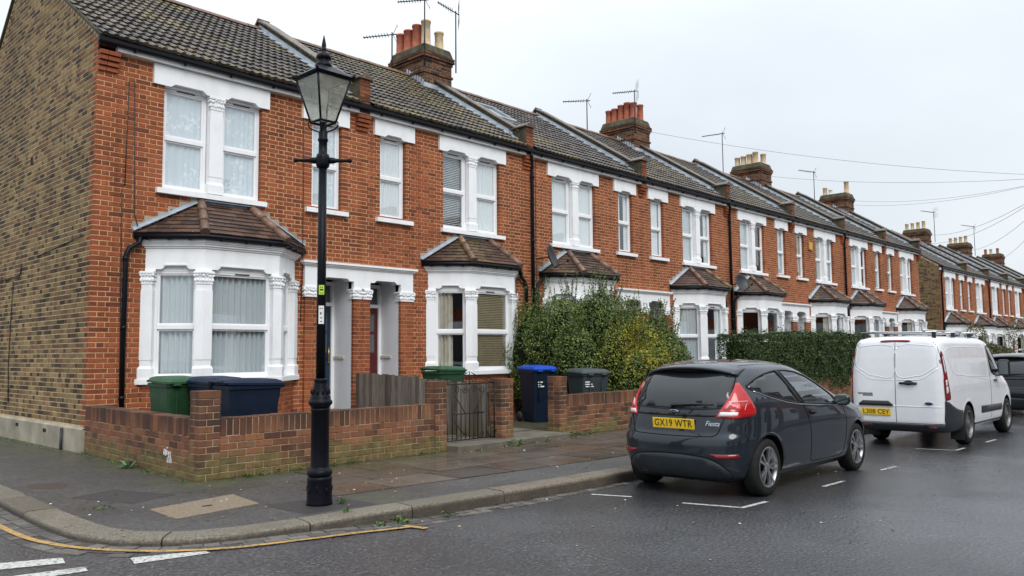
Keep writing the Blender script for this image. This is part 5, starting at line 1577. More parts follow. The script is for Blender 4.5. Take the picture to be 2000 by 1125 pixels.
sticker(1.76, 1.94, .62, 'print_white', [(.2, .4, .82, .88), (.55, .75, .82, .88), (.3, .55, .52, .64), (.35, .65, .30, .36), (.35, .65, .10, .16)], 'sticker')

# ------------------------------------------------------------------ aerials, dishes, wires
def aerial(base, h, ang, ln, label, tilt=R(8), grid=False, n=9, r_=.02):
    A = thing('tv_aerial', base, label, 'aerial', 'rooftop television aerials')
    MB().tube([(0, 0, -.1), (0, 0, h)], r_, 6).build('mast', 'galv', A)
    d = Vector((math.cos(ang) * math.cos(tilt), math.sin(ang) * math.cos(tilt), math.sin(tilt))); s = Vector((-math.sin(ang), math.cos(ang), 0))
    o = Vector((0, 0, h - .06))
    MB().tube([o - d * .12, o + d * ln], .016, 6).build('boom', 'galv', A)
    for k in range(n):
        p = o + d * (.12 + (ln - .15) * k / (n - 1)); w = .17 - .07 * k / n
        MB().tube([p - s * w, p + s * w], .009, 4).build('element', 'galv', A)
    for sg in (-1, 1):
        e = MB()
        if grid:
            for k in range(5): z = .06 + .07 * k; e.tube([o - d * .1 - s * .28 + Vector((0, 0, sg * z)), o - d * .1 + s * .28 + Vector((0, 0, sg * z))], .004, 4)
            for xx in (-.28, 0, .28): e.tube([o - d * .1 + s * xx + Vector((0, 0, sg * .05)), o - d * .1 + s * xx + Vector((0, 0, sg * .34))], .004, 4)
        else:
            e.tube([o - d * .02, o - d * .14 + Vector((0, 0, sg * .24))], .008, 5)
            e.tube([o - d * .14 + Vector((0, 0, sg * .24)) - s * .1, o - d * .14 + Vector((0, 0, sg * .24)) + s * .1], .006, 4)
        e.build('reflector', 'galv', A)
    return A
WEST = R(180 - 42)
aerial((8.95, 3.95, 9.28), 1.14, R(134), .80, 'tv aerial on a thin mast at the ridge before the first chimney', R(-6))
aerial((9.50, 3.22, 9.55), 1.80, R(134), .75, 'tv aerial strapped to the near corner of the first chimney', R(-4))
aerial((10.66, 3.22, 9.62), 1.72, R(140), .6, 'tv aerial with grid reflector on the street side of the first chimney', R(30), grid=True)
aerial((17.6, 3.95, 9.28), 1.22, R(134), .85, 'double-boom tv aerial on the ridge before the second chimney', R(-2))
aerial((19.45, 3.2, 9.6), 1.5, R(134), .8, 'tv aerial fixed to the second chimney, the one with red pots', R(-5), grid=True)
aerial((27.2, 3.95, 9.28), 1.9, R(134), .9, 'tv aerial standing above the third chimney, left of its buff pots', R(-8))
aerial((36.8, 3.95, 9.28), 1.7, R(134), .8, 'small tv aerial left of the fourth chimney')
aerial((55.2, 3.4, 9.0), 2.0, R(134), .9, 'tv aerial on the first chimney of the farther terrace', grid=True)
aerial((65.2, 3.4, 8.9), 2.2, R(134), 1., 'tv aerial on the second chimney of the farther terrace')
MB().tube([(8.95, 3.95, 9.2), (8.95, 3.95, 9.3)], .03, 6).build('mast_bracket', 'galv', None, label='iron bracket clamping the first aerial mast to the ridge', cat='bracket') if False else None

simple('dish', (.022, .022, .025), .5)
def dish(loc, az, el, rad, label):
    D = thing('satellite_dish', loc, label, 'satellite dish', 'satellite dishes')
    n_, m_ = 20, 5; vs = [(0, 0, 0)]; fs = []
    for i in range(1, m_ + 1):
        for j in range(n_):
            rr_ = rad * i / m_; a = 2 * PI * j / n_; vs.append((rr_ * math.cos(a) * .92, rr_ * math.sin(a), .30 * rr_ * rr_ / rad))
    for j in range(n_): fs.append((0, 1 + j, 1 + (j + 1) % n_))
    for i in range(m_ - 1):
        for j in range(n_): fs.append((1 + i * n_ + j, 1 + (i + 1) * n_ + j, 1 + (i + 1) * n_ + (j + 1) % n_, 1 + i * n_ + (j + 1) % n_))
    q_ = Vector((math.cos(az) * math.cos(el), math.sin(az) * math.cos(el), math.sin(el))).to_track_quat('Z', 'Y').to_matrix()
    off_ = Vector((0, -.38, 0))
    o = MB().add([tuple(q_ @ Vector(p) + off_) for p in vs], fs, True).build('reflector', 'dish', D)
    sm = o.modifiers.new('thick', 'SOLIDIFY'); sm.thickness = .012
    ax = q_ @ Vector((0, 0, 1)); dn = q_ @ Vector((0, -1, 0))
    if dn.z > 0: dn = -dn
    MB().tube([tuple(off_), (0, -.05, 0), (0, .06, 0)], .018, 8).build('mount_arm', 'dish', D)
    MB().tube([tuple(off_ + dn * rad * .9 + ax * .05), tuple(off_ + dn * rad * .75 + ax * .42)], .012, 6).build('feed_arm', 'dish', D)
    MB().tube([tuple(off_ + dn * rad * .72 + ax * .40), tuple(off_ + dn * rad * .60 + ax * .50)], .03, 8).build('receiver', 'dish', D)
dish((10.42, -.02, 3.92), R(-68), R(14), .31, 'black satellite dish seen edge-on by the first downpipe')
dish((20.12, -.02, 3.82), R(-105), R(20), .32, 'black satellite dish facing the street by the second downpipe')

POLE = Vector((27.0, -8.63, 0.))
PTOP = Vector((27.0, -8.63, 7.2))
simple('pole_wood', (.10, .075, .05), .9, .1, vary=.3)
up_ = thing('telegraph_pole', (POLE.x, POLE.y, .0), 'wooden telegraph pole at the end of the overhead wires', 'pole')
MB().tube([(0, 0, 0), (0, 0, 7.4)], [.13, .09], 12).build('shaft', 'pole_wood', up_)
MB().lathe([(.05, 7.1), (.16, 7.1), (.16, 7.16), (.05, 7.18)], n=12).build('wire_ring', 'galv', up_)
wires = [((19.0, 3.2, 9.6), 'overhead wire from the second chimney, highest at the left'), ((29.4, 3.3, 9.5), 'overhead wire leaving the third chimney high up'),
         ((39.4, 3.3, 9.7), 'upper of the two wires at the fourth chimney'), ((39.4, 3.3, 9.45), 'lower of the two wires at the fourth chimney'),
         ((53.0, 3.4, 9.2), 'upper of the two wires at the farther terrace first stack'), ((53.0, 3.4, 8.6), 'lower of the two wires at the farther terrace first stack'),
         ((60.5, 3.2, 8.8), 'wire running to the farther terrace second stack'), ((68.0, 3.2, 8.7), 'wire running to the farther terrace third stack')]
for a, lb in wires:
    a = Vector(a); P = []
    for k in range(17):
        t = k / 16; p = a.lerp(PTOP, t); p.z -= .55 * 4 * t * (1 - t) * (a - PTOP).length / 25; P.append(p)
    tag(MB().tube(P, .0055 if a.x < 45 else .008, 5).build('overhead_wire', 'wire_grey'), lb, 'wire', 'overhead telephone wires')

# ------------------------------------------------------------------ shrubs, hedges, weeds
def leaf_mat(name, stops, gold=0., gold_at=None):
    q = NT(name)
    c = q.ramp(q.rand(), stops)
    if gold:
        sp = q.n('ShaderNodeVectorMath', operation='DISTANCE'); q.t.links.new(q.pos(), sp.inputs[0]); sp.inputs[1].default_value = gold_at
        f = q.math('MULTIPLY', q.rng(sp.outputs['Value'], .30, 1.25, 1., 0., True), q.rng(q.noise(3.5, 3, .6), .40, .58))
        c = q.mix(q.math('MULTIPLY', f, gold), c, q.ramp(q.rand(), [(0., (.14, .16, .012)), (.6, (.30, .27, .018)), (1., (.42, .33, .03))]))
    M[name] = q.done(c, .55, .35)
leaf_mat('shrub_leaf', [(0., (.018, .036, .010)), (.3, (.048, .088, .018)), (.65, (.10, .15, .028)), (.88, (.17, .21, .038)), (1., (.25, .26, .06))], 1., (9.5, -3.75, 1.75))
leaf_mat('hedge_leaf', [(0., (.012, .026, .009)), (.4, (.028, .056, .015)), (.75, (.052, .092, .022)), (1., (.11, .150, .035))])
leaf_mat('far_leaf', [(0., (.045, .05, .018)), (.5, (.085, .085, .026)), (1., (.14, .125, .045))])
leaf_mat('weed_leaf', [(0., (.03, .07, .015)), (.5, (.06, .13, .025)), (1., (.12, .19, .05))])
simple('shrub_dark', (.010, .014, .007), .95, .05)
simple('bark', (.06, .045, .032), .9, .1)
def leaves(rng_, P, N, size, spread=.7, asp=.55):
    """one bent quad per point, lying roughly along N with scatter"""
    n = len(P)
    N = N + rng_.normal(0, spread, (n, 3)); N /= np.linalg.norm(N, axis=1)[:, None]
    T = rng_.normal(0, 1, (n, 3)); T -= (T * N).sum(1)[:, None] * N; T /= np.linalg.norm(T, axis=1)[:, None]
    Bv = np.cross(N, T)
    s = size * rng_.uniform(.65, 1.35, n)[:, None]
    V = np.stack([P - T * s * .5, P + Bv * s * asp * .5 + N * s * .12, P + T * s * .5, P - Bv * s * asp * .5 + N * s * .12], 1).reshape(-1, 3)
    return V
def leaf_object(name, V, mat, parent=None, **tags):
    me = bpy.data.meshes.new(name); nq = len(V) // 4
    me.vertices.add(len(V)); me.vertices.foreach_set('co', V.astype(np.float32).ravel())
    me.loops.add(nq * 4); me.loops.foreach_set('vertex_index', np.arange(nq * 4, dtype=np.int32))
    me.polygons.add(nq); me.polygons.foreach_set('loop_start', np.arange(0, nq * 4, 4, dtype=np.int32))
    me.update(calc_edges=True); me.validate()
    me.materials.append(M[mat])
    return tag(link(name, me, parent), **tags)
def vnoise(P, s, seed):
    """cheap smooth lump field"""
    rs = np.random.default_rng(seed); o = np.zeros(len(P))
    for k in range(5):
        w = rs.normal(0, 1, 3); w /= np.linalg.norm(w); o += np.sin(P @ w * s * (1 + .5 * k) + rs.uniform(0, 6.28)) / (1 + .4 * k)
    return o / 2.2
def shrub(name, blobs, label, cat, mat, n_per, size, seed, base, sprigs=0, group=None, sprig_h=.5, inner=True, lump=.16, stems=6):
    rs = np.random.default_rng(seed)
    T = thing(name, base, label, cat, group)
    bo = np.array(base); Vs = []
    core = MB()
    for (c, r_) in blobs:
        c = np.array(c); r_ = np.array(r_)
        area = 4 * PI * ((r_[0] * r_[1]) ** 1.6 / 3 + (r_[0] * r_[2]) ** 1.6 / 3 + (r_[1] * r_[2]) ** 1.6 / 3) ** (1 / 1.6)
        n = int(area * n_per)
        D = rs.normal(0, 1, (n, 3)); D /= np.linalg.norm(D, axis=1)[:, None]
        rad = 1 - np.abs(rs.normal(0, .10, n)) + rs.uniform(-.02, .05, n)
        lm = 1 + lump * vnoise(c + D * r_, 3.3, seed + 1) + lump * .6 * vnoise(c + D * r_, 8.5, seed + 2)
        P = c + D * r_ * (rad * lm)[:, None]
        keep = P[:, 2] > .15
        inside = np.zeros(n, bool)
        for (c2, r2) in blobs:
            if c2 is not c and not np.allclose(c2, c): inside |= (((P - np.array(c2)) / np.array(r2)) ** 2).sum(1) < .62
        keep &= ~inside
        Vs.append(leaves(rs, P[keep], (D / r_)[keep] / np.linalg.norm((D / r_)[keep], axis=1)[:, None], size))
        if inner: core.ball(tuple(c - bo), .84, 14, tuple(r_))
    stm = []
    for k in range(sprigs):
        c, r_ = blobs[int(rs.integers(len(blobs)))]; c = np.array(c); r_ = np.array(r_)
        a = rs.uniform(0, 2 * PI); t = rs.uniform(0, .75)
        p0 = c + r_ * np.array([math.cos(a) * t, math.sin(a) * t, math.sqrt(1 - t * t)]) * .93
        d = np.array([rs.normal(0, .22), rs.normal(0, .22), 1.]); d /= np.linalg.norm(d); h = sprig_h * rs.uniform(.5, 1.4)
        m_ = int(h / .010); tt = rs.uniform(0, 1, m_)
        P = p0 + d * (tt * h)[:, None] + rs.normal(0, .022, (m_, 3)) * (1.25 - tt)[:, None]
        Vs.append(leaves(rs, P, np.tile(np.array([0, 0, .3]), (m_, 1)) + rs.normal(0, .4, (m_, 3)), size * .8))
        stm.append((p0 - bo, p0 + d * h - bo))
    V = np.concatenate(Vs) - bo
    leaf_object('foliage', V, mat, T)
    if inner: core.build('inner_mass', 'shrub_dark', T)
    sb = MB()
    for a, b in stm: sb.tube([tuple(a), tuple(b)], [.006, .002], 4, cap=False)
    for k in range(stems):
        c, r_ = blobs[k % len(blobs)]
        sb.tube([(c[0] - bo[0] + .1 * k - .2, c[1] - bo[1], 0), (c[0] - bo[0] + .05 * k - .1, c[1] - bo[1] + .05, c[2] - bo[2])], [.03, .015], 6)
    if sb.v: sb.build('stem', 'bark', T)
    return T
shrub('tall_shrub', [((9.75, -1.5, 1.4), (1.3, 1.1, 1.35)), ((10.9, -1.9, 1.35), (1.3, 1.1, 1.25)), ((9.6, -3.05, 1.05), (.75, .75, 1.05)), ((10.2, -3.2, 1.0), (.8, .75, 1.05)), ((9.35, -.9, 1.4), (.75, .7, 1.3)),
                     ((9.55, -3.55, .95), (.62, .42, .78)), ((12.0, -1.3, 1.2), (1.0, 1.0, 1.2)), ((8.7, -2.6, 1.15), (.5, .55, .85)), ((10.75, -3.3, 1.05), (.7, .6, 1.05)), ((10.0, -2.2, 1.9), (.8, .8, .95)), ((11.3, -2.9, 1.1), (.6, .8, 1.05))],
      'tall loose green shrub with yellow patches overflowing the low wall', 'shrub', 'shrub_leaf', 1750, .047, 5, (10.2, -2.4, .2), sprigs=230, sprig_h=.6, lump=.22)
def hedge(name, x0, x1, y0, y1, z0, z1, label, mat, dens, size, seed, group):
    rs = np.random.default_rng(seed); T = thing(name, ((x0 + x1) / 2, (y0 + y1) / 2, .2), label, 'hedge', group); bo = np.array(T.location)
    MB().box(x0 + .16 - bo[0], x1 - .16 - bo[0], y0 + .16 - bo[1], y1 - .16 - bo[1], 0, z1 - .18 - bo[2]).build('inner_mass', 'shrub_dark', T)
    Vs = []
    for (ax, val, sg, u0, u1, w0, w1) in ((1, y0, -1, x0, x1, z0, z1), (2, z1, 1, x0, x1, y0, y1), (0, x0, -1, y0, y1, z0, z1), (0, x1, 1, y0, y1, z0, z1), (1, y1, 1, x0, x1, z0, z1)):
        n = int((u1 - u0) * (w1 - w0) * dens * (.5 if (ax == 1 and sg == 1) else 1)); U, Wv = rs.uniform(u0, u1, n), rs.uniform(w0, w1, n)
        P = np.empty((n, 3)); N = np.zeros((n, 3)); N[:, ax] = sg
        P[:, ax] = val; o = [i for i in range(3) if i != ax]; P[:, o[0]] = U; P[:, o[1]] = Wv
        P[:, ax] += sg * (.07 * vnoise(P, 2.6, seed) + .05 * vnoise(P, 7, seed + 3) - np.abs(rs.normal(0, .05, n)))
        if ax == 2: P[:, 2] += np.where(rs.uniform(0, 1, n) < .12, rs.uniform(0, .16, n), 0)
        # round the arrises
        Vs.append(leaves(rs, P, N, size, .75))
    leaf_object('foliage', np.concatenate(Vs) - bo, mat, T)
    return T
hedge('clipped_hedge', 13.0, 16.6, -4.28, -3.45, .55, 1.98, 'dark green clipped hedge between the grey hatchback and the white van, nearer half', 'hedge_leaf', 2600, .045, 11, 'clipped front hedges')
hedge('clipped_hedge', 16.6, 20.9, -4.22, -3.35, .55, 2.02, 'lighter topped clipped hedge next to the van, farther half', 'hedge_leaf', 2300, .048, 12, 'clipped front hedges')
shrub('garden_shrub', [((36.5, -3.5, 1.0), (2.2, .9, .8)), ((39.5, -3.4, .95), (1.8, .9, .75))], 'olive brown shrub showing beyond the van cab', 'shrub', 'far_leaf', 420, .10, 21, (38, -3.5, .2), stems=3)
shrub('climbing_shrub', [((45.3, -1.2, 2.3), (.9, .5, .8)), ((52.4, -1.5, 1.8), (.7, .5, 1.5))], 'thin twiggy climber against the farther terrace bays', 'shrub', 'far_leaf', 140, .09, 22, (46, -1.2, -.4), inner=False, stems=2)

rs = np.random.default_rng(3)
VW = []
def tuft(x, y, z, n, h, w, size):
    t = rs.uniform(0, 1, n); a = rs.uniform(0, 2 * PI, n); r_ = w * rs.uniform(0, 1, n) ** .7
    P = np.stack([x + r_ * np.cos(a), y + r_ * np.sin(a), z + .01 + h * t * (1 - .5 * r_ / w)], 1)
    VW.append(leaves(rs, P, np.tile(np.array([0, 0, .8]), (n, 1)), size, .6, .4))
for k in range(34):
    x = rs.uniform(.1, 3.4); tuft(x, -4.20 + rs.uniform(-.05, .03), .12, int(rs.uniform(4, 16)), rs.uniform(.02, .07), rs.uniform(.03, .08), .035)
for k in range(22):
    y_ = rs.uniform(-4.0, -.1); tuft(-.10 + .045 * (y_ + .1) + rs.uniform(-.05, .0), y_, .12, int(rs.uniform(3, 12)), rs.uniform(.015, .05), rs.uniform(.03, .08), .032)
for k in range(20): tuft(-.2 + rs.uniform(-.06, .0), rs.uniform(.1, 6), .12, int(rs.uniform(4, 14)), rs.uniform(.02, .06), rs.uniform(.04, .12), .035)
for (x, y_, n, h, w) in ((4.75, -4.46, 60, .12, .16), (5.0, -4.44, 30, .09, .1), (5.55, -4.5, 22, .12, .05), (6.35, -4.25, 70, .10, .2), (6.8, -4.2, 50, .06, .2), (4.0, -4.48, 14, .05, .1), (5.25, -4.46, 12, .06, .05), (1.35, -4.25, 26, .10, .05),
                       (.25, -7.28, 36, .07, .10), (.02, -7.27, 22, .05, .08), (.75, -7.33, 14, .07, .05), (-2.2, -3.2, 40, .09, .12), (-2.1, -4.1, 10, .04, .06), (.12, -6.52, 16, .04, .05), (6.0, -3.4, 60, .06, .3), (5.7, -2.6, 40, .06, .3), (7.2, -3.6, 60, .07, .4), (-1.55, -5.0, 14, .02, .08), (-.12, -6.95, 10, .03, .05)):
    tuft(x, y_, .12 if y_ > -7.1 and x > -2 else .005, n, h, w, .05)
leaf_object('weeds', np.concatenate(VW), 'weed_leaf', None, label='small green weeds along the wall feet and kerb', cat='weeds', kind='stuff')
# one broad-leaved plant by the corner wall
wp = thing('dock_plant', (-.24, -2.25, .12), 'pale broad-leaved weed at the foot of the side wall', 'plant')
simple('pale_leaf', (.16, .27, .14), .6, .3, vary=.3, scale=20)
for k in range(9):
    a = 2 * PI * k / 9 + .3; L = .10 + .05 * hash01(k, 2); up = .03 + .09 * hash01(k, 7)
    d = Vector((math.cos(a), math.sin(a), 0)); s = Vector((-math.sin(a), math.cos(a), 0)); z = Vector((0, 0, 1))
    MB().add([tuple(d * .01), tuple(d * L * .5 + s * L * .33 + z * up * .8), tuple(d * L + z * up), tuple(d * L * .5 - s * L * .33 + z * up * .8), tuple(d * L * .55 + z * up * .6)], [(0, 4, 1), (1, 4, 2), (2, 4, 3), (3, 4, 0)]).build('leaf', 'pale_leaf', wp)
# litter: dead leaves and petals on tarmac and road
VL = []
for k in range(170):
    x = rs.uniform(-2, 7); y_ = rs.uniform(-7.0, -4.25)
    VL.append((x, y_, .129))
for k in range(60): VL.append((rs.uniform(-1.5, 3.2), -7.25 - abs(rs.normal(0, .12)) - .03 * rs.uniform(0, 3), .014))
for k in range(70): VL.append((rs.uniform(-2.5, 9), rs.uniform(-11, -7.6), .006))
for k in range(70): VL.append((rs.uniform(3.6, 6.9), -4.5 + rs.normal(0, .06), .131))
VL = np.array(VL)
q = NT('litter'); M['litter'] = q.done(q.ramp(q.rand(), [(0., (.10, .05, .025)), (.45, (.20, .12, .06)), (.7, (.34, .22, .12)), (.85, (.45, .42, .36)), (1., (.75, .75, .72))]), .8, .2)
leaf_object('leaf_litter', leaves(rs, VL, np.tile(np.array([0, 0, 1.]), (len(VL), 1)), .034, .12, .7), 'litter', None, label='scattered dead leaves and petals on road and pavement', cat='litter', kind='stuff')
# ------------------------------------------------------------------ vehicles
def paint(name, col, metal=.0, rough=.3, coat=1., spec=.5):
    q = NT(name)
    f = q.rng(q.noise(5, 4, .6), .35, .7, .975, 1.025)
    c = q.n('ShaderNodeVectorMath', operation='SCALE'); c.inputs[0].default_value = col; q.t.links.new(f, c.inputs['Scale'])
    q.bump(q.noise(160, 2, .6), .02, .002)
    M[name] = q.done(c.outputs[0], rough, spec, metal, Coat_Weight=coat, Coat_Roughness=.025)
paint('slate_paint', (.0115, .0175, .0255), .1, .40, 1., .12)
paint('van_white', (.74, .75, .77), 0., .35)
paint('navy_paint', (.005, .007, .012), .0, .5, 1., .06)
simple('trim_black', (.012, .013, .014), .45, .4)
simple('bumper_grey', (.022, .026, .031), .55, .35)
simple('under_black', (.006, .006, .006), .8, .1)
simple('tint_glass', (.012, .015, .018), .04, .6, vary=.02)
simple('chrome', (.6, .62, .64), .14, .5, 1.); simple('chrome_dim', (.30, .33, .35), .08, .5, 1.)
simple('alloy', (.42, .43, .44), .32, .5, .9)
simple('steel_rim', (.16, .165, .17), .4, .5, .7)
simple('tyre', (.014, .014, .014), .78, .25, vary=.3, scale=20)
simple('lamp_red', (.42, .012, .014), .10, .6); simple('lamp_dark_red', (.18, .008, .012), .12, .6)
simple('lamp_pink', (.62, .12, .13), .12, .6); simple('lamp_clear', (.62, .62, .62), .12, .6)
simple('plate_yellow', (.78, .50, .02), .4, .4, vary=.03); simple('plate_ink', (.008, .008, .008), .5)
simple('badge_blue', (.008, .02, .09), .15, .6); simple('seat_cloth', (.02, .02, .022), .9, .1)

class Shell:
    """a body as plan outlines stacked in z: rows of (z, x_rear, x_front, half_width, n_rear, n_front)"""
    def __init__(s, rows, sm=.010):
        a = np.array(rows, float); zz = np.linspace(a[0, 0], a[-1, 0], 900)
        s.z = zz; s.t = []
        for k in range(1, 6):
            y = np.interp(zz, a[:, 0], a[:, k]); n = max(1, int(sm / (zz[1] - zz[0]) * 3)); g = np.exp(-.5 * (np.arange(-n, n + 1) / (n / 3.)) ** 2); g /= g.sum()
            yp = np.concatenate([2 * y[0] - y[n:0:-1], y, 2 * y[-1] - y[-2:-n - 2:-1]]); s.t.append(np.convolve(yp, g, 'valid'))
    def par(s, z): return [float(np.interp(z, s.z, t)) for t in s.t]
    def pt(s, th, z):
        xr, xf, w, nr, nf = s.par(z); xm = (xr + xf) / 2; c, sn = math.cos(th), math.sin(th)
        n = nr if c < 0 else nf
        x = xm + ((xr - xm) if c < 0 else (xf - xm)) * abs(c) ** (2 / n)
        return Vector((x, w * math.copysign(abs(sn) ** (2 / n), sn), z))
    def side(s, x, z, sg=-1):
        xr, xf, w, nr, nf = s.par(z); xm = (xr + xf) / 2; n = nr if x < xm else nf
        t = min(1., abs((x - xm) / ((xr if x < xm else xf) - xm)))
        return sg * w * (1 - t ** n) ** (1 / n)
    def rear(s, y, z):
        xr, xf, w, nr, nf = s.par(z); xm = (xr + xf) / 2; t = min(1., abs(y) / w)
        return xm + (xr - xm) * (1 - t ** nr) ** (1 / nr)
    def th(s, x=None, y=None, z=0., sg=-1):
        """plan angle of a point on the rear half, given y (rear face) or x (side)"""
        xr, xf, w, nr, nf = s.par(z); xm = (xr + xf) / 2
        if y is not None:
            sn = math.copysign(min(1., abs(y) / w) ** (nr / 2), y); c = -math.sqrt(max(0, 1 - sn * sn))
        else:
            n = nr if x < xm else nf
            c = min(1., abs((x - xm) / ((xr if x < xm else xf) - xm))) ** (n / 2) * (-1 if x < xm else 1); sn = sg * math.sqrt(max(0, 1 - c * c))
        return math.atan2(sn, c)
    def nrm(s, th, z):
        e = 1e-3; a = s.pt(th + e, z) - s.pt(th - e, z); b = s.pt(th, z + e) - s.pt(th, z - e); n = a.cross(b)
        return n.normalized() if n.length > 1e-12 else Vector((0, 0, 1))
    def mesh(s, nth=200, zl=None):
        ths = []
        # even spacing along the outline at mid height
        zc = .7; dense = np.linspace(-PI, PI, 6001); P = np.array([s.pt(t, zc)[:2] for t in dense]); L = np.concatenate([[0], np.cumsum(np.linalg.norm(np.diff(P, axis=0), axis=1))])
        ths = np.interp(np.linspace(0, L[-1], nth + 1)[:-1], L, dense)
        vs = [tuple(s.pt(t, z)) for z in zl for t in ths]; k = len(zl)
        fs = [(i * nth + j, i * nth + (j + 1) % nth, (i + 1) * nth + (j + 1) % nth, (i + 1) * nth + j) for i in range(k - 1) for j in range(nth)]
        fs += [list(range(nth))[::-1], [(k - 1) * nth + j for j in range(nth)]]
        return vs, fs

def tess(poly, step):
    """triangulate a 2d polygon with inner points"""
    P = []
    for a, b in zip(poly, poly[1:] + poly[:1]):
        n = max(1, int(math.dist(a, b) / step))
        P += [(a[0] + (b[0] - a[0]) * k / n, a[1] + (b[1] - a[1]) * k / n) for k in range(n)]
    nb = len(P); xs = [p[0] for p in P]; ys = [p[1] for p in P]
    def inside(x, y):
        c = False
        for i in range(nb):
            (x1, y1), (x2, y2) = P[i], P[i - 1]
            if (y1 > y) != (y2 > y) and x < (x2 - x1) * (y - y1) / (y2 - y1) + x1: c = not c
        return c
    x = min(xs) + step / 2; I = []
    while x < max(xs):
        y = min(ys) + step / 2
        while y < max(ys):
            if inside(x, y) and min((x - p[0]) ** 2 + (y - p[1]) ** 2 for p in P) > (step * .45) ** 2: I.append((x, y))
            y += step
        x += step
    r_ = delaunay_2d_cdt([Vector(p) for p in P + I], [(i, (i + 1) % nb) for i in range(nb)], [], 1, 1e-6)
    return [tuple(p) for p in r_[0]], [list(f) for f in r_[2]]
def smooth_poly(P, n=6, closed=True):
    Q = [Vector((*p, 0)) for p in P]; k = len(Q); out = []
    for i in range(k if closed else k - 1):
        p0, p1, p2, p3 = (Q[(i + d) % k] if closed else Q[min(max(i + d, 0), k - 1)] for d in (-1, 0, 1, 2))
        for j in range(n):
            t = j / n
            q_ = .5 * ((2 * p1) + (-p0 + p2) * t + (2 * p0 - 5 * p1 + 4 * p2 - p3) * t * t + (-p0 + 3 * p1 - 3 * p2 + p3) * t ** 3); out.append((q_.x, q_.y))
    if not closed: out.append((Q[-1].x, Q[-1].y))
    return out
class Skin:
    """lays parts on a shell's surface; coordinates: ('s', x, z) on a side, ('r', y, z) on the tail"""
    def __init__(s, shell, root): s.S = shell; s.root = root
    def _emit(s, name, mat, V2, F, fn, eps, parent, rim):
        S = s.S; out = []; inn = []
        for p in V2:
            th, z = fn(p); n = S.nrm(th, z); b = S.pt(th, z); out.append(b + n * eps); inn.append(b - n * .01)
        mb = MB(); mb.add([tuple(v) for v in out], F, True)
        if rim:
            from collections import Counter
            ec = Counter(); 
            for f in F:
                for a, b in zip(f, f[1:] + f[:1]): ec[(a, b)] += 1
            bd = [e for e in ec if (e[1], e[0]) not in ec]
            o = len(mb.v); mb.v += [tuple(v) for v in inn]
            for a, b in bd: mb.f.append([b, a, o + a, o + b]); mb.sm.append(False)
        ob = mb.build(name, mat, parent or s.root)
        # outward faces
        me = ob.data; f0 = me.polygons[len(F) // 2]; th, z = fn(V2[F[len(F) // 2][0]])
        if f0.normal.dot(S.nrm(th, z)) < 0: me.flip_normals()
        return ob
    def patch(s, name, mat, poly, mode, eps=.003, step=.05, parent=None, sg=-1, rim=True):
        S = s.S
        if mode == 'w':                         # mixed wrap polygon, tessellated in (theta, z)
            pl = []
            for m_, a, z in poly: pl.append((math.atan2(sg * a, -math.sqrt(1 - a * a)) if m_ == 'n' else S.th(y=a, z=z) if m_ == 'r' else S.th(x=a, z=z, sg=sg), z))
            pl = [((t if t < 0 else t - 2 * PI) if sg < 0 else (t if t > 0 else t + 2 * PI), z) for t, z in pl]
            V2, F = tess(pl, step); fn = lambda p: (p[0], p[1])
        elif mode == 's':
            V2, F = tess(list(poly), step); fn = lambda p: (S.th(x=p[0], z=p[1], sg=sg), p[1])
        else:
            V2, F = tess(list(poly), step); fn = lambda p: (S.th(y=p[0], z=p[1]), p[1])
        return s._emit(name, mat, V2, F, fn, eps, parent, rim)
    def line(s, name, mat, pts, mode, w=.006, eps=.001, parent=None, sg=-1, closed=False):
        """a slim bead along a polyline on the skin"""
        S = s.S; Q = []
        P = list(pts) + ([pts[0]] if closed else [])
        for (a0, z0), (a1, z1) in zip(P, P[1:]):
            n = max(1, int(math.dist((a0, z0), (a1, z1)) / .04))
            for k in range(n): Q.append((a0 + (a1 - a0) * k / n, z0 + (z1 - z0) * k / n))
        Q.append(P[-1])
        W_ = []
        for a, z in Q:
            th = S.th(x=a, z=z, sg=sg) if mode == 's' else S.th(y=a, z=z)
            W_.append(tuple(S.pt(th, z) + S.nrm(th, z) * eps))
        return MB().tube(W_, w / 2, 5).build(name, mat, parent or s.root)
def cut(body, cutters, mat):
    for c in cutters:
        me = c.mesh('cutter', mat); o = link('cutter', me, None)
        o.parent = body.parent; 
        m_ = body.modifiers.new('cut', 'BOOLEAN'); m_.operation = 'DIFFERENCE'; m_.object = o; m_.solver = 'EXACT'
        try: m_.material_mode = 'TRANSFER'
        except Exception: pass
        apply_mods(body); bpy.data.objects.remove(o)
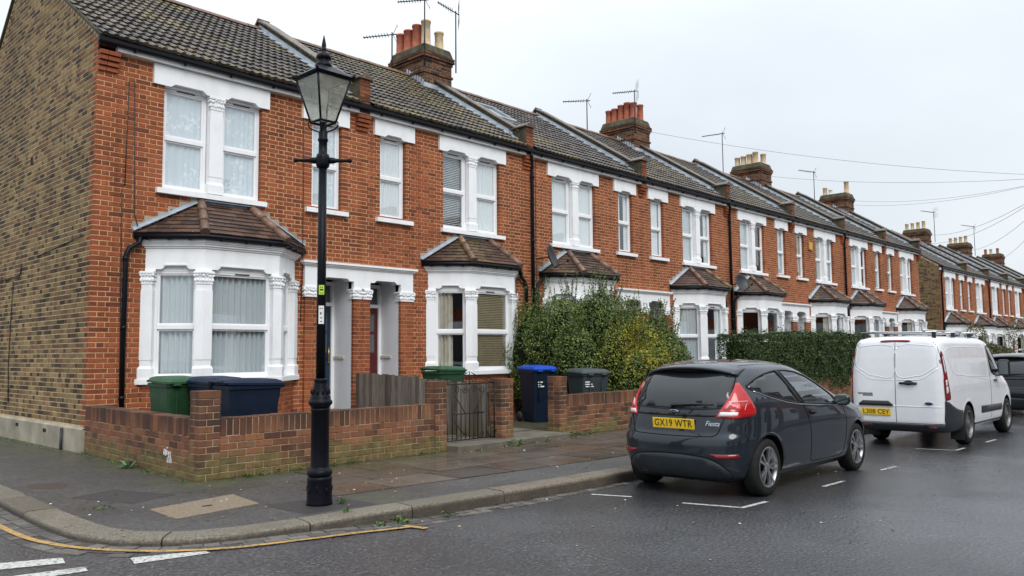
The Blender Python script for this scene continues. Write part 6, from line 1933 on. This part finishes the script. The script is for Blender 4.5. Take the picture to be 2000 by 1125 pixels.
def wheel(parent, x, y, z, rad, w, kind, out):
    """out: -1 right side, +1 left; tyre, rim, spokes"""
    W_ = link('wheel', None, parent, (x, y, z)); W_.name = 'wheel'
    t = w / 2; rr = rad * .69
    ty = MB().lathe([(rr, -t * .9), (rad * .86, -t), (rad * .97, -t * .8), (rad, -t * .5), (rad, t * .5), (rad * .97, t * .8), (rad * .86, t), (rr, t * .9)], n=44, axis='y', cap=False).build('tyre', 'tyre', W_)
    o = out
    MB().lathe([(rr * 1.02, o * t * .92), (rr * .98, o * t * .98), (rr * .92, o * t * .86), (rr * .88, o * t * .3)][::o], n=44, axis='y', cap=False).build('rim', 'alloy' if kind == 'alloy' else 'steel_rim', W_)
    if kind == 'alloy':
        for k in range(5):
            for d in (-.15, .15):
                a = 2 * PI * k / 5 + d + .3; a2 = 2 * PI * k / 5 + d * 1.35 + .3
                p0 = Vector((math.sin(a) * rr * .18, o * t * .70, math.cos(a) * rr * .18)); p1 = Vector((math.sin(a2) * rr * .93, o * t * .86, math.cos(a2) * rr * .93))
                s_ = (p1 - p0).cross(Vector((0, 1, 0))).normalized() * rr * .055; y_ = Vector((0, o * t * .14, 0))
                MB().hexa([p0 - s_ - y_, p0 + s_ - y_, p1 + s_ * 1.2 - y_, p1 - s_ * 1.2 - y_, p0 - s_ + y_, p0 + s_ + y_, p1 + s_ * 1.2 + y_, p1 - s_ * 1.2 + y_]).build('spoke', 'alloy', W_)
        MB().lathe([(rr * .24, o * t * .4), (rr * .24, o * t * .78), (rr * .16, o * t * .86), (.002, o * t * .86)], n=20, axis='y').build('hub', 'alloy', W_)
        MB().lathe([(rr * .84, -t * .2), (rr * .84, t * .3)], n=30, axis='y').build('brake_disc', 'under_black', W_)
    else:
        MB().lathe([(rr * .80, o * t * .25), (rr * .78, o * t * .6), (rr * .55, o * t * .72), (rr * .35, o * t * .62), (rr * .30, o * t * .85), (.002, o * t * .85)], n=30, axis='y').build('hub_cap', 'steel_rim', W_)
    return W_
def plate(parent, x, y, z, w, h, text, tilt=R(8)):
    p = MB().box(-.006, .006, -w / 2, w / 2, -h / 2, h / 2).build('number_plate', 'plate_yellow', parent, loc=(x, y, z), bevel=.003); p.rotation_euler = (0, -tilt, 0)
    me = text_mesh(text, h * .98, .0015, 0, 1.05)
    vs = np.array([v.co[:] for v in me.vertices]); wx = vs[:, 0].max() - vs[:, 0].min(); me.materials.append(M['plate_ink'])
    sc = w * .90 / wx; hy = vs[:, 1].max() - vs[:, 1].min()
    t = link('lettering', me, p, (-.0075, 0, 0))
    t.rotation_euler = (PI / 2, 0, -PI / 2)
    t.scale = (sc, h * .70 / hy, 1)
    return p
def oval_badge(parent, x, y, z, a, b, tilt=R(10)):
    O = link('badge', MB().lathe([(1., -.004), (1., .004), (.9, .006), (.002, .006)], n=28, axis='x').mesh('badge', 'chrome'), parent, (x, y, z)); O.scale = (-1, a, b); O.rotation_euler = (0, -tilt, 0)
    I = link('badge_field', MB().lathe([(.84, .004), (.84, .0075), (.002, .0075)], n=28, axis='x').mesh('badge_field', 'badge_blue'), O)
    me = text_mesh('Ford', 1.1, .001, .3, .9); me.materials.append(M['chrome'])
    t = link('badge_lettering', me, O, (.0085, 0, -.02)); t.rotation_euler = (PI / 2, 0, PI / 2); t.scale = (.62, .85, 1)
    return O

# --- the grey three-door hatchback
HB = [(.17, .16, 3.72, .74, 5., 4.5), (.22, .08, 3.80, .79, 5.2, 4.6), (.32, .03, 3.88, .822, 5.6, 4.8), (.45, .0, 3.93, .838, 5.8, 5.), (.58, .0, 3.95, .846, 5.8, 5.), (.64, .015, 3.94, .850, 5.8, 5.),
      (.70, .045, 3.90, .850, 5.6, 4.8), (.80, .060, 3.80, .845, 5.4, 4.5), (.90, .08, 3.52, .835, 5., 4.2), (.98, .105, 3.14, .818, 4.8, 4.), (1.06, .14, 2.90, .792, 4.6, 4.), (1.15, .195, 2.66, .755, 4.5, 4.),
      (1.24, .265, 2.42, .715, 4.4, 4.), (1.32, .345, 2.18, .672, 4.2, 4.), (1.38, .42, 1.98, .630, 4., 3.8), (1.42, .50, 1.82, .575, 3.8, 3.5), (1.45, .60, 1.66, .49, 3.4, 3.2), (1.468, .76, 1.52, .36, 3., 3.), (1.478, .95, 1.35, .18, 2.6, 2.6)]
def hatchback(loc, paint_, label, detailed=True):
    C = thing('parked_car', loc, label, 'car', 'vehicles parked along the kerb')
    S = Shell(HB, .012); K = Skin(S, C)
    zl = list(np.linspace(.17, 1.30, 58)) + list(1.30 + (1.478 - 1.30) * np.sin(np.linspace(0, PI / 2, 22))[1:])
    vs, fs = S.mesh(216, zl)
    body = MB().add(vs, fs, True).build('body', paint_, C)
    XR, XF, ZW, RW = .655, 3.20, .31, .312
    fwin = [(1.27, 1.345), (1.45, 1.345), (1.70, 1.32), (1.95, 1.262), (2.20, 1.165), (2.42, 1.06), (2.60, .955), (2.62, .915), (2.40, .915), (2.0, .938), (1.585, .965)]
    cs = []
    for x in (XR, XF):
        for sg in (-1, 1): cs.append(MB().lathe([(.348, -.26), (.348, .26)], (x, sg * .80, ZW + .005), 56, 'y'))
    cut(body, cs, 'under_black')
    tn = MB(); tn.prism_y([(x, z) for x, z in fwin], -1.2, 1.2)
    cut(body, [tn], 'seat_cloth')
    for p in body.data.polygons: p.use_smooth = True
    try: body.data.set_sharp_from_angle(angle=R(38))
    except Exception: pass
    for sg in (-1, 1):
        K.patch('door_window', 'car_window', fwin, 's', .0005, .08, sg=sg, rim=False)
        K.line('window_seal', 'trim_black', fwin, 's', .026, .0, sg=sg, closed=True)
        q_ = smooth_poly([(.47, 1.185), (.56, 1.235), (.72, 1.285), (.92, 1.322), (1.13, 1.342), (1.20, 1.335), (1.30, 1.20), (1.455, .985), (1.43, .975), (1.15, 1.01), (.80, 1.075), (.56, 1.14)], 3)
        K.patch('quarter_window', 'tint_glass', q_, 's', .003, .06, sg=sg)
        K.line('window_seal', 'trim_black', q_, 's', .022, .002, sg=sg, closed=True)
        K.patch('door_pillar', 'trim_black', [(1.20, 1.352), (1.27, 1.356), (1.60, .95), (1.47, .965)], 's', .004, .08, sg=sg)
        K.patch('mirror_sail', 'trim_black', [(2.44, 1.055), (2.62, .975), (2.66, .905), (2.52, .91)], 's', .005, .08, sg=sg)
        K.line('waist_moulding', 'chrome', [(.53, 1.135), (.80, 1.055), (1.15, .990), (1.43, .955), (2.0, .918), (2.62, .893)], 's', .016, .002, sg=sg)
        K.line('door_gap', 'under_black', [(1.545, .945), (1.63, .84), (1.70, .66), (1.72, .45), (1.72, .30), (1.80, .265), (2.66, .255), (2.73, .32), (2.78, .50), (2.79, .70), (2.72, .86), (2.66, .905)], 's', .010, -.001, sg=sg)
        K.line('sill_gap', 'under_black', [(1.02, .235), (1.9, .225), (2.82, .225)], 's', .012, -.001, sg=sg)
        K.line('roof_gutter', 'trim_black', [(.62, 1.412), (.9, 1.424), (1.3, 1.424), (1.7, 1.395), (2.0, 1.335)], 's', .010, -.001, sg=sg)
        for x in (XR, XF): wheel(C, x, sg * .722, ZW, RW, .195, 'alloy', sg)
        # door mirror
        mb_ = MB(); rr_ = [(.02, .030, .040), (.0, .085, .058), (.035, .098, .070), (.075, .085, .060), (.105, .05, .036)]
        n_ = 20; V_ = []
        for dx, a_, b_ in rr_:
            for k in range(n_):
                t = 2 * PI * k / n_; V_.append((2.37 + dx, sg * .955 + a_ * math.copysign(abs(math.cos(t)) ** .7, math.cos(t)), .965 + b_ * math.copysign(abs(math.sin(t)) ** .7, math.sin(t))))
        mb_.add(V_, [(i * n_ + k, i * n_ + (k + 1) % n_, (i + 1) * n_ + (k + 1) % n_, (i + 1) * n_ + k) for i in range(1, 4) for k in range(n_)] + [[4 * n_ + k for k in range(n_)], [n_ + k for k in range(n_)][::-1]], True)
        mb_.build('mirror', paint_, C)
        gl_ = [(2.3685, sg * .955 + .078 * math.copysign(abs(math.cos(2 * PI * k / 20)) ** .7, math.cos(2 * PI * k / 20)), .965 + .050 * math.copysign(abs(math.sin(2 * PI * k / 20)) ** .7, math.sin(2 * PI * k / 20))) for k in range(20)]
        MB().add(gl_, [list(range(20))[::-1]]).build('mirror_glass', 'chrome_dim', C)
        MB().tube([(2.47, sg * .80, .92), (2.46, sg * .88, .935)], [.03, .025], 8).build('mirror_stalk', 'trim_black', C)
        # handle
        y = S.side(1.78, .845, sg)
        MB().tube([(1.70, y + sg * .004, .852), (1.73, y + sg * .026, .852), (1.82, y + sg * .028, .846), (1.86, y + sg * .004, .842)], .013, 8).build('door_handle', 'trim_black', C)
        K.patch('handle_cup', 'under_black', smooth_poly([(1.71, .835), (1.78, .815), (1.85, .83), (1.85, .86), (1.78, .872), (1.71, .868)], 3), 's', .001, .03, sg=sg, rim=False)
        # seats behind the glass
        for k_, (a, b, w_, z0_, z1_) in enumerate(((1.62, 1.74, .24, .90, 1.17), (1.60, 1.69, .13, 1.19, 1.33))):
            o = MB().box(a, b, sg * .36 - w_, sg * .36 + w_, z0_, z1_).build('seat' if k_ == 0 else 'headrest', 'seat_cloth', C, bevel=.04)
    sw = MB(); P = [(2.18 + .05 * math.sin(t * 2 * PI / 24), -.36 + .17 * math.cos(t * 2 * PI / 24), .98 + .16 * math.sin(t * 2 * PI / 24)) for t in range(25)]
    sw.tube(P, .014, 6); sw.build('steering_wheel', 'seat_cloth', C)
    # tail: glass, spoiler, tailgate
    rg = smooth_poly([(-.60, .985), (-.45, .957), (-.2, .945), (0, .942), (.2, .945), (.45, .957), (.60, .985), (.635, 1.05), (.60, 1.20), (.565, 1.30), (.54, 1.345), (.3, 1.36), (0, 1.365), (-.3, 1.36), (-.54, 1.345), (-.565, 1.30), (-.60, 1.20), (-.635, 1.05)], 3)
    K.patch('rear_window', 'tint_glass', rg, 'r', .004, .06)
    K.line('rear_window_seal', 'trim_black', rg, 'r', .014, .003, closed=True)
    sp = MB(); N_ = 20; prof_n = 6; vs = []
    for i in range(N_ + 1):
        t = -1 + 2 * i / N_; y = t * .585; e = abs(t) ** 3
        xb, zb = .285 + .10 * t * t + .05 * e, 1.405 - .035 * t * t - .05 * e
        xa, za = .60 + .02 * t * t, 1.452 - .042 * t * t - .03 * e
        vs += [(xa, y, za), ((xa + xb) / 2, y, (za + zb) / 2 + .010), (xb + .02, y, zb + .004), (xb, y, zb - .012), (xb + .03, y, zb - .036 + .01 * e), (xa, y, za - .10)]
    sp.add(vs, [(i * 6 + j, (i + 1) * 6 + j, (i + 1) * 6 + j + 1, i * 6 + j + 1) for i in range(N_) for j in range(5)], True)
    sp.f += [list(range(6)), [N_ * 6 + j for j in range(6)][::-1]]; sp.sm += [False, False]
    so_ = sp.build('spoiler', paint_, C)
    us = MB(); vs = []
    for i in range(N_ + 1):
        t = -1 + 2 * i / N_; y = t * .565; e = abs(t) ** 3; xb, zb = .285 + .10 * t * t + .05 * e, 1.405 - .035 * t * t - .05 * e
        vs += [(xb + .022, y, zb - .040 + .012 * e), (xb + .10, y * .99, 1.325 - .02 * e), (.56, y * .98, 1.33)]
    us.add(vs, [(i * 3 + j, (i + 1) * 3 + j, (i + 1) * 3 + j + 1, i * 3 + j + 1) for i in range(N_) for j in range(2)], True)
    us.build('spoiler_underside', 'trim_black', so_)
    MB().box(.355, .375, -.13, .13, 1.352, 1.372).build('brake_light', 'lamp_dark_red', C)
    K.line('tailgate_gap', 'under_black', smooth_poly([(-.60, .97), (-.585, .86), (-.54, .72), (-.50, .675), (-.40, .662), (0, .655), (.40, .662), (.50, .675), (.54, .72), (.585, .86), (.60, .97)], 4, False), 'r', .010, .0)
    K.patch('plate_recess', paint_, [(-.36, .705), (.36, .705), (.38, .86), (-.38, .86)], 'r', .001, .08, rim=False)
    K.patch('tailgate_grip', 'trim_black', smooth_poly([(-.46, .872), (0, .866), (.46, .872), (.47, .90), (0, .896), (-.47, .90)], 3), 'r', .008, .06)
    K.patch('bumper_insert', 'bumper_grey', smooth_poly([(-.62, .22), (-.60, .33), (-.45, .425), (-.2, .452), (0, .457), (.2, .452), (.45, .425), (.60, .33), (.62, .22), (.3, .20), (-.3, .20)], 4), 'r', .004, .06)
    K.line('bumper_lip', 'under_black', smooth_poly([(-.64, .25), (-.60, .345), (-.45, .438), (-.2, .466), (0, .470), (.2, .466), (.45, .438), (.60, .345), (.64, .25)], 4, False), 'r', .010, .0)
    xp = S.rear(0, .775)
    plate(C, xp - .012, 0, .785, .53, .112, 'GX19 WTR', R(6))
    oval_badge(C, S.rear(0, .905) - .012, 0, .912, .062, .028)
    me = text_mesh('Fiesta', .075, .001, .35, .95); me.materials.append(M['chrome'])
    t = link('lettering', me, C, (S.rear(-.47, .80) - .016, -.475, .80)); t.rotation_euler = (PI / 2 - .10, 0, -PI / 2 + .12)
    for sg in (-1, 1):
        for xw in (XR, XF): K.line('arch_lip', paint_, [(xw + .372 * math.cos(t), ZW + .372 * math.sin(t)) for t in np.linspace(.15, PI - .15, 20)], 's', .030, -.0105, sg=sg)
        tl = [('n', .26, .862), ('n', .33, .93), ('n', .42, 1.0), ('n', .53, 1.09), ('n', .60, 1.16), ('n', .64, 1.225), ('n', .70, 1.225), ('n', .775, 1.14), ('n', .83, 1.03), ('n', .85, .95), ('n', .845, .90), ('n', .78, .872), ('n', .55, .853)]
        L = K.patch('tail_light', 'lamp_red', tl, 'w', .012, .04, sg=sg)
        K.patch('lamp_lens', 'lamp_pink', [('n', .40, .955), ('n', .47, 1.015), ('n', .66, 1.02), ('n', .66, .945)], 'w', .015, .04, parent=L, sg=sg)
        K.line('lamp_rim', 'lamp_clear', [(sg * .585, .95), (sg * .62, 1.025), (sg * .72, 1.03), (sg * .72, .94)], 'r', .008, .016, parent=L)
        K.patch('lamp_lens', 'lamp_clear', [('n', .295, .877), ('n', .35, .922), ('n', .62, .918), ('n', .60, .880)], 'w', .015, .04, parent=L, sg=sg)
        K.patch('rear_reflector', 'lamp_dark_red', [('n', .16, .483), ('n', .62, .488), ('n', .66, .465), ('n', .62, .440), ('n', .28, .435)], 'w', .006, .04, sg=sg)
        K.line('quarter_gap', 'under_black', [(.44, .87), (.30, .80), (.26, .70), (.28, .62)], 's', .008, -.001, sg=sg)
    # wiper
    x1_ = S.rear(-.05, .965)
    MB().tube([(S.rear(.02, .955) - .03, .02, .955), (S.rear(.04, .985) - .035, .04, .985), (S.rear(-.2, 1.0) - .022, -.2, 1.0), (S.rear(-.46, 1.005) - .02, -.46, 1.005)], [.022, .020, .012, .006], 8).build('wiper', 'trim_black', C)
    K.patch('under_tray', 'under_black', [('r', -.60, .19), ('r', .60, .19), ('r', .60, .215), ('r', -.60, .215)], 'w', .002, .06) if False else None
    return C
hatchback((3.18, -8.36, 0), 'slate_paint', 'dark grey three-door hatchback parked at the kerb in front')

# --- the white panel van
VB = [(.26, .10, 4.45, .70, 12., 7.), (.32, .03, 4.56, .738, 12., 7.), (.42, .0, 4.62, .757, 13., 7.), (.60, .0, 4.64, .765, 14., 7.), (.78, .005, 4.56, .768, 14., 7.), (.92, .01, 4.34, .766, 14., 7.5), (1.02, .015, 4.10, .763, 14., 8.),
      (1.12, .02, 3.84, .757, 14., 8.), (1.25, .03, 3.66, .747, 14., 8.), (1.45, .05, 3.42, .727, 13., 8.), (1.60, .07, 3.24, .706, 12., 8.), (1.68, .085, 3.12, .690, 11., 8.), (1.735, .11, 2.98, .665, 10., 7.), (1.775, .16, 2.80, .615, 8., 6.), (1.80, .27, 2.6, .50, 6., 5.), (1.815, .6, 2.2, .25, 4., 4.)]
def van(loc, label):
    C = thing('parked_van', loc, label, 'van', 'vehicles parked along the kerb')
    S = Shell(VB, .012); K = Skin(S, C)
    zl = list(np.linspace(.26, 1.66, 60)) + list(1.66 + (1.815 - 1.66) * np.sin(np.linspace(0, PI / 2, 22))[1:])
    vs, fs = S.mesh(220, zl)
    body = MB().add(vs, fs, True).build('body', 'van_white', C)
    XR, XF, ZW, RW = 1.19, 3.80, .325, .325
    cut(body, [MB().lathe([(.375, -.24), (.375, .24)], (x, sg * .74, ZW + .01), 56, 'y') for x in (XR, XF) for sg in (-1, 1)], 'under_black')
    for p in body.data.polygons: p.use_smooth = True
    try: body.data.set_sharp_from_angle(angle=R(38))
    except Exception: pass
    for sg in (-1, 1):
        for x in (XR, XF): wheel(C, x, sg * .665, ZW, RW, .21, 'steel', sg)
        cw = smooth_poly([(2.72, 1.62), (3.00, 1.62), (3.18, 1.47), (3.36, 1.29), (3.52, 1.12), (3.40, 1.08), (3.05, 1.10), (2.82, 1.15), (2.73, 1.22), (2.71, 1.45)], 3)
        K.patch('cab_window', 'tint_glass', cw, 's', .003, .06, sg=sg); K.line('window_seal', 'trim_black', cw, 's', .02, .002, sg=sg, closed=True)
        K.line('door_gap', 'under_black', [(2.66, 1.68), (2.64, 1.3), (2.66, .9), (2.66, .36)], 's', .009, -.001, sg=sg)
        K.line('door_gap', 'under_black', [(.115, 1.70), (.10, 1.3), (.085, .9), (.085, .45)], 's', .008, -.001, sg=sg)
        K.line('side_panel_edge', 'van_white', smooth_poly([(.34, 1.60), (2.46, 1.60), (2.55, 1.56), (2.57, 1.2), (2.53, 1.12), (2.3, 1.10), (.75, 1.16), (.46, 1.22), (.36, 1.34)], 3), 's', .024, -.0075, sg=sg, closed=True)
        K.line('side_crease', 'van_white', [(.66, 1.18), (1.2, 1.13), (2.0, 1.07), (2.8, 1.01), (3.6, .95)], 's', .034, -.0115, sg=sg)
        K.patch('side_moulding', 'trim_black', [(1.98, .595), (3.36, .575), (3.40, .52), (3.34, .465), (1.98, .475)], 's', .012, .07, sg=sg)
        K.line('sill_edge', 'bumper_grey', [(1.60, .315), (3.40, .315)], 's', .03, .0, sg=sg)
        K.line('arch_lip', 'van_white', [(XR + .42 * math.cos(t), ZW + .42 * math.sin(t)) for t in np.linspace(.2, PI - .5, 16)], 's', .034, -.0115, sg=sg)
        K.line('arch_lip', 'van_white', [(XF + .41 * math.cos(t), ZW + .41 * math.sin(t)) for t in np.linspace(.2, PI - .3, 16)], 's', .034, -.0115, sg=sg)
        tl = [('n', .60, 1.50), ('n', .64, 1.545), ('n', .70, 1.54), ('n', .76, 1.40), ('n', .80, 1.22), ('n', .84, 1.0), ('n', .87, .83), ('n', .86, .785), ('n', .62, .765), ('n', .60, .92), ('n', .60, 1.08), ('n', .64, 1.15), ('n', .62, 1.30)]
        L = K.patch('tail_light', 'lamp_dark_red', tl, 'w', .014, .035, sg=sg)
        K.patch('lamp_lens', 'lamp_clear', [('n', .66, 1.46), ('n', .705, 1.46), ('n', .755, 1.22), ('n', .70, 1.20)], 'w', .017, .03, parent=L, sg=sg)
        K.patch('lamp_lens', 'lamp_clear', [('n', .68, 1.08), ('n', .76, 1.10), ('n', .775, 1.01), ('n', .68, .99)], 'w', .017, .03, parent=L, sg=sg)
        K.patch('lamp_lens', 'lamp_clear', [('n', .68, .975), ('n', .775, .995), ('n', .80, .90), ('n', .68, .875)], 'w', .017, .03, parent=L, sg=sg)
        bm_ = [('r', sg * .76 * .5, .268), ('r', sg * .76 * .5, .385), ('r', sg * .70, .40), ('s', .07, .46), ('s', .075, .76), ('s', .16, .74), ('s', .38, .655), ('s', .80, .585), ('s', .83, .45), ('s', .86, .268)]
        K.patch('bumper_corner', 'bumper_grey', bm_, 'w', .016, .045, sg=sg)
        K.patch('bumper_reflector', 'lamp_dark_red', [(sg * .48, .325), (sg * .59, .325), (sg * .59, .360), (sg * .48, .360)], 'r', .020, .04)
        # hinges
        for z in (1.36, .66): yh = S.side(.085, z, sg); MB().box(.075, .105, yh - .012, yh + .012, z, z + .055).build('hinge', 'alloy', C)
        # mirror
        m_ = MB().box(3.02, 3.12, -.10, .10, -.15, .15).build('mirror', 'trim_black', C, loc=(.0, sg * .90, 1.235), bevel=.05)
        MB().box(3.012, 3.02, -.075, .075, -.12, .12).build('mirror_glass', 'door_glass', C, loc=(.0, sg * .90, 1.235))
        MB().tube([(3.1, sg * .70, 1.16), (3.08, sg * .83, 1.20)], .03, 8).build('mirror_stalk', 'trim_black', C)
        y = S.side(2.95, .98, sg)
        MB().tube([(2.90, y + sg * .003, 1.015), (2.92, y + sg * .024, 1.015), (3.02, y + sg * .024, 1.008), (3.04, y + sg * .003, 1.006)], .013, 8).build('door_handle', 'trim_black', C)
        # mud flap
        MB().box(.84, .86, sg * .66 - .10, sg * .66 + .10, .10, .32).build('mud_flap', 'rubber', C)
    K.patch('bumper', 'bumper_grey', [(-.40, .268), (.40, .268), (.40, .385), (-.40, .385)], 'r', .017, .06)
    K.line('door_gap', 'under_black', [(.0, 1.70), (.0, 1.0), (.0, .40)], 'r', .010, -.001)
    K.line('door_foot_gap', 'under_black', [(-.68, .40), (0, .395), (.68, .40)], 'r', .010, -.001)
    K.line('door_swage', 'van_white', [(-.68, .665), (0, .665), (.68, .665)], 'r', .028, -.0085)
    for sg in (-1, 1):
        pe = smooth_poly([(sg * .03, 1.63), (sg * .58, 1.63), (sg * .62, 1.60), (sg * .635, 1.36), (sg * .62, 1.31), (sg * .42, 1.175), (sg * .32, 1.155), (sg * .03, 1.15)], 3)
        K.line('door_panel_edge', 'van_white', pe, 'r', .028, -.0085, closed=True)
        K.line('door_panel_edge', 'van_white', [(sg * .65, 1.28), (sg * .44, 1.12), (sg * .33, 1.09), (sg * .02, 1.085)], 'r', .026, -.0080)
    K.patch('high_brake_light', 'lamp_dark_red', smooth_poly([(-.21, 1.700), (0, 1.706), (.21, 1.700), (.21, 1.728), (0, 1.735), (-.21, 1.728)], 3), 'r', .010, .04)
    zf_ = lambda y, z, d: (S.rear(y, z) - d, y, z)
    K.patch('plate_hood', 'trim_black', [(.05, .665), (.58, .665), (.585, .69), (.52, .745), (.12, .745), (.05, .69)], 'r', .028, .05)
    plate(C, S.rear(.31, .55) - .014, .315, .565, .46, .105, 'L308 CEY', R(1))
    MB().tube([zf_(-.07, 1.035, .005), zf_(-.09, 1.035, .03), zf_(-.30, 1.035, .03), zf_(-.32, 1.035, .005)], .020, 8).build('door_handle', 'trim_black', C)
    K.patch('handle_cup', 'bumper_grey', smooth_poly([(-.10, 1.035), (-.15, 1.07), (-.20, 1.08), (-.25, 1.07), (-.29, 1.035), (-.20, 1.0)], 3), 'r', .002, .04, rim=False)
    oval_badge(C, S.rear(-.50, .72) - .01, -.50, .722, .066, .026, R(1))
    for k, (a, b, z) in enumerate(((.60, .38, .862), (.52, .36, .832))):         # two lines of small badge lettering, unreadable at this size
        y = a
        while y > b:
            w_ = .012 + .012 * hash01(k, y)
            MB().box(S.rear(y, z) - .006, S.rear(y, z) + .004, y - w_, y, z - .009, z + .009).build('badge_mark', 'trim_black', C); y -= w_ + .006
    # roof rack
    rk = link('roof_rack', MB().tube([(.12, .42, 1.885), (2.45, .42, 1.885)], .018, 8).tube([(.12, -.42, 1.885), (2.45, -.42, 1.885)], .018, 8).mesh('roof_rack', 'alloy'), C)
    for x in (.25, 1.3, 2.3):
        MB().tube([(x, -.60, 1.862), (x, .60, 1.862)], .017, 8).build('cross_bar', 'alloy', rk)
        for sg in (-1, 1): MB().box(x - .03, x + .03, sg * .55 - .025, sg * .55 + .025, 1.735, 1.855).build('rack_foot', 'trim_black', rk)
    return C
van((9.36, -8.70, 0), 'white panel van with roof rack parked ahead of the grey hatchback')
# --- the dark car at the edge of the frame
dk = hatchback((16.9, -8.66, 0), 'navy_paint', 'dark saloon-height car beyond the van, cut by the frame edge', False)
dk['label'] = 'dark car parked beyond the van, cut off by the right frame edge'
for ch in list(dk.children):
    if ch.name.split('.')[0] in ('number_plate', 'badge', 'lettering'):
        for g_ in list(ch.children): bpy.data.objects.remove(g_)
        bpy.data.objects.remove(ch)

# ------------------------------------------------------------------ unseen terrace behind the camera, added to darken reflections and block low sky
for k in range(-2, 16):
    o = thing('unseen_opposite_house', (k * 5.2 - 1, -20.5, 0), 'unseen plain brick house added across the street for reflections, %s along its row' % (ORD + ['seventeenth', 'eighteenth'])[k + 2], 'house', 'added terrace across the street')
    MB().box(0, 5.15, -7.5, 0, 0, 6.3).build('wall', 'red_brick', o)
    MB().prism_x([(-7.9, 6.2), (.35, 6.2), (-3.7, 9.2)], 0, 5.15).build('roof', 'roof_tile', o)
    MB().box(4.7, 5.1, -4.4, -3.0, 8.4, 10.2).build('chimney', 'chimney_brick', o)
    MB().prism_z([(.5, 0), (3.3, 0), (2.6, .7), (1.2, .7)], .1, 3.3).build('bay', 'white_paint', o)
    for x0, x1, z0, z1, y_ in ((.9, 1.7, 4.2, 5.8, .03), (1.95, 2.75, 4.2, 5.8, .03), (3.9, 4.6, 4.2, 5.8, .03), (3.8, 4.7, .3, 2.7, .03), (1.35, 2.45, 1.2, 2.8, .73)):
        MB().box(x0, x1, y_ - .02, y_, z0, z1).build('window', 'tint_glass', o)
MB().box(-60, 120, -60, -15.6, -.05, .12).build('pavement', 'footway_tarmac', kind='structure')

simple('alarm_yellow', (.55, .33, .05), .5)
MB().box(26.50, 26.80, -.075, -.006, 5.54, 5.86).build('alarm_box', 'alarm_yellow', None, label='small yellow alarm box on the sixth house front, under the eaves', cat='alarm box', bevel=.02)
